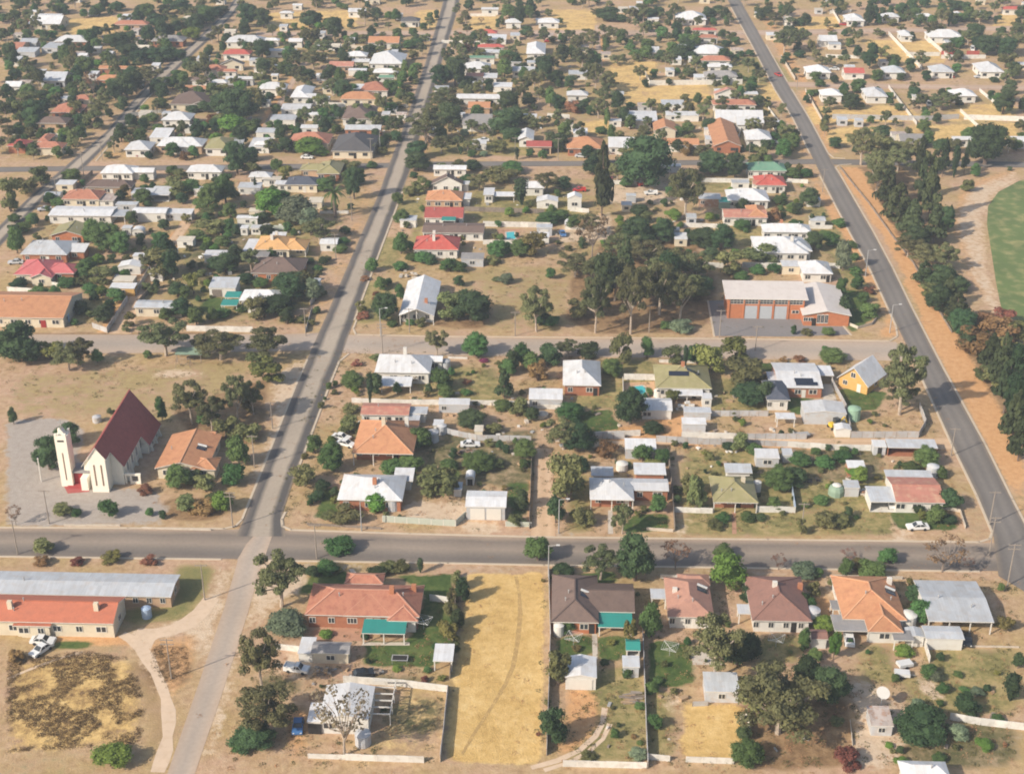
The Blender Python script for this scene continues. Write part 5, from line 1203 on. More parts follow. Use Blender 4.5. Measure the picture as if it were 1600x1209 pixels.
def make_tree(kind, seed, big=False):
    """Unit tree: 1 wide, 1 tall. Returns crown mesh, trunk mesh."""
    R = random.Random(hash((kind, seed)) if False else seed * 131 + ord(kind))
    cr, tk = MB(), MB()
    lobes = []
    NL, LS, RS = (2, .6, .74) if big else (1, 1, 1)
    if kind == 'g':
        tips = []
        for i in range(16 * NL):
            t = 2.4 * i + R.uniform(-.4, .4); rr = .40 * math.sqrt((i + .5) / (16 * NL))
            z = R.uniform(.46, .9) - rr * .25
            lobes.append((rr * math.cos(t), rr * math.sin(t), z, RS * R.uniform(.09, .17), RS * R.uniform(.06, .11)))
        tk.tube((0, 0, -.02), (.01, .02, .3), .035, .026, 6)
        for l in lobes[::2]: tk.tube((.01, .02, R.uniform(.24, .42)), (l[0], l[1], l[2]), .017, .007, 5)
        leafcloud(cr, lobes, 210, .030 * LS, R, core=.42)
    elif kind in 'rdbx':
        for i in range(15 * NL + (8 if big else 0)):
            t = 2.4 * i; z = R.uniform(.2, .82); e = math.sqrt(max(.05, 1 - ((z - .45) / .52) ** 2))
            rr = .33 * e * R.uniform(.55, 1.0)
            lobes.append((rr * math.cos(t), rr * math.sin(t), z, RS * R.uniform(.14, .20), RS * R.uniform(.11, .17)))
        lobes.append((0, 0, .82, .2, .15)); lobes.append((0, 0, .5, .36, .34))
        tk.tube((0, 0, -.02), (0, 0, .3), .045, .03, 6)
        leafcloud(cr, lobes, 170, .034 * LS, R, core=.8)
    elif kind in 'syo':
        for i in range(11):
            t = 2.4 * i; z = R.uniform(.14, .78); e = math.sqrt(max(.05, 1 - ((z - .32) / .66) ** 2))
            rr = .34 * e * R.uniform(.4, 1.0)
            lobes.append((rr * math.cos(t), rr * math.sin(t), z, R.uniform(.12, .20), R.uniform(.11, .19)))
        for i in range(4): tk.tube((R.uniform(-.05, .05), R.uniform(-.05, .05), -.02), (R.uniform(-.2, .2), R.uniform(-.2, .2), .45), .022, .01, 5)
        leafcloud(cr, lobes, 150, .04, R, core=.62)
    elif kind == 'p':
        for j in range(9):
            z = .24 + .74 * j / 9; w = (1 - j / 9.6) ** .75 * .40 * R.uniform(.75, 1.12)
            for i in range(max(2, 5 - j // 3)):
                t = R.uniform(0, 6.28); lobes.append((w * .7 * math.cos(t), w * .7 * math.sin(t), z + R.uniform(-.03, .03), max(.07, w * .55), .055))
        lobes.append((0, 0, .96, .05, .06))
        tk.tube((0, 0, -.02), (0, 0, .95), .03, .008, 6)
        leafcloud(cr, lobes, 42, .05, R, core=.6)
    elif kind == 'c':
        for j in range(9):
            z = .1 + .84 * j / 8; w = .36 * math.sin(math.pi * min(1, .25 + .75 * (1 - j / 8.5))) ** .8
            for i in range(2):
                t = R.uniform(0, 6.28); lobes.append((w * .3 * math.cos(t), w * .3 * math.sin(t), z, max(.07, w), .09))
        tk.tube((0, 0, -.02), (0, 0, .3), .04, .03, 6)
        leafcloud(cr, lobes, 45, .05, R, core=.8)
    elif kind in 'kw':
        tips = []
        tk.tube((0, 0, -.02), (.01, 0, .3), .024, .018, 6)
        for i in range(16):
            t = 2.4 * i; a = Vector((.01, 0, R.uniform(.2, .45))); m_ = Vector((.2 * math.cos(t), .2 * math.sin(t), R.uniform(.45, .65))); e = Vector((R.uniform(.3, .5) * math.cos(t + .3), R.uniform(.3, .5) * math.sin(t + .3), R.uniform(.6, 1.0)))
            tk.tube(a, m_, .012, .007, 5); tk.tube(m_, e, .007, .002, 4)
            for _ in range(4):
                f = m_.lerp(e, R.uniform(.1, .8)); tk.tube(f, f + Vector((R.gauss(0, .09), R.gauss(0, .09), R.uniform(.03, .13))), .004, .001, 3)
            lobes.append((e.x * .85, e.y * .85, e.z * .93, R.uniform(.07, .13), R.uniform(.05, .09)))
        leafcloud(cr, lobes, 34, .024, R, core=0)
    elif kind == 'm':
        tk.tube((0, 0, -.02), (0, 0, .66), .07, .055, 7)
        for i in range(34):
            t = 2.4 * i; el = R.uniform(-.5, 1.2); pv = Vector((0, 0, .68)); d = Vector((math.cos(t) * math.cos(el), math.sin(t) * math.cos(el), math.sin(el) * .6))
            sd = Vector((-math.sin(t), math.cos(t), 0)) * .045
            for k in range(5):
                q = pv + d * .11; d = (d + Vector((0, 0, -.22))).normalized()
                w0, w1 = (1 - abs(k - 2) / 4), (1 - abs(k + 1 - 2) / 4)
                cr.face([pv - sd * w0, pv + sd * w0, q + sd * w1, q - sd * w1]); pv = q
    elif kind == 'z':
        lobes = [(R.uniform(-.25, .25), R.uniform(-.2, .2), R.uniform(.2, .6), .24, .22) for _ in range(6)]
        leafcloud(cr, lobes, 60, .06, R, core=.7); tk.tube((0, 0, -.02), (0, 0, .3), .03, .02, 5)
    return cr, tk
NV = {'g': 5, 'r': 4, 'd': 4, 'b': 3, 'x': 2, 's': 4, 'y': 2, 'o': 2, 'p': 4, 'c': 2, 'k': 2, 'w': 1, 'm': 1, 'z': 1}
TNAME = {'g': 'gum_tree', 'r': 'round_tree', 'd': 'dark_tree', 'b': 'bright_green_tree', 'x': 'blue_grey_bush', 's': 'shrub', 'y': 'yellow_bush', 'o': 'rusty_bush', 'p': 'pine_tree', 'c': 'cypress', 'k': 'bare_tree', 'w': 'white_gum', 'm': 'palm_tree', 'z': 'flowering_bush'}
TPHR = {'g': 'olive gum tree', 'r': 'round green tree', 'd': 'dark dense tree', 'b': 'bright green tree', 'x': 'blue-grey bush', 's': 'olive shrub', 'y': 'yellow-green bush', 'o': 'rusty brown bush', 'p': 'dark pine tree', 'c': 'narrow dark cypress', 'k': 'nearly bare tree', 'w': 'bare white gum', 'm': 'shaggy palm tree', 'z': 'pink flowering bush'}
TCAT = {'s': 'shrub', 'x': 'bush', 'y': 'bush', 'o': 'bush', 'z': 'bush'}
TGRP = {'g': 'gum trees about the town', 'r': 'round green trees of the gardens', 'd': 'dark dense trees', 'b': 'bright green garden trees', 'x': 'blue-grey bushes', 's': 'olive garden shrubs', 'y': 'yellow-green bushes', 'o': 'rusty brown bushes', 'p': 'pines along the park', 'c': 'narrow cypresses', 'k': 'nearly bare trees', 'w': 'white gums', 'm': 'palms', 'z': 'flowering bushes'}
TREE = {}
for k, n in NV.items():
    for s in range(n):
        c, t = make_tree(k, s + 1)
        TREE[k, s] = (c.mesh('crown', LEAF[k]), t.mesh('trunk', TRUNK if k in 'gw' else TWIG if k == 'k' else BARK))
for k in 'grds':
    for q in range(2):
        c, t = make_tree(k, q + 21, True)
        TREE[k, 'big', q] = (c.mesh('crown', LEAF[k]), t.mesh('trunk', TRUNK if k == 'g' else BARK))
TSEEN = []
def plant(x, yb, w, h, k, auto=None):
    """x, foot, width and height as surveyed in the photo."""
    p = P(x, yb); s = ppm(x, yb); fi = depr(p)
    wm = (.98 if k == 'p' else 1.16) * w / s
    h *= 1.08
    low = k in 'rdbxsyoz'
    hm = max((h / s - (.62 if low else .35) * wm * math.sin(fi)) / math.cos(fi), wm * (.42 if low else .6))
    if low: p = p + Vector((0, .33 * wm, 0))
    v = rng.randrange(NV[k])
    if auto: p, wm, hm = auto
    nm = TNAME[k]
    if hm < 2.2 and k in 'rdb': nm = nm.replace('tree', 'bush')
    elif hm < 5.2 and k in 'rdg' or k == 's' and wm < 2.6: nm = 'small_' + nm
    R = root(nm, p, rng.uniform(0, 6.28)); R.scale = (wm, wm * rng.uniform(.9, 1.1), hm)
    c, t = TREE[k, 'big', v % 2] if wm > 6.5 and k in 'grds' else TREE[k, v]
    link('trunk', t, R); link('crown', c, R)
    small = hm < 2.2 and k in 'rdb'
    ph = TPHR[k]
    if small: ph = ph.replace('tree', 'bush')
    R['category'] = 'bush' if small else TCAT.get(k, 'tree')
    R['group'] = TGRP[k]
    want(R, ph, None, wm, p.x, p.y, TGRP[k])
    TSEEN.append((p.x, p.y, wm / 2))
TREES = '''
63 887 28 22 o;118 886 24 14 o;172 885 36 16 y;231 888 30 22 o;65 870 36 32 s;170 1206 62 46 b;22 1040 32 28 o;440 948 82 98 g;445 1000 62 46 x;410 1080 62 105 g;418 1140 92 78 g;390 1182 72 56 d;372 1178 30 26 r
528 871 44 34 r;840 884 40 46 r;938 905 56 60 g;993 920 62 92 d;1055 890 42 48 k;1130 878 34 30 r;1140 928 60 66 b;1216 890 24 26 k;1257 910 44 36 x;1322 903 24 32 r;1325 874 24 14 k;1345 895 34 22 y;1363 910 42 36 r;1388 886 34 32 r;1472 893 66 58 k;1512 885 20 14 k
487 903 28 18 d;510 900 34 28 r;528 897 16 12 y;588 906 32 24 d;606 900 34 26 s;624 900 36 22 s;657 895 11 22 c;716 925 28 36 s;722 945 24 44 d;708 945 22 28 s;704 965 30 30 s;715 985 26 36 d;700 1008 36 42 y;710 1020 20 20 s;508 999 22 13 b;570 1000 16 12 d;668 1052 14 12 r;690 1066 16 12 y;620 1050 14 9 b
538 1180 86 108 w
880 905 38 28 d;868 910 18 22 s;886 993 26 28 r;900 1020 18 10 y;985 1015 24 52 y;872 1078 44 66 s;862 1168 42 64 d;980 1062 18 20 r;1000 1112 18 16 r;1018 1002 34 62 r;1010 985 24 30 r;918 1190 24 16 s;998 1190 30 16 x;1000 1165 12 10 r;990 1155 12 8 o;945 1040 14 10 d;955 1010 16 12 y
1018 1088 24 24 r;1024 1142 24 28 r;1028 1070 18 12 r;1168 1206 62 56 r;1162 1160 24 30 d;1117 1060 80 112 g;1152 1050 50 64 d;1172 1035 40 50 d;1215 1145 130 116 g;1190 1130 70 80 s;1298 1108 66 72 d;1262 1075 44 50 d;1145 928 36 40 s;1168 945 24 30 d;1158 905 20 14 o
1272 935 22 34 s;1268 962 20 30 r;1278 905 20 20 r;1290 992 36 32 b;1303 1035 20 50 b;1256 1020 22 40 r;1275 1035 24 22 r;1258 955 18 30 d;1428 945 24 34 d;1438 978 34 44 r;1425 920 20 18 y;1572 992 32 32 y;1415 1030 30 16 b;1452 1062 28 26 r;1465 1068 20 20 x;1474 1086 22 20 r;1498 1060 16 12 r;1512 1122 40 40 d;1528 1090 22 16 x;1508 1085 18 14 r;1578 1094 30 42 c;1592 1048 18 30 d;1445 1174 96 66 d;1500 1160 34 30 x;1435 1115 24 26 x;1325 1204 42 40 o;1468 1194 24 16 r;1540 1175 30 12 b;1390 1170 14 10 b;1470 1105 14 12 r;1308 1138 26 12 s;1560 1130 20 14 r;1410 1200 24 10 b;1502 995 16 10 o;1305 1060 14 16 d
72 742 48 66 d;102 702 42 44 d;252 660 18 40 r;172 650 14 14 s;300 662 48 74 g;332 674 44 62 g;372 662 48 84 g;396 648 38 60 g;350 690 44 44 s;385 695 44 40 s;322 672 34 36 r
20 577 72 78 d;48 572 40 46 d;75 568 44 40 y;108 578 52 46 g;128 572 40 50 g;150 570 22 26 r;230 562 14 16 r;260 556 78 64 g;345 562 72 52 g;320 552 40 36 g;420 562 64 58 g;415 606 54 52 y;400 575 40 30 s
370 732 38 54 r;362 764 40 42 r;277 770 46 48 r;300 760 36 34 s;318 775 40 38 s;345 803 32 38 b;290 806 40 38 s;315 808 42 26 o;335 790 30 26 s;225 776 26 22 o;168 812 30 34 r;95 810 36 18 s;118 810 18 16 r;25 820 22 30 k;233 808 14 16 r;254 812 12 16 d;20 665 14 30 d;385 650 30 34 y
548 610 42 26 r;578 630 12 44 c;586 620 26 38 d;557 575 20 14 o;587 566 18 16 s;548 592 20 12 r;620 618 16 22 r;642 600 20 12 k;683 557 36 46 g;743 563 46 46 r;815 574 30 40 r;830 582 34 34 r;800 585 24 40 d;858 575 34 40 d;840 600 30 40 o;887 557 36 30 g;920 563 34 30 d;972 574 38 56 s;1012 562 22 36 r;1052 572 36 34 s;1070 578 9 36 c;1108 592 52 60 y;1090 575 40 40 r;1150 572 50 50 y;1168 612 70 56 s;1172 640 64 44 d;1195 635 30 40 d;1302 572 46 18 r;1405 648 64 118 g;1408 640 46 50 g;1225 568 16 12 o;1250 568 20 10 o;1288 560 12 20 r;1440 570 20 14 r
690 614 36 40 r;697 625 26 24 r;655 595 16 20 s;755 568 16 8 z;730 602 16 10 o;788 624 34 48 p;795 590 24 30 r;735 674 50 36 d;545 682 36 40 s;545 650 30 20 s;490 712 26 34 r;517 744 44 58 r;472 766 44 42 s;503 770 24 22 d;494 786 28 20 d;540 824 50 32 s;515 815 26 20 s;587 805 32 36 b;655 706 38 40 r;680 785 66 60 s;705 775 26 46 s;745 744 60 28 r;640 740 44 18 r;610 744 40 14 r;700 738 30 18 r;820 722 40 40 r;806 825 32 28 s;815 800 22 36 d;765 700 20 16 s;775 735 30 20 s;730 620 18 12 r;725 618 14 12 r;785 645 30 16 r;812 655 34 40 s;832 660 22 26 d;770 680 30 22 s
880 702 56 56 g;905 715 54 60 d;885 795 66 90 s;868 822 28 48 d;905 740 34 30 d;912 827 42 42 s;972 834 32 54 g;1028 805 28 34 r;890 662 52 30 r;985 672 52 66 d;1022 682 34 26 d;957 594 36 36 r;1050 634 30 28 y;1004 726 32 34 r;1034 728 24 28 r;948 718 40 30 o;1020 738 30 14 y;1088 800 30 70 s;1080 780 30 50 s;1110 722 16 20 s;1158 710 30 40 s;1180 715 26 24 r;1138 705 18 16 d;1130 818 24 18 r;1170 818 26 18 r;1120 830 30 16 s;1189 815 18 12 d;1220 774 52 50 r;1245 765 36 36 d;1290 735 34 26 r;1250 732 40 24 r;1318 726 34 22 r;1275 712 16 14 r;1320 712 18 16 r;1285 792 28 20 r;1292 832 42 36 s;1316 826 36 26 s;1253 838 18 30 s;1450 735 44 40 r;1472 750 22 22 r;1425 740 30 14 r;1463 822 34 34 r;1440 815 14 22 y;1435 805 18 18 d;1486 802 36 40 d;1480 822 30 16 d;1345 760 26 34 b;1336 750 30 16 b;1338 812 10 8 r;1258 795 14 12 r;1210 800 24 26 r;1200 755 20 24 s
580 428 22 26 r;570 440 14 10 o;600 508 46 54 d;564 492 20 24 s;567 500 20 10 o;594 456 20 24 r;606 448 14 14 r;588 470 14 16 o;626 400 24 38 r;627 354 28 28 r;621 322 20 22 r;640 308 20 20 s;656 305 26 30 s;670 295 16 14 r;646 280 14 12 r;652 272 42 36 d;690 272 24 20 s;740 270 28 22 d;716 260 20 12 s;748 298 34 30 g;728 292 24 20 r;770 282 34 20 s;800 275 40 14 r;785 290 50 20 s;815 320 28 40 c;826 325 16 14 s;660 414 34 22 r;644 410 24 16 r;672 415 24 18 d;700 428 28 26 r;718 428 22 20 r;716 450 20 20 d;675 404 18 12 d;625 425 24 18 r;735 512 74 62 d;702 506 46 54 s;790 446 24 20 x;775 442 16 10 s;860 438 18 20 r;835 404 42 46 y;812 405 36 34 r;776 405 34 32 r;770 416 26 20 s;790 400 20 22 r;722 385 14 18 y;636 358 14 16 s;625 470 18 26 r;838 518 54 76 g;842 512 18 22 d;640 510 16 12 r;656 512 22 20 s;612 512 18 12 r
940 338 44 106 p;926 278 36 36 d;1008 302 92 96 d;965 285 36 36 g;1070 342 56 84 g;1052 347 28 22 b;1050 308 24 18 r;1000 388 66 52 d;1036 384 44 46 d;978 295 22 20 r;925 404 52 68 k;920 370 34 40 g;898 432 58 38 g;942 452 62 60 g;985 522 44 116 g;1030 492 62 90 g;1062 502 48 80 g;970 404 62 44 g;1012 416 62 46 g;1052 432 62 52 g;1086 444 58 56 g;1092 466 52 38 d;930 520 46 96 g;928 500 40 60 d;905 502 40 38 s;1000 482 72 70 g;1040 450 60 60 g;960 470 50 60 g;900 362 28 28 r;862 345 20 26 r;875 348 34 18 r;855 355 40 18 r;1100 392 54 38 d;1128 396 44 50 d;1110 410 34 26 d;1142 434 48 46 s;1080 478 60 50 s;848 508 24 26 d;860 512 30 20 r;1042 516 22 12 r;1066 524 40 16 x;1024 420 40 30 g;880 300 30 26 d;855 300 40 34 g;1000 340 30 22 d;1010 350 24 22 s
1113 280 50 46 d;1150 282 36 46 d;1128 270 30 20 s;1180 258 22 18 r;1190 252 26 24 s;1160 332 22 22 d;1265 327 34 36 d;1240 281 24 20 r;1260 280 28 18 r;1249 274 12 20 y;1230 272 14 18 d;1210 348 24 26 o;1238 335 22 18 r;1246 337 20 20 d;1268 353 9 18 c;1283 354 14 12 r;1312 357 24 14 r;1220 322 28 18 r;1273 396 32 36 d;1300 388 28 26 r;1290 378 30 18 r;1318 427 28 52 x;1335 408 20 12 r;1338 434 22 18 r;1340 455 22 26 r;1360 462 24 16 o;1345 472 14 16 d;1360 500 32 28 r;1350 475 18 20 r;1368 490 24 16 o;1320 500 22 40 d;1315 470 20 36 r;1185 432 26 20 r;1210 430 22 20 r;1160 440 26 14 r;1240 524 10 16 r;1262 526 20 12 s;1295 527 22 16 r;1115 270 30 16 r;1330 390 22 12 r;1185 400 26 16 r;1160 362 30 14 r;1150 350 20 12 r;1190 320 26 16 r;1245 360 26 14 r;1185 418 60 14 s
1345 258 52 62 g;1372 288 52 58 g;1402 268 44 42 g;1382 245 40 36 s;1435 276 26 60 p;1472 276 26 56 p;1420 262 30 50 g;1490 278 14 46 c;1455 270 30 40 s;1545 265 66 74 d;1540 245 50 40 r;1525 278 16 22 r;1506 272 14 50 p;1515 302 22 24 s;1508 300 18 14 s;1578 268 8 8 d;1385 318 44 56 p;1400 352 62 66 p;1450 345 42 92 p;1482 358 18 36 p;1422 372 50 60 p;1458 380 46 60 p;1478 366 30 46 d;1432 392 46 42 d;1418 402 40 38 g;1448 422 54 46 g;1472 424 46 48 g;1442 446 42 40 p;1472 458 52 48 d;1495 462 54 36 d;1468 492 44 50 d;1492 505 54 52 p;1505 530 50 50 d;1455 470 36 30 s;1530 560 70 56 o;1562 545 60 54 o;1580 575 50 50 s;1545 580 50 60 p;1560 606 52 84 p;1582 612 40 80 d;1568 645 54 84 p;1586 660 40 80 d;1580 695 56 84 p;1590 720 44 70 p;1556 610 40 40 s;1540 600 30 36 s;1570 510 40 30 o;1540 520 44 34 o;1592 540 40 44 s
1368 305 40 56 g;1438 310 30 60 p;1480 480 40 50 p;1510 548 40 40 p;1538 552 36 36 d;945 480 44 90 d;1045 470 40 80 d;975 440 44 70 p
162 398 54 52 r;140 385 34 44 r;185 400 34 40 r;60 294 36 38 s;36 308 44 34 s;14 335 34 60 s;108 284 32 20 r;75 320 20 20 r;88 325 26 14 r;48 352 22 20 r;35 366 26 20 r;20 372 20 22 d;24 400 28 46 r;132 438 38 36 r;155 448 40 34 s;100 452 30 14 r;60 468 34 22 r;84 472 22 26 r;25 454 32 18 d;125 493 26 24 d;160 507 32 32 d;140 462 30 16 r;250 440 50 56 s;238 430 36 44 g;265 440 30 50 d;248 388 30 28 r;222 322 30 28 r;194 312 16 26 y;186 318 18 22 d;240 400 16 16 r;202 512 20 26 y;196 520 14 14 s;174 412 16 16 d;178 430 22 14 r;65 408 16 10 d;180 475 30 26 r;230 325 14 12 r;268 276 22 18 r;280 282 26 20 s;225 300 16 12 r;270 300 30 26 s;20 350 22 16 r;135 378 20 16 r
368 278 40 60 d;392 276 30 30 s;432 272 18 24 r;444 284 26 28 y;426 286 14 14 y;325 334 40 50 r;350 322 36 52 r;296 306 36 28 r;274 312 26 32 s;284 320 20 20 d;358 344 24 28 r;425 343 50 50 b;440 335 34 40 r;460 358 62 52 x;480 360 34 36 x;500 378 46 42 g;484 372 30 30 s;524 340 32 56 m;552 315 30 56 d;545 295 24 30 d;505 302 34 26 r;515 290 20 16 s;538 368 20 16 d;535 385 22 14 r;530 398 26 16 r;325 368 46 26 s;303 378 30 20 r;346 387 28 20 r;320 394 20 16 r;315 378 18 12 r;350 432 42 40 d;368 412 26 30 d;335 425 30 26 d;424 406 16 20 r;393 425 26 38 g;410 412 20 16 r;415 368 26 18 d;450 478 60 56 d;470 470 40 50 s;430 500 56 42 d;398 504 36 44 s;415 490 30 26 g;490 474 28 40 x;500 467 24 16 s;470 508 26 20 s;494 492 14 14 r;486 510 16 12 s;505 416 16 16 d;495 425 18 12 r;300 464 24 44 y;288 470 18 24 r;282 500 38 36 d;305 512 26 34 r;275 468 30 30 d;262 430 30 60 d;405 452 28 16 r;430 440 30 26 s;330 505 20 26 r;345 500 30 18 r;375 490 20 14 r;385 445 30 14 d;480 415 20 14 d;465 345 20 16 r;290 352 16 20 y;310 330 20 20 r;320 345 30 14 s;398 352 20 18 r;412 348 20 18 d;545 270 34 20 s;520 262 20 12 s;560 290 20 20 r;580 265 18 14 r;400 300 10 22 p;335 285 14 8 d
'''
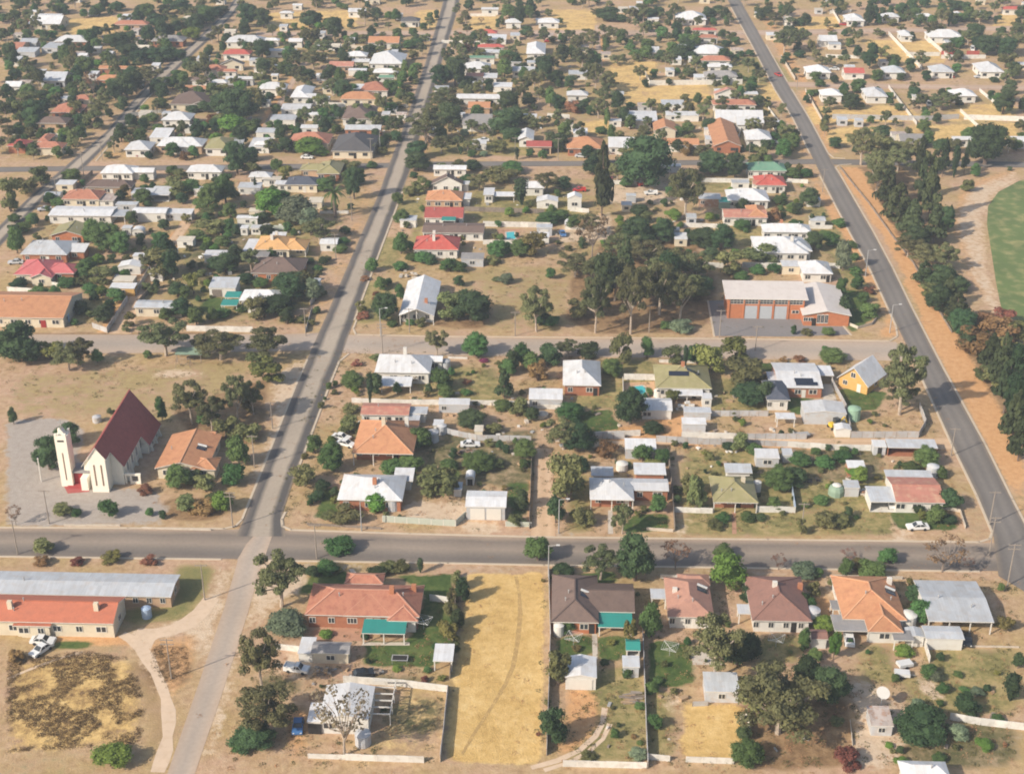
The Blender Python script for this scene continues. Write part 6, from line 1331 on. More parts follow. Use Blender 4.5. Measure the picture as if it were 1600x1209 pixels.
TREES_FAR = '''
48 245 22 22 r;82 242 14 12 r;112 232 20 32 s;125 222 18 26 r;134 202 16 20 d;145 205 32 34 s;158 190 36 44 g;118 188 26 32 s;105 195 18 18 d;75 202 26 14 r;92 205 14 12 y;105 218 18 20 r;98 218 20 18 b;28 216 24 20 r;50 205 30 26 r;30 195 28 40 s;50 200 34 46 d;20 185 22 34 d;40 175 34 34 s;65 180 24 24 d;40 155 30 24 r;60 160 30 20 d;85 155 30 20 r;75 145 20 14 r;110 150 20 20 r;148 158 20 44 k;165 170 24 36 g;178 160 26 34 d;195 158 34 46 d;210 150 30 40 d;190 175 22 24 d;200 140 26 26 r;175 140 26 18 r;16 110 26 44 d;22 128 24 20 d;45 130 26 28 s;60 128 18 20 d;105 135 18 18 r;120 128 20 26 d;130 118 30 30 r;100 100 24 30 r;115 105 14 36 s;90 98 22 18 d;45 108 16 14 s;140 112 16 18 r;140 75 24 30 r;85 44 18 18 r;95 50 14 10 r;45 46 16 16 o;60 58 14 12 r;80 62 18 14 r;185 84 36 34 d;200 98 40 30 d;165 100 22 20 r;215 102 30 24 d;200 70 24 20 d;150 82 18 22 r;230 70 24 30 d;215 40 22 24 d;230 30 26 24 r;252 66 20 36 d;262 62 26 26 d;240 45 30 24 d;275 48 24 20 s;290 45 30 18 s;305 45 30 24 d;320 40 30 30 r;315 30 28 22 d;345 24 24 16 d;335 30 24 20 d;298 66 30 24 b;240 100 34 26 d;256 98 34 26 d;278 95 24 18 d;235 132 44 30 g;205 132 34 30 d;270 90 14 16 r;180 20 30 16 r;220 22 26 14 d;255 25 24 18 d;280 22 40 14 d;90 22 30 12 r;150 20 20 8 r
385 45 34 40 d;410 46 30 34 d;395 32 30 20 g;355 66 14 14 r;326 86 16 16 r;348 85 12 20 d;318 102 14 24 s;304 116 14 18 d;285 125 16 18 s;268 142 20 22 r;280 142 16 14 s;250 172 26 20 r;235 192 26 14 r;222 200 22 22 s;205 210 22 16 g;245 206 20 12 r;260 196 14 20 s;285 195 16 14 d;300 178 22 14 d;318 178 22 20 d;340 165 30 26 g;370 200 64 66 d;345 185 40 40 d;395 180 34 44 s;360 212 44 34 b;385 212 34 24 r;335 210 24 26 d;318 210 20 20 r;345 200 30 24 s;330 194 24 18 o;268 248 24 26 r;288 252 16 16 o;302 248 18 20 r;232 250 14 14 d;238 236 12 10 o;216 246 8 8 z;330 155 22 26 r;345 150 24 20 y;405 170 26 22 d;420 160 18 16 d;440 155 16 26 s;412 145 24 20 r;400 205 16 20 d;375 232 30 36 d;390 255 30 26 d
420 75 20 10 r;440 62 16 12 r;408 95 30 34 d;420 85 20 14 d;450 92 24 20 r;462 98 20 20 d;445 120 28 24 r;410 118 28 26 d;425 108 24 18 s;455 120 20 20 d;485 74 34 34 s;505 90 34 30 g;490 110 34 32 g;515 120 26 20 d;500 100 26 20 s;480 125 26 18 d;508 128 20 18 d;482 46 32 30 d;495 44 20 24 d;522 66 30 40 d;512 48 22 18 r;548 46 12 16 d;460 48 12 12 r;550 66 10 12 r;557 68 12 16 r;588 30 22 18 d;512 42 20 14 d;565 128 28 18 r;530 130 20 24 r;520 150 34 30 g;535 160 30 36 d;550 150 22 20 r;565 190 34 32 s;580 198 20 24 d;610 150 26 26 r;625 158 18 20 r;590 170 14 26 s;598 182 14 34 g;610 180 26 20 r;620 172 20 16 s;505 190 20 22 r;515 196 20 14 d;470 190 16 16 r;472 160 20 18 s;495 165 22 18 y;460 195 14 12 r;438 220 22 26 d;420 240 24 26 s;445 242 26 28 d;480 246 52 16 b;500 246 26 16 b;545 245 26 10 r;570 244 36 14 s;588 225 16 24 d;605 220 14 12 r;525 212 16 18 r;430 176 18 14 r;620 125 18 20 s;612 115 16 12 r;628 135 20 24 r;645 128 18 26 r;632 118 12 24 r;645 95 18 18 s;640 78 24 16 r;655 75 14 16 d;650 110 20 10 r;672 34 12 14 r;682 32 8 16 d;630 44 10 8 d;645 42 12 10 r;580 118 16 12 s
688 140 36 40 d;710 138 38 50 d;690 160 30 26 g;705 118 24 18 r;730 135 24 16 d;690 175 44 34 g;715 172 20 20 g;680 195 40 36 g;702 205 44 46 d;665 225 56 54 g;690 240 34 30 g;650 252 38 34 d;725 215 16 14 x;740 205 24 20 x;720 242 9 12 c;740 230 16 10 r;737 248 16 14 r;755 246 14 10 x;780 242 30 24 s;800 226 34 28 d;785 214 50 44 d;800 200 40 34 d;795 180 36 40 d;826 170 26 26 d;775 185 14 26 y;805 188 14 20 y;820 195 24 16 r;828 248 14 16 r;808 250 8 18 c;848 250 16 16 r;764 145 16 22 d;745 145 20 20 s;725 145 20 20 d;705 150 20 14 g;788 125 26 34 r;805 105 24 24 d;815 118 24 20 d;835 140 34 34 g;850 130 30 34 d;845 118 26 20 o;790 95 26 18 r;770 92 12 12 o;745 92 14 12 r;735 70 14 14 d;715 80 16 14 r;728 82 14 14 o;742 66 16 18 d;720 60 8 10 o;822 60 22 20 d;718 38 14 14 s;752 38 10 10 k;795 32 30 26 r;812 44 20 34 d;825 30 22 22 r;778 46 8 16 d;875 38 10 10 r;850 48 10 6 d
876 66 10 14 r;890 66 18 20 g;880 98 24 26 c;900 82 20 26 g;925 80 24 34 g;916 62 18 18 g;910 106 34 34 g;928 105 26 26 r;865 110 26 30 g;850 120 34 34 d;870 135 26 26 d;890 140 18 22 d;930 140 26 44 g;950 145 30 36 g;915 130 20 28 g;945 56 22 18 g;958 62 22 20 g;946 84 12 24 r;970 72 16 26 r;985 80 20 10 r;965 102 26 18 g;995 92 26 12 r;985 72 10 10 r;1010 94 24 22 r;1012 78 24 18 r;1005 60 14 24 g;1012 52 20 20 d;1035 62 22 20 r;1034 100 22 22 d;1050 85 20 20 r;1065 95 24 26 d;1080 90 20 26 d;1058 64 20 20 r;1070 70 24 18 r;1000 126 22 26 g;1008 138 12 14 d;1022 124 14 16 r;1045 135 10 12 d;995 68 14 16 g;975 58 12 12 g;988 35 16 24 g;1000 34 22 18 d;1018 32 22 18 d;1052 34 18 30 g;950 36 40 26 d;968 36 24 14 d;932 28 20 16 g;1025 18 10 8 d;978 22 10 8 d;1062 50 10 14 r
860 170 20 34 r;870 178 16 30 d;895 180 32 24 o;905 178 24 22 d;935 185 28 34 g;945 165 30 30 g;965 178 20 36 d;975 195 18 28 d;948 200 10 30 r;985 205 20 26 r;955 225 12 30 r;940 212 24 14 r;890 205 16 20 s;870 198 10 12 r;860 220 14 14 d;872 240 32 34 d;868 225 20 16 x;920 250 26 24 d;935 262 30 30 d;958 242 14 8 o;980 246 30 18 s;1010 175 16 14 r;1020 165 10 10 r;985 172 18 12 r;1050 185 10 16 k;1060 190 18 14 r;1070 160 18 14 s;1090 165 14 20 r;1098 190 20 28 g;1110 208 30 24 d;1055 215 30 16 r;1075 210 24 20 r;1058 240 20 22 d;1075 246 24 26 o;1100 248 24 24 g;1085 245 16 14 s;1158 155 14 20 r;1170 152 14 22 d;1165 165 20 18 s;1185 168 20 20 d;1200 170 14 12 s;1215 180 10 16 k;1210 220 22 14 r;1220 212 14 24 b;1225 252 26 36 r;1230 230 18 22 r;1155 238 20 14 r;1175 240 20 16 d;1195 248 18 30 d;1200 258 16 16 r;1180 260 20 22 s;1172 230 10 10 r;1090 155 10 8 d;1108 158 10 8 r
1056 65 14 30 d;1070 78 20 20 d;1085 75 26 22 r;1062 96 30 22 d;1080 98 24 18 d;1075 118 18 12 r;1058 116 12 10 r;1128 62 14 16 d;1142 66 20 18 s;1135 75 18 12 d;1150 72 16 14 r;1158 90 12 10 r;1172 90 14 12 d;1165 104 12 12 d;1150 95 12 10 r;1140 90 14 10 r;1155 125 16 14 s;1165 128 12 8 r;1108 34 24 22 d;1122 24 20 16 d;1115 42 12 14 r;1135 42 10 10 s;1112 40 10 8 o;1190 34 24 22 d;1210 40 26 22 g;1225 26 20 18 r;1200 28 20 18 d;1235 42 16 16 g
1225 84 36 40 g;1250 76 30 34 g;1235 66 30 26 d;1268 82 16 24 s;1250 92 20 14 d;1230 96 12 14 d;1258 42 24 22 d;1250 42 20 12 d;1292 42 10 16 s;1282 102 22 16 g;1315 95 14 8 s;1320 58 12 12 d;1298 50 14 8 o;1308 44 10 8 s;1358 42 20 32 d;1372 40 14 18 r;1345 38 14 10 d;1275 128 18 16 r;1282 138 18 14 r;1304 132 14 14 d;1360 110 24 44 d;1378 92 24 22 s;1372 128 22 20 r;1398 105 26 20 r;1372 124 14 10 d;1408 128 14 14 d;1345 145 22 22 r;1378 58 16 10 s;1395 42 20 12 s;1410 24 22 20 d;1392 26 14 16 d;1430 32 24 20 r;1440 38 16 16 r;1412 34 18 12 r;1455 60 28 28 g;1470 44 24 32 g;1482 42 10 26 c;1490 38 22 20 s;1505 36 20 16 r;1518 36 16 14 d;1530 38 26 24 g;1545 32 16 14 d;1555 38 8 12 c;1562 32 8 8 d;1495 18 30 12 d;1425 66 14 16 d;1437 92 16 14 g;1500 78 16 20 r;1482 82 24 14 r;1495 76 24 18 d;1525 70 34 34 d;1512 70 24 24 g;1545 90 40 36 d;1560 84 34 34 g;1575 92 34 34 d;1575 110 34 30 s;1585 125 26 28 s;1495 115 16 16 r;1448 128 16 18 d;1555 130 16 10 d;1592 70 24 34 s;1580 20 20 10 s
1266 152 14 12 r;1275 150 14 10 r;1296 172 24 22 g;1290 185 14 18 g;1288 205 14 18 s;1318 158 18 18 r;1340 148 22 24 r;1330 175 30 30 d;1340 172 26 20 s;1405 175 14 14 d;1390 156 14 12 r;1306 230 14 16 r;1338 244 14 22 d;1360 225 40 24 g;1380 215 30 20 d;1390 230 20 16 d;1428 158 20 22 d;1440 165 18 18 d;1470 172 40 30 g;1485 168 30 26 g;1500 168 14 12 d;1455 165 14 14 r;1445 210 26 24 r;1450 230 22 26 r;1470 240 22 24 d;1490 240 24 24 g;1515 222 26 24 r;1570 182 32 44 d;1575 160 30 26 g;1582 232 20 10 r;1530 208 12 12 d;1590 200 10 10 d;1408 240 30 20 s;1430 245 30 20 s;1420 215 16 20 s
'''
for blockdata in (TREES, TREES_FAR):
    for ln in blockdata.strip().split('\n'):
        for e in ln.split(';'):
            t = e.split(); plant(float(t[0]), float(t[1]), float(t[2]) , float(t[3]), t[4])

# fill-in: the small sheds, trees and shrubs that crowd the yards of the surveyed blocks
def blocked(x, y, m):
    if any(a - m < x < b_ + m and c - m < y < d + m for a, b_, c, d in FOOT): return True
    j, i = int(np.searchsorted(xs, x)), int(np.searchsorted(ys, y))
    if W['s'][i, j] > .3 or W['k'][i, j] > .3 or W['p'][i, j] > .6 or W['o'][i, j] > .6: return True
    X, Y = np.array([x]), np.array([y])
    return any(bool(inside(X, Y, r)[0]) for r in ROADS)
def pick(pl):
    w = poly(pl); a, b_, c, d = min(p[0] for p in w), max(p[0] for p in w), min(p[1] for p in w), max(p[1] for p in w)
    while True:
        x, y = rng.uniform(a, b_), rng.uniform(c, d)
        if inside(np.array([x]), np.array([y]), w)[0]: return x, y
ZONES = (('-20 -6 1620 -6 1620 42 -20 42', 190, 20, (3, 8), 'rrddggggs'), ('-30 20 60 20 60 250 -30 250', 40, 4, (3, 7), 'rdggs'), ('1560 20 1640 20 1640 250 1560 250', 30, 2, (3, 7), 'rdggs'), ('12 22 340 22 200 155 105 250 12 250', 130, 14, (3, 7), 'rrddgggsb'), ('380 24 680 24 618 246 170 248 230 160', 200, 26, (2.5, 7), 'rrddgggssb'), ('722 24 1138 24 1255 240 655 244', 200, 26, (2.5, 7), 'rdggggsss'),
    ('1175 22 1585 22 1585 124 1238 124', 46, 6, (2.5, 6), 'rddgg'), ('1250 144 1585 147 1585 240 1300 236', 26, 3, (2.5, 6), 'rddgg'), ('60 290 575 270 520 420 455 510 20 508', 90, 9, (1.6, 4.5), 'rrddssb'), ('640 290 1250 270 1330 420 1120 420 900 395 620 395', 70, 8, (1.5, 4), 'rrdssb'),
    ('480 565 1410 578 1480 815 470 812', 130, 0, (1.0, 2.4), 'rrsssdyb'), ('485 905 1580 905 1580 1185 485 1185', 46, 0, (.9, 2.0), 'rrssdyo'))
for pl, n, ns, sz, kinds in ZONES:
    for _ in range(ns):
        for _t in range(30):
            x, y = pick(pl); s = ppm(x, y); p = P(x, y)
            if blocked(p.x, p.y + 1.5, 3.0): continue
            w = rng.uniform(3, 6) * s; rf = rng.choice('wwzzkl')
            R, _b = building([(x - w / 2, x + w / 2, y - 8, y, rng.choice(('skil', 'gx', 'flat')), rf, rng.choice('wwzk'), dict(D=rng.uniform(3, 5)))], None, None, near=False, kind='shed')
            want(R, f'small {ROOFWORD[rf]} roofed shed', None, w / s, p.x, p.y, 'small sheds in the back yards'); break
    for _ in range(n):
        for _t in range(30):
            x, y = pick(pl); p = P(x, y); k = rng.choice(kinds); wm = rng.uniform(*sz)
            if blocked(p.x, p.y, wm * .35 + .3) or any(math.hypot(p.x - a, p.y - b_) < .75 * (wm / 2 + r) for a, b_, r in TSEEN): continue
            hm = wm * {'g': rng.uniform(1.0, 1.5), 'r': rng.uniform(.75, 1.05), 'd': rng.uniform(.85, 1.2), 's': rng.uniform(.6, .9), 'b': .8, 'y': .8, 'o': .7}[k]
            plant(x, y, 1, 1, k, auto=(p, wm, hm)); break

# ------------------------------------------------------------------ fences, panel by panel in the near blocks
_fp = MB(); _fp.box(0, -.04, 0, 1, .04, 1)
FENCE = {k: _fp.mesh('panel', m) for k, m in (('w', FIBRO), ('z', ZINCF), ('t', TIMBF), ('g', PALEG), ('u', BLUEF), ('c', CONC), ('r', WALL['b']), ('q', ROOF['r']))}
FW = {'w': 'white sheet', 'z': 'grey iron', 't': 'brown timber', 'g': 'pale green', 'u': 'pale blue', 'c': 'low cream', 'r': 'brick red', 'q': 'red sheet'}
def fence(s, k='w', h=1.7, label=None, panels=True):
    pts = [P(*p) for p in poly(s)]
    R = root('garden_wall' if k in 'cr' else 'fence', pts[0])
    for i, (a, c) in enumerate(zip(pts, pts[1:])):
        d = c - a; n = max(1, int(round(d.length / 2.4))) if panels else 1
        rz = math.atan2(d.y, d.x)
        for j in range(n):
            q = a.lerp(c, j / n) - pts[0]
            o = link('panel', FENCE[k], R, q + Vector((0, 0, rng.uniform(-.03, .0))), rz, (d.length / n - .02, 1, h + rng.uniform(-.04, .04)))
            o.rotation_euler = (rng.uniform(-.02, .02), 0, rz)
        if panels and k not in 'cr':
            for j in range(n + 1):
                q = a.lerp(c, j / n) - pts[0]
                link('post', POST['b' if k in 'tz' else 'w'], R, q, rz, (1, 1, h - .1))
    c = (pts[0] + pts[-1]) / 2; ln = (pts[0] - pts[-1]).length
    R['category'] = 'wall' if k in 'cr' else 'fence'
    want(R, FW[k] + (' wall' if k in 'cr' else ' fence'), None, ln, c.x, c.y, 'walls' if k in 'cr' else 'fences between the yards')
for s, k, h in (('482 1184 540 1186', 'w', 1.0), ('540 1187 662 1191', 'w', 1.3), ('537 1066 628 1072 700 1081', 'w', 1.5), ('700 1081 688 1190', 'z', 1.6), ('714 900 708 1010 703 1060', 't', 1.5), ('672 938 700 942', 'w', 1.5), ('430 1014 485 1020', 'w', 1.3),
    ('857 890 860 1000 854 1180', 'z', 1.5), ('1004 990 1008 1100 1012 1200', 'z', 1.6), ('880 1197 1010 1200', 'w', 1.3), ('1012 1186 1046 1189', 'w', 1.2), ('1072 1190 1146 1193', 'w', 1.2), ('1166 1115 1172 1150', 'w', 1.3), ('1032 903 1064 904', 'w', .9), ('1074 905 1110 906', 'w', .9), ('1174 906 1240 908', 'c', .8), ('1300 903 1410 905', 'c', .8),
    ('1484 1124 1530 1132 1600 1140', 'w', 1.5), ('1444 1010 1452 1035', 'w', 1.5), ('1328 1126 1332 1165', 'c', .5), ('1500 1010 1592 1012', 'c', .4), ('1106 1102 1082 1103', 'z', 1.0),
    ('100 822 188 822', 'c', .5), ('222 826 330 829', 'c', .5),
    ('550 629 640 632', 'w', 1.3), ('640 632 830 634', 'w', 1.4), ('560 662 655 668', 'w', .8), ('690 676 745 688 830 690', 'z', 1.5), ('831 706 827 826', 't', 1.2), ('598 815 712 822', 'g', 1.5), ('712 822 728 808', 'g', 1.5), ('790 822 830 823', 'g', 1.2), ('924 685 976 686', 'z', 1.7), ('1025 690 1090 694', 'z', 1.7), ('1090 694 1145 695', 'z', 1.6), ('925 684 1000 681', 'w', 1.6), ('1065 684 1148 686', 'w', 1.6), ('1148 686 1260 686', 'z', 1.5), ('1140 694 1230 698', 'z', 1.5), ('1230 698 1300 703 1360 704', 'w', 1.5), ('1329 684 1435 684', 'z', 1.7), ('1435 684 1446 665 1436 638', 'z', 1.7), ('1300 600 1322 640 1330 680', 'z', 1.5),
    ('1043 708 1050 770 1054 830', 't', 1.7), ('1054 800 1113 802', 'w', 1.3), ('1182 800 1242 801', 'w', 1.5), ('1242 801 1236 760', 'u', 1.6), ('975 593 1024 594', 'w', 1.7), ('973 596 974 630', 'w', 1.4), ('1030 566 1090 568', 'w', .8), ('1474 796 1500 800 1508 826', 'c', .8), ('1010 828 1052 831', 'c', .7), ('840 638 880 640', 'w', 1.2), ('1110 650 1200 650', 'z', 1.5), ('700 560 730 561', 'w', .6), ('480 820 595 827', 't', .6),
    ('755 354 860 356', 'w', 1.8), ('755 382 850 384', 'w', 1.6), ('725 330 850 334', 't', 1.6), ('1065 355 1130 357', 'w', 1.5), ('1090 285 1170 286', 'w', 1.6), ('1228 285 1262 287', 'w', 1.4), ('1092 418 1130 419', 'w', 1.7), ('1160 418 1222 420', 'w', 1.8), ('1290 418 1312 420', 'w', 1.6), ('1240 357 1300 358', 'w', 1.3), ('1326 508 1340 514 1362 508 1370 498', 'c', .8), ('1312 262 1334 290 1357 318 1393 368 1427 412', 't', .7), ('1427 412 1457 470 1487 520', 't', .7), ('890 330 920 333', 'w', 1.5), ('945 288 1010 290', 'w', 1.5),
    ('292 517 395 519', 'w', 1.6), ('168 520 186 492 200 470', 'z', 1.7), ('212 462 225 440 240 415', 'z', 1.7), ('340 356 445 360', 'g', 1.6), ('60 445 100 449', 'w', 1.4), ('12 455 60 458', 'w', 1.4), ('215 478 240 450', 't', 1.5), ('485 478 500 460', 'z', 1.5), ('120 295 145 272', 't', 1.5), ('478 520 488 484', 'z', 1.2), ('335 290 350 270', 't', 1.5), ('500 334 545 334', 'w', 1.0), ('145 512 168 520', 'z', 1.5)):
    fence(s, k, h)
for s, k, h in (('470 165 540 168', 'w', 1.8), ('455 182 530 186', 'w', 1.8), ('520 74 600 80', 'c', 1.6), ('600 170 638 168', 'w', 1.4), ('12 150 120 152', 'w', 1.4), ('20 212 130 216', 'w', 1.5), ('690 68 765 70', 'w', 1.5), ('660 212 680 232', 't', 1.5) , ('1015 134 1160 132', 'w', 2.2), ('1015 134 1008 118', 'w', 2.0), ('855 184 890 186', 'w', 1.8), ('1098 170 1160 176', 't', 1.6), ('1150 228 1160 200', 'w', 1.6), ('1160 182 1190 178', 'r', 1.2), ('1200 170 1218 194', 'w', 1.0),
    ('1300 186 1440 189', 'z', 2.0), ('1440 189 1498 186', 'z', 2.0), ('1506 187 1600 190', 'w', 2.0), ('1258 143 1284 190', 'c', 1.4), ('1220 90 1242 126', 'c', 1.4), ('1300 18 1312 38', 'w', 1.6), ('1296 22 1330 20', 'w', 1.6), ('1388 55 1440 110', 'w', 1.8), ('1445 60 1485 95', 'w', 1.8), ('1416 88 1468 88', 'w', 1.8), ('1470 86 1494 86', 'q', 1.8), ('1510 86 1530 86', 'q', 1.8), ('1470 92 1540 92', 'w', 1.8), ('1388 138 1432 196', 'w', 1.4), ('1530 143 1560 168', 'w', 1.4), ('1500 175 1528 200', 'w', 1.4), ('1290 90 1345 92', 'w', 1.5), ('1260 94 1290 96', 't', 1.5), ('735 26 775 26', 'w', 1.4), ('340 133 356 133', 'w', 1.2), ('205 182 260 176', 'w', 1.4)):
    fence(s, k, h, panels=False)

# ------------------------------------------------------------------ street furniture, tanks and vehicles
def pole(x, y, h, arm=1.15, lamp=False, group='power poles along the streets'):
    p = P(x, y); R = root('street_lamp' if lamp else 'power_pole', p)
    m = MB(); m.tube((0, 0, 0), (0, 0, h), .14, .09, 8); m.obj('pole', POSTM if not lamp else STEEL, R)
    if lamp:
        m = MB(); m.tube((0, 0, h - .1), (1.6, -.3, h + .35), .05, .04, 6); m.obj('arm', STEEL, R)
        m = MB(); m.box(1.4, -.45, h + .28, 2.1, -.15, h + .44); m.obj('lamp_head', LIGHT, R)
    else:
        for k in range(2 if h > 8 else 1):
            m = MB(); z = h - .35 - .9 * k
            m.box(-arm, -.06, z, arm, .06, z + .13); a = m.obj('crossarm', POSTM, R)
            for q in (-.9, -.4, .4, .9):
                i = MB(); i.tube((arm * q, 0, z + .13), (arm * q, 0, z + .3), .05, .04, 6); i.obj('insulator', POSTM, a)
    R['category'] = 'street lamp' if lamp else 'power pole'
    want(R, 'lamp post' if lamp else 'wooden power pole', None, h, p.x, p.y, group)
for x, y, h, l in ((364, 824, 8.5, 0), (77, 818, 8, 0), (268, 1060, 8.5, 0), (320, 937, 8, 0), (565, 829, 7, 1), (873, 833, 8, 1), (1252, 832, 7, 0), (1574, 915, 9.5, 0), (1545, 868, 9, 0), (857, 900, 7, 1), (1546, 820, 8, 0), (1486, 712, 7, 0), (1352, 432, 8, 1), (1390, 520, 8, 1), (598, 553, 8.5, 0), (595, 526, 8, 1), (1124, 528, 8, 0), (1180, 548, 7, 0), (805, 525, 7, 0), (1014, 520, 8, 0), (398, 730, 8, 0), (426, 670, 7, 0),
      (1285, 300, 8, 0), (131, 275, 9, 0), (525, 405, 8, 0), (478, 525, 8, 0), (580, 250, 8, 0), (594, 235, 7, 1), (872, 250, 8, 0), (1170, 250, 7, 0), (805, 249, 8, 0), (90, 315, 8, 0), (550, 345, 8, 0), (1245, 140, 7, 0), (160, 250, 7, 0), (640, 520, 7, 0), (28, 866, 8, 0), (495, 873, 8, 0)):
    pole(x, y, h, lamp=bool(l))
def tank(x, y, r, h, m, name='water_tank', ph='round water tank'):
    p = P(x, y) + Vector((0, r, 0)); R = root(name, p)
    a = MB(); n = 16
    prof = []
    for i in range(7): prof += [(r, h * i / 7), (r * 1.02, h * (i + .5) / 7)]
    prof.append((r, h))
    a.lathe(prof, n); a.obj('shell', m, R)
    c = MB(); c.lathe([(r * 1.03, h), (r * .5, h + r * .22), (.12, h + r * .3)], n); c.obj('lid', m, R)
    R['category'] = 'water tank'; want(R, ph, None, r, p.x, p.y, 'water tanks beside the houses')
for x, y, r, h, m, ph in ((873, 996, .95, 2.2, WALL['w'], 'white water tank'), (1270, 976, 1.4, 2.4, WALL['z'], 'zinc water tank'), (1420, 985, 1.5, 2.6, WALL['w'], 'white water tank'), (566, 1170, 1.3, 2.2, WALL['z'], 'zinc water tank'), (613, 800, 1.5, 2.8, WALL['z'], 'zinc water tank'), (696, 580, 1.2, 2.4, WALL['z'], 'zinc water tank'), (676, 693, 1.3, 2.4, WALL['z'], 'zinc water tank'),
    (1335, 660, 1.5, 3.0, GREENT, 'green water tank'), (1183, 770, .9, 2.2, WALL['w'], 'white water tank'), (1458, 748, 1.3, 2.5, WALL['z'], 'zinc water tank'), (126, 378, 1.3, 2.6, WALL['z'], 'zinc water tank'), (150, 662, 1.0, 1.4, WALL['z'], 'squat grey water tank'), (972, 738, 1.3, 1.6, WALL['w'], 'squat white water tank'), (228, 968, .9, 2.0, BLUEF, 'blue-grey water tank'), (1028, 622, 1.0, 1.6, WALL['w'], 'white water tank'), (690, 680, 1.1, 2.0, WALL['z'], 'zinc water tank'), (100, 505, 1.2, 2.2, BLUEF, 'blue-grey water tank'), (847, 655, 1.4, .8, CONC, 'low round tank')):
    tank(x, y, r, h, m, ph=ph)

def car_meshes(paint, kind):
    """Side profile pulled across the width: body, glasshouse and roof as separate parts."""
    W_ = .86
    if kind == 'ute': prof, cab = [(-2.2, .35), (-2.2, .8), (-2.1, .9), (-1.0, .95), (-.2, .98), (2.2, .98), (2.2, .35)], [(-1.05, .95), (-.55, 1.5), (.2, 1.5), (.35, .98)]
    elif kind == 'van': prof, cab = [(-2.2, .35), (-2.2, .9), (-1.7, 1.05), (2.2, 1.1), (2.2, .35)], [(-1.75, 1.05), (-1.2, 1.9), (2.1, 1.9), (2.18, 1.1)]
    elif kind == 'hatch': prof, cab = [(-1.9, .35), (-1.9, .72), (-1.8, .8), (-.8, .92), (1.8, .95), (1.9, .35)], [(-.85, .92), (-.25, 1.38), (1.2, 1.4), (1.7, .95)]
    else: prof, cab = [(-2.2, .35), (-2.2, .72), (-2.1, .8), (-.9, .92), (1.4, .94), (2.2, .88), (2.25, .35)], [(-.95, .92), (-.3, 1.4), (.9, 1.42), (1.6, .93)]
    def ext(p, w, m, name, w2=None):
        mb = MB(); n = len(p); w2 = w2 or [w] * n
        for s in (-1, 1):
            for i, (x, z) in enumerate(p): mb.v.append((x, s * w2[i], z))
        for i in range(n):
            j = (i + 1) % n; mb.f.append((i, j, n + j, n + i)); mb.m.append(0)
        mb.f.append(tuple(range(n - 1, -1, -1))); mb.m.append(0); mb.f.append(tuple(range(n, 2 * n))); mb.m.append(0)
        return mb.mesh(name, m)
    body = ext(prof, W_, paint, 'body'); glass = ext(cab, W_ * .92, GLASS, 'windows', [W_ * .95, W_ * .78, W_ * .78, W_ * .95])
    rf = MB(); x0, x1 = cab[1][0], cab[2][0]; z = cab[1][1]
    rf.box(x0 + .04, -W_ * .79, z - .02, x1 - .04, W_ * .79, z + .05)
    for s in (-1, 1):
        rf.beam((cab[0][0], s * W_ * .93, cab[0][1]), (cab[1][0], s * W_ * .78, cab[1][1]), .08, .06); rf.beam((cab[3][0], s * W_ * .93, cab[3][1]), (cab[2][0], s * W_ * .78, cab[2][1]), .10, .06)
        rf.beam(((x0 + x1) / 2 + .1, s * W_ * .93, .95), ((x0 + x1) / 2, s * W_ * .79, z), .10, .05)
    roof = rf.mesh('roof', paint)
    wb = MB(); wb.tube((0, -.11, 0), (0, .11, 0), .31, .31, 12); wb.face([(.31 * math.cos(t), -.11, .31 * math.sin(t)) for t in [2 * math.pi * i / 12 for i in range(12)]])
    wheel = wb.mesh('wheel', TYRE)
    lb = MB(); lb.box(-.03, -.14, -.08, .03, .14, .08); lamp = lb.mesh('headlight', LIGHT)
    return body, glass, roof, wheel, lamp, prof
CARCACHE = {}
def vehicle(x, y, heading, paint, kind, label, name=None, extra=None):
    key = (paint.name, kind)
    if key not in CARCACHE: CARCACHE[key] = car_meshes(paint, kind)
    body, glass, roof, wheel, lamp, prof = CARCACHE[key]
    R = root(name or {'ute': 'utility_truck', 'van': 'van'}.get(kind, 'car'), P(x, y), math.radians(heading))
    link('body', body, R); link('windows', glass, R); link('roof', roof, R)
    for sx in (-1.35, 1.3):
        for sy in (-.82, .82): link('wheel', wheel, R, (sx, sy, .31))
    for sy in (-.6, .6): link('headlight', lamp, R, (prof[0][0] - .01, sy, .66))
    if kind == 'ute':
        m = MB(); m.box(.45, -.78, .985, 2.15, .78, 1.0); m.box(.45, -.85, .99, 2.18, -.78, 1.25); m.box(.45, .78, .99, 2.18, .85, 1.25); m.box(2.1, -.8, .99, 2.19, .8, 1.25); m.obj('tray', extra or paint, R)
    tag(R, label, {'ute': 'utility truck', 'van': 'van'}.get(kind, 'car'), 'parked vehicles')
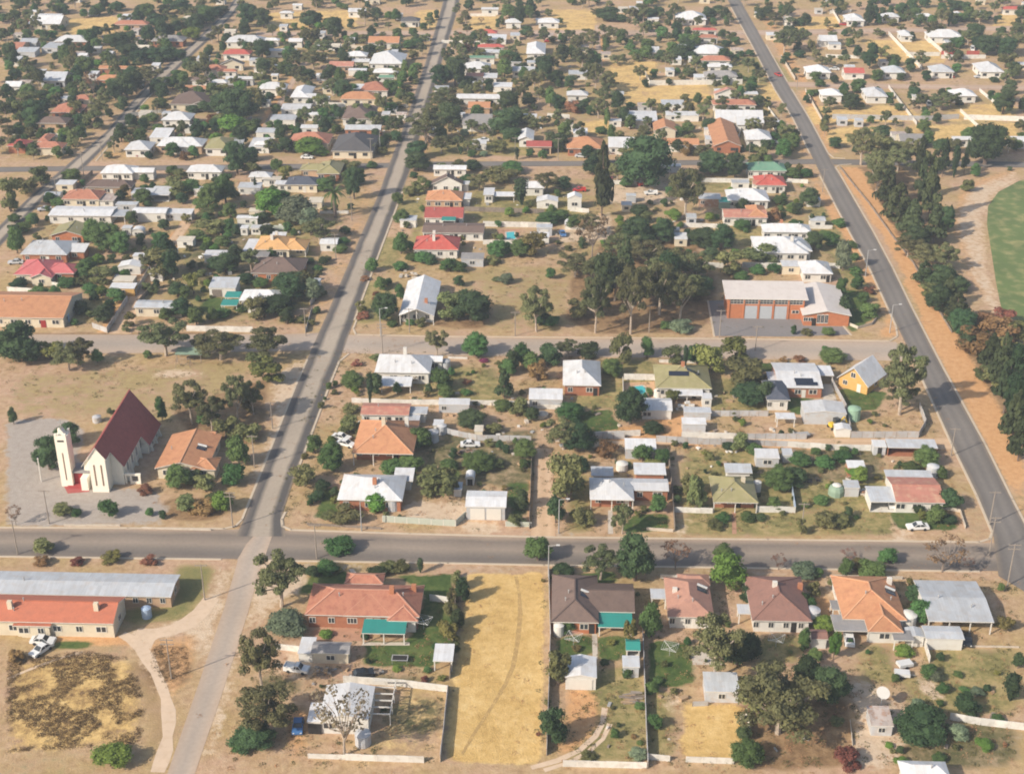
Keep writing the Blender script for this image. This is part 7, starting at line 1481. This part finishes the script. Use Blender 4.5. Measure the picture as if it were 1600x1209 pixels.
for a in ((68, 1004, 178, CARW, 'wagon', 'white car parked beside the scarlet roofed building, closer to its wall'), (65, 1018, 60, CARW, 'sedan', 'white car parked at an angle behind another white car'),
    (464, 1048, 170, CARW, 'ute', 'white utility truck with an open tray beside the dark roofed garage'), (466, 1138, 95, CARB, 'hatch', 'blue hatchback parked on the orange drive by the workshop'), (568, 1056, 200, CARK, 'hatch', 'black car among junk behind the white back fence'),
    (1326, 1001, 265, CARW, 'sedan', 'white car sheltering under the grey flat carport'), (1510, 1003, 80, CARK, 'hatch', 'black car half under the large zinc house verandah'), (534, 686, 160, CARW, 'wagon', 'white wagon parked beside the orange verandah house, further from its wall'), (541, 696, 155, CARW, 'sedan', 'white car parked against the orange verandah house'),
    (735, 697, 185, CARW, 'sedan', 'old cream-white car body in the weedy yard'), (1433, 826, 5, CARW, 'sedan', 'white sedan on the lawn of the pink roofed corner house'), (1393, 790, 90, CARW, 'hatch', 'white car in the zinc carport of the pink roofed corner house'), (879, 368, 100, CARB, 'hatch', 'small blue car in front of the grey iron shed'),
    (905, 299, 5, CARR, 'ute', 'red truck parked near the tall white shed'), (953, 287, 80, CARR, 'van', 'red and white truck beside the tall pine'), (1006, 290, 200, CARR, 'ute', 'red tractor truck under the great dark tree'), (1017, 304, 5, CARW, 'ute', 'white cabbed truck with dark tray in the machinery yard'),
    (1216, 119, 110, CARR, 'sedan', 'red car driving on the dark straight street'), (70, 329, 20, CARS, 'sedan', 'silver car parked on the slanting street verge'), (25, 412, 10, CARS, 'wagon', 'silver wagon beside the crimson roofed house'), (192, 437, 175, CARW, 'ute', 'white utility truck below the white lane shed'),
    (480, 248, 175, CARW, 'sedan', 'white car parked before a trimmed hedge on the far cross street'), (908, 246, 170, CARS, 'sedan', 'silver car on the verge before the orange brick house'), (895, 240, 90, CARW, 'sedan', 'white car under the orange tiled house porch'), (1519, 79, 80, CARW, 'van', 'white van behind the red sheet fences'), (1530, 122, 5, CARS, 'sedan', 'silver car before the pale oval-side house'),
    (1482, 122, 0, CARR, 'sedan', 'red car on the drive of a pale hip roofed house'), (1303, 110, 0, CARW, 'sedan', 'white car behind the first oval-side house'), (1340, 120, 10, CARB, 'sedan', 'dark blue car before the red gable roofed house'), (755, 221, 0, CARW, 'sedan', 'white car on the bare lot behind the big street gums'), (1318, 40, 0, CARR, 'sedan', 'dark red car beside a white far house'), (857, 66, 10, CARR, 'ute', 'red machine in a far back yard'), (1206, 225, 0, CARW, 'sedan', 'white car beside a white hip roofed street house'), (1451, 165, 80, CARW, 'van', 'white van under the oval-side gum clump')):
    vehicle(*a)

# tan timber load, trailer, digger, clothes hoists, trampoline, dish, pergola, shelter, play frame
def clump_boxes(name, x, y, n, spread, size, mats, label, cat, part='plank'):
    p = P(x, y); R = root(name, p)
    for i in range(n):
        m = MB(); s = [size[0] * rng.uniform(.6, 1.2), size[1] * rng.uniform(.6, 1.2), size[2] * rng.uniform(.6, 1.2)]
        m.box(-s[0] / 2, -s[1] / 2, 0, s[0] / 2, s[1] / 2, s[2])
        m.obj(part, rng.choice(mats), R, (rng.uniform(-spread[0], spread[0]), rng.uniform(-spread[1], spread[1]), size[2] * .8 * (i // max(1, n // 3))), ).rotation_euler = (0, 0, rng.uniform(-.3, .3))
    tag(R, label, cat)
clump_boxes('timber_stack', 990, 1092, 24, (1.3, 1.6), (2.2, .3, .22), [POSTM, TIMBF, CART], 'brown stack of old timber below the small zinc shed', 'timber stack')
clump_boxes('firewood_pile', 505, 1052, 26, (1.6, .7), (.7, .5, .35), [CART, TIMBF, POSTM], 'pile of cut firewood behind the white utility truck', 'firewood', 'log')
clump_boxes('junk_heap', 728, 708, 26, (2.0, 1.0), (.9, .5, .3), [TIMBF, POSTM, WALL['h']], 'brown heap of scrap below the cream-white car body', 'scrap heap', 'scrap')
clump_boxes('junk_heap', 1335, 748, 14, (1.6, 1.0), (1.0, .6, .3), [CART, FIBRO, WALL['h']], 'scatter of pale scrap beside the low brown hut', 'scrap heap', 'scrap')
clump_boxes('junk_heap', 584, 1052, 12, (1.4, .7), (1.0, .5, .3), [CART, TIMBF, STEEL], 'heap of tan scrap beside the black car', 'scrap heap', 'scrap')
clump_boxes('junk_heap', 1354, 772, 16, (1.6, 1.2), (.8, .5, .3), [FIBRO, CONC, WALL['h']], 'pale scrap beside the zinc cube shed', 'scrap heap', 'scrap')
clump_boxes('junk_heap', 640, 432, 14, (3, 1.5), (1.0, .7, .4), [FIBRO, CONC, STEEL], 'white clutter in the yard above the long white house', 'scrap heap', 'scrap')
clump_boxes('crate_stack', 1070, 640, 10, (1.6, .9), (1.2, .9, .5), [FIBRO, CONC, TRIM], 'white boxes stacked behind the olive pool house', 'crates', 'crate')
clump_boxes('junk_heap', 1268, 752, 8, (1.6, .8), (.9, .4, .2), [TIMBF, DARK], 'dark boards lying below the leafy hedge row', 'scrap heap', 'scrap')
def hoist(x, y, label):
    R = root('clothes_hoist', P(x, y)); m = MB(); m.tube((0, 0, 0), (0, 0, 1.9), .05, .04, 6); m.obj('pole', STEEL, R)
    for k in range(4):
        t = math.pi / 2 * k + .5; a = MB(); a.tube((0, 0, 1.7), (1.9 * math.cos(t), 1.9 * math.sin(t), 2.05), .045, .035, 5); a.obj('arm', LIGHT, R)
    w = MB()
    for q in (.5, .75, 1.0):
        for k in range(4):
            t, t2 = math.pi / 2 * k + .5, math.pi / 2 * (k + 1) + .5; w.tube((1.9 * q * math.cos(t), 1.9 * q * math.sin(t), 1.7 + .35 * q), (1.9 * q * math.cos(t2), 1.9 * q * math.sin(t2), 1.7 + .35 * q), .02, .02, 4)
    w.obj('line', LIGHT, R); tag(R, label, 'clothes hoist', 'rotary clothes hoists')
hoist(1046, 1024, 'rotary clothes hoist on the grass behind the pink tiled house'); hoist(896, 1008, 'rotary clothes hoist on the lawn of the brown tiled house'); hoist(1212, 1010, 'rotary clothes hoist behind the brown-red tiled house'); hoist(662, 982, 'rotary clothes hoist on the lawn of the big terracotta house')
def trampoline():
    R = root('trampoline', P(625, 1033)); m = MB(); m.box(-1.25, -.65, .8, 1.25, .65, .82); m.obj('mat', DARK, R)
    f = MB()
    for b_ in ((-1.45, -.85, 1.45, -.68), (-1.45, .68, 1.45, .85), (-1.45, -.68, -1.28, .68), (1.28, -.68, 1.45, .68)): f.box(b_[0], b_[1], .79, b_[2], b_[3], .84)
    f.obj('frame', STEEL, R)
    for sx in (-1.3, 1.3):
        for sy in (-.75, .75): l = MB(); l.tube((sx, sy, 0), (sx, sy, .8), .03, .03, 6); l.obj('leg', STEEL, R)
    tag(R, 'black rectangular trampoline on the green back lawn', 'trampoline')
trampoline()
def dish():
    R = root('satellite_dish', P(1376, 1105)); m = MB(); m.tube((0, 0, 0), (0, 0, 3.0), .07, .06, 8); m.obj('mast', LIGHT, R)
    d = MB(); d.lathe([(.15, 0), (.7, .1), (1.15, .32)], 16); o = d.obj('reflector', TRIM, R, (0, 0, 3.0)); o.rotation_euler = (.5, .1, 0)
    tag(R, 'white satellite dish on a thin mast above the chicken shed', 'satellite dish')
dish()
def pergola():
    p = P(594, 1132); R = root('pergola', p); D = 8.6
    for k in range(6): m = MB(); m.beam((-1.9, k * D / 5, 2.3), (1.7, k * D / 5, 2.3), .16, .2); m.obj('beam', TRIM, R)
    m = MB(); m.beam((1.7, -.2, 2.12), (1.7, D + .2, 2.12), .14, .16); m.obj('beam', TRIM, R)
    for k in range(4): link('post', POST['w'], R, (1.7, k * D / 3, 0), None, (1.3, 1.3, 2.05))
    tag(R, 'bare white pergola of open beams beside the white workshop', 'pergola')
pergola()
def shelter():
    R = root('picnic_shelter', P(298, 562)); m = MB(); m.face([(-3.4, -1.8, 2.3), (3.4, -1.8, 2.3), (3.4, 1.8, 2.7), (-3.4, 1.8, 2.7)]); m.face([(-3.4, 1.8, 2.6), (3.4, 1.8, 2.6), (3.4, -1.8, 2.2), (-3.4, -1.8, 2.2)]); m.obj('roof', WALL['g'], R)
    for sx in (-3, 3):
        for sy in (-1.5, 1.5): link('post', POST['b'], R, (sx, sy, 0), None, (1.2, 1.2, 2.3))
    t = MB(); t.box(-1, -.4, .7, 1, .4, .78); t.box(-.8, -.3, 0, -.7, .3, .7); t.box(.7, -.3, 0, .8, .3, .7); t.obj('table', TIMBF, R)
    tag(R, 'open picnic shelter with a grey-green roof under the park trees', 'shelter')
    R = root('play_frame', P(287, 572)); m = MB(); m.beam((-1.8, 0, 2.0), (1.8, 0, 2.0), .1, .1); m.obj('top_bar', TIMBF, R)
    for sx in (-1.8, 1.8):
        for sy in (-.8, .8): l = MB(); l.tube((sx, sy, 0), (sx, 0, 2.0), .05, .05, 6); l.obj('leg', TIMBF, R)
    for sx in (-.7, .7):
        s_ = MB(); s_.box(sx - .22, -.12, .5, sx + .22, .12, .56); s_.tube((sx - .2, 0, .5), (sx - .2, 0, 2.0), .012, .012, 4); s_.tube((sx + .2, 0, .5), (sx + .2, 0, 2.0), .012, .012, 4); s_.obj('swing', TIMBF, R)
    tag(R, 'timber swing frame beside the picnic shelter', 'play frame')
shelter()
def digger():
    R = root('digger', P(1304, 668), .4); m = MB(); m.box(-1.3, -.8, .5, 1.3, .8, 1.3); m.obj('body', YELM, R); m = MB(); m.box(-.3, -.6, 1.3, .9, .6, 2.4); m.obj('cab', GLASS, R)
    m = MB(); m.beam((1.2, 0, 1.2), (2.4, 0, 2.4), .25, .25); m.beam((2.4, 0, 2.4), (3.2, 0, .8), .2, .2); m.obj('boom', YELM, R)
    for sy in (-.85, .85): m = MB(); m.box(-1.4, sy - .2, 0, 1.4, sy + .2, .6); m.obj('track', TYRE, R)
    tag(R, 'yellow digger parked against the big white shed', 'digger')
    R = root('flat_trailer', P(1252, 682), .2); m = MB(); m.box(-1.8, -.9, .55, 1.8, .9, .75); m.box(-1.8, -.9, .75, -1.7, .9, 1.2); m.obj('tray', STEEL, R)
    for sy in (-.85, .85): m = MB(); m.tube((0, sy - .1, .3), (0, sy + .1, .3), .3, .3, 10); m.obj('wheel', TYRE, R)
    m = MB(); m.beam((1.8, 0, .6), (3.0, 0, .55), .1, .1); m.obj('drawbar', STEEL, R)
    tag(R, 'grey flat trailer on the sandy yard of the big white shed', 'trailer')
    for x, y, ry, lab in ((1413, 1041, .3, 'silver box trailer closer to the orange tiled house'), (1409, 1056, -.1, 'white box trailer on the back drive below a silver one')):
        R = root('box_trailer', P(x, y), ry); m = MB(); m.box(-1.3, -.8, .4, 1.3, .8, .5)
        for q in ((-1.3, -.8, 1.3, -.72), (-1.3, .72, 1.3, .8), (-1.3, -.72, -1.22, .72), (1.22, -.72, 1.3, .72)): m.box(q[0], q[1], .5, q[2], q[3], .95)
        m.box(-1.2, -.7, .9, 1.2, .7, .97); m.obj('tray', LIGHT, R)
        for sy in (-.85, .85): w = MB(); w.tube((0, sy - .09, .3), (0, sy + .09, .3), .3, .3, 10); w.obj('wheel', TYRE, R)
        m = MB(); m.beam((1.3, 0, .45), (2.3, 0, .45), .08, .08); m.obj('drawbar', STEEL, R)
        tag(R, lab, 'trailer')
digger()
def greenhouse():
    R = root('greenhouse', P(1306, 772)); m = MB(); m.lathe([(1.7, 0), (1.7, 1.2), (1.4, 1.9), (.8, 2.3), (.1, 2.45)], 10); m.obj('cover', WALL['g'], R); l = MB(); l.lathe([(1.0, 2.3), (.5, 2.55), (.1, 2.6)], 10); l.obj('cap', TRIM, R)
    tag(R, 'small domed greenhouse beside the zinc cube shed', 'greenhouse')
    R = root('marker_post', P(65, 752)); m = MB(); m.tube((0, 0, 0), (0, 0, 5.6), .16, .13, 8); m.obj('post', TRIM, R); c = MB(); c.tube((0, 0, 5.6), (0, 0, 5.8), .2, .1, 8); c.obj('cap', TRIM, R); tag(R, 'white flagpole-like post on the gravel beside the bell tower', 'post')
greenhouse()
def pool(pts, label, name='swimming_pool'):
    w = [P(*p) for p in poly(pts)]; c = sum(w, Vector()) / len(w); R = root(name, c)
    m = MB(); m.face([(p.x - c.x, p.y - c.y, .05) for p in w]); m.obj('water', POOLM, R)
    k = MB()
    for a, d in zip(w, w[1:] + w[:1]): k.beam(a - c + Vector((0, 0, .06)), d - c + Vector((0, 0, .06)), .45, .1)
    k.obj('coping', CONC, R); tag(R, label, 'pool')
pool('988 604 1004 602 1010 606 1010 618 1006 624 992 624 987 616', 'turquoise kidney pool on orange paving beside the olive pool house')
pool('790 363 804 362 807 374 791 375', 'pale blue square pool behind a white fence')
pool('637 350 652 350 650 355 637 355', 'small round blue wading pool on the verge lawn')

# ------------------------------------------------------------------ uncountable ground growth
def growth(name, m, spots, tri, rad, hgt, size, label, R):
    mb = MB()
    for (x, y, s) in spots:
        for _ in range(tri):
            t = R.uniform(0, 6.28); q = rad * s * math.sqrt(R.random()); z = hgt * s * R.random() * (1.1 - q / (rad * s))
            c = Vector((x + q * math.cos(t), y + q * math.sin(t), z))
            nr = Vector((R.gauss(0, .5), R.gauss(0, .5), 1)).normalized(); a = nr.orthogonal().normalized(); a.rotate(Matrix.Rotation(R.uniform(0, 6.28), 3, nr)); bb = nr.cross(a)
            sz = size * R.uniform(.6, 1.4)
            mb.face([c - a * sz, c + bb * sz * .7, c + a * sz * .8 - bb * sz * .4])
    o = mb.obj(name, m); tag(o, label, kind='stuff'); return o
RG = random.Random(5)
def scatter(pl, n):
    w = [P(*p).xy for p in poly(pl)]; xs_ = [p[0] for p in w]; ys_ = [p[1] for p in w]; out = []
    X = np.array([RG.uniform(min(xs_), max(xs_)) for _ in range(n * 3)]); Y = np.array([RG.uniform(min(ys_), max(ys_)) for _ in range(n * 3)])
    k = inside(X, Y, [tuple(p) for p in w])
    return [(float(x), float(y), RG.uniform(.5, 1.4)) for x, y in zip(X[k], Y[k])][:n]
from mathutils import noise as MN
lot = [p for p in scatter('12 1030 130 1018 205 1030 228 1110 216 1162 12 1174', 3600) if MN.noise(Vector((p[0] * .13, p[1] * .10, 3.1))) + .7 * MN.noise(Vector((p[0] * .4, p[1] * .3, 9.7))) > -.16] + scatter('238 1010 290 1008 296 1050 262 1074 240 1044', 150)
lot = [(x, y, s * .8) for x, y, s in lot]
growth('scrub', leafmat('scrub_leaves', (.125, .084, .047)), lot, 18, .7, .5, .10, 'dark brown low scrub in the rough lot beside the gravel road', RG)
def clutter():
    mb = MB(); mats = [FIBRO, CART, STEEL, TIMBF, CONC]
    for pl, n in (('640 610 1100 600 1460 690 1470 760 850 740 640 720', 170), ('300 330 480 320 470 470 260 480', 70), ('560 300 920 290 1120 300 1110 400 640 400', 80), ('430 1040 560 1040 560 1070 430 1070', 14), ('860 1080 1590 1060 1590 1180 870 1180', 26), ('200 110 640 60 620 240 200 240', 110), ('700 70 1140 70 1240 240 680 240', 110)):
        for x, y, q in scatter(pl, n):
            if not clear(x, y) or blocked(x, y, .2): continue
            a, c, h = RG.uniform(.2, .7) * q, RG.uniform(.15, .45) * q, RG.uniform(.15, .6) * q; t = RG.uniform(0, 3.1); mi = RG.randrange(5)
            k = len(mb.v); mb.box(-a, -c, 0, a, c, h, mi)
            mb.v[k:] = [(x + u * math.cos(t) - v * math.sin(t), y + u * math.sin(t) + v * math.cos(t), z) for u, v, z in mb.v[k:]]
    tag(mb.obj('yard_clutter', mats), 'small pale boards, drums and oddments strewn through the back yards', kind='stuff')
growth('straw', mat('straw_tufts', (.60, .42, .17), .95, .2, 2), scatter('732 900 846 898 850 1000 844 1190 702 1186 716 1030', 2200) + scatter('1068 1102 1163 1102 1166 1183 1064 1184', 140) + scatter('12 1035 130 1020 205 1032 225 1110 215 1165 12 1175', 900), 10, .8, .18, .08, 'tall dry straw grass in the empty paddocks', RG)
clear = lambda x, y: W['s'][int(np.searchsorted(ys, y)), int(np.searchsorted(xs, x))] < .3 and W['k'][int(np.searchsorted(ys, y)), int(np.searchsorted(xs, x))] < .5 and not any(a - 1 < x < b_ + 1 and c - 1 < y < d + 1 for a, b_, c, d in FOOT)
wd = [s for pl, n in (('470 560 530 545 1400 570 1480 700 1500 835 460 825 420 800 470 700', 1500), ('560 420 630 270 1260 262 1385 500 1100 520 540 515', 1200), ('12 420 150 280 590 270 540 400 470 515 12 510', 1000), ('420 1000 720 900 1590 900 1590 1195 340 1195', 1200), ('200 230 640 40 1150 20 1270 240', 700), ('12 240 12 30 360 20 150 240', 300), ('1300 240 1200 60 1590 20 1590 240', 300), ('12 560 400 560 340 760 250 780 200 640 12 650', 140)) for s in scatter(pl, n) if clear(s[0], s[1])]
growth('weeds', leafmat('weed_leaves', (.075, .08, .032)), wd, 22, .8, .6, .15, 'low weeds and small plants through the yards and verges', RG)
growth('dry_weeds', leafmat('dry_weed_leaves', (.24, .175, .085)), [(x + RG.uniform(-8, 8), y + RG.uniform(-8, 8), s) for x, y, s in wd], 16, .8, .4, .14, 'dry brown weeds through the yards and verges', RG)

clutter()
# ------------------------------------------------------------------ hazy air
hz = MB(); hz.box(-2900, -600, -1.0, 2900, 3300, CAMH + 6)
HM = bpy.data.materials.new('haze'); HM.use_nodes = True
hn = HM.node_tree; hn.nodes.clear()
ho = hn.nodes.new('ShaderNodeOutputMaterial'); hv = hn.nodes.new('ShaderNodeVolumePrincipled')
hv.inputs['Color'].default_value = (.78, .88, 1.0, 1); hv.inputs['Density'].default_value = .00021
hn.links.new(hv.outputs[0], ho.inputs['Volume'])
tag(hz.obj('haze', HM), 'thin warm haze over the town', kind='stuff')

# ------------------------------------------------------------------ labels: say which one by its look and the nearest landmark
def relation(it, r):
    ref, x, y, hw, hd = r
    dx, dy = it['x'] - x, it['y'] - y
    ex, ey = abs(dx) / (hw + 2), abs(dy) / (hd + 2)
    if ex < .75 and ey < .75: return None
    if ey >= ex: return 'behind' if dy > 0 else 'in front of'
    return 'church side of' if dx < 0 else 'oval side of'
def finish_labels():
    used = {o.get('label') for o in bpy.data.objects if o.get('label')}
    by = defaultdict(list)
    for it in ITEMS: by[it['ph']].append(it)
    rx = np.array([r[1] for r in REFS]); ry = np.array([r[2] for r in REFS])
    for ph, its in by.items():
        sz = sorted(i['size'] for i in its)
        lo, hi = sz[len(sz) // 3], sz[(2 * len(sz)) // 3]
        cand = defaultdict(list)
        for it in its:
            d = np.hypot(rx - it['x'], ry - it['y']); near = np.argsort(d)[:5]
            it['big'] = 'small' if it['size'] <= lo else 'large' if it['size'] >= hi else 'middling'
            it['keys'] = []
            for j in near:
                if d[j] > 170: continue
                r = relation(it, REFS[j])
                if r: it['keys'].append((r, REFS[j][0]))
            for k in it['keys']:
                cand[k].append(it); cand[(it['big'],) + k].append(it)
        rest = defaultdict(list)
        for it in its:
            best = None
            for k in it['keys']:
                for kk in (k, (it['big'],) + k):
                    if len(cand[kk]) == 1:
                        s = f"{it['big'] + ' ' if len(kk) == 3 else ''}{ph} {k[0]} {k[1]}"
                        if len(s.split()) <= 16 and s not in used: best = s; break
                if best: break
            if best: it['o']['label'] = best; used.add(best)
            else: rest[it['keys'][0] if it['keys'] else ('near', 'the edge of town')].append(it)
        for k, lst in rest.items():
            full = sorted(cand[k], key=lambda i: i['x']) if k in cand else sorted(lst, key=lambda i: i['x'])
            for it in lst:
                n = full.index(it)
                s = f"{nth(n)} {ph} {k[0]} {k[1]}" if len(full) > 1 else f"{ph} {k[0]} {k[1]}"
                w = s.split()
                if len(w) < 13: s += ', counted from church'
                used.add(s); it['o']['label'] = s
        for it in its:
            if len(it['o']['label'].split()) > 16: it['o']['label'] = it['o']['label'].replace(' roofed', '', 1).replace(', counted from church', '')
            it['o']['group'] = it['group']
finish_labels()
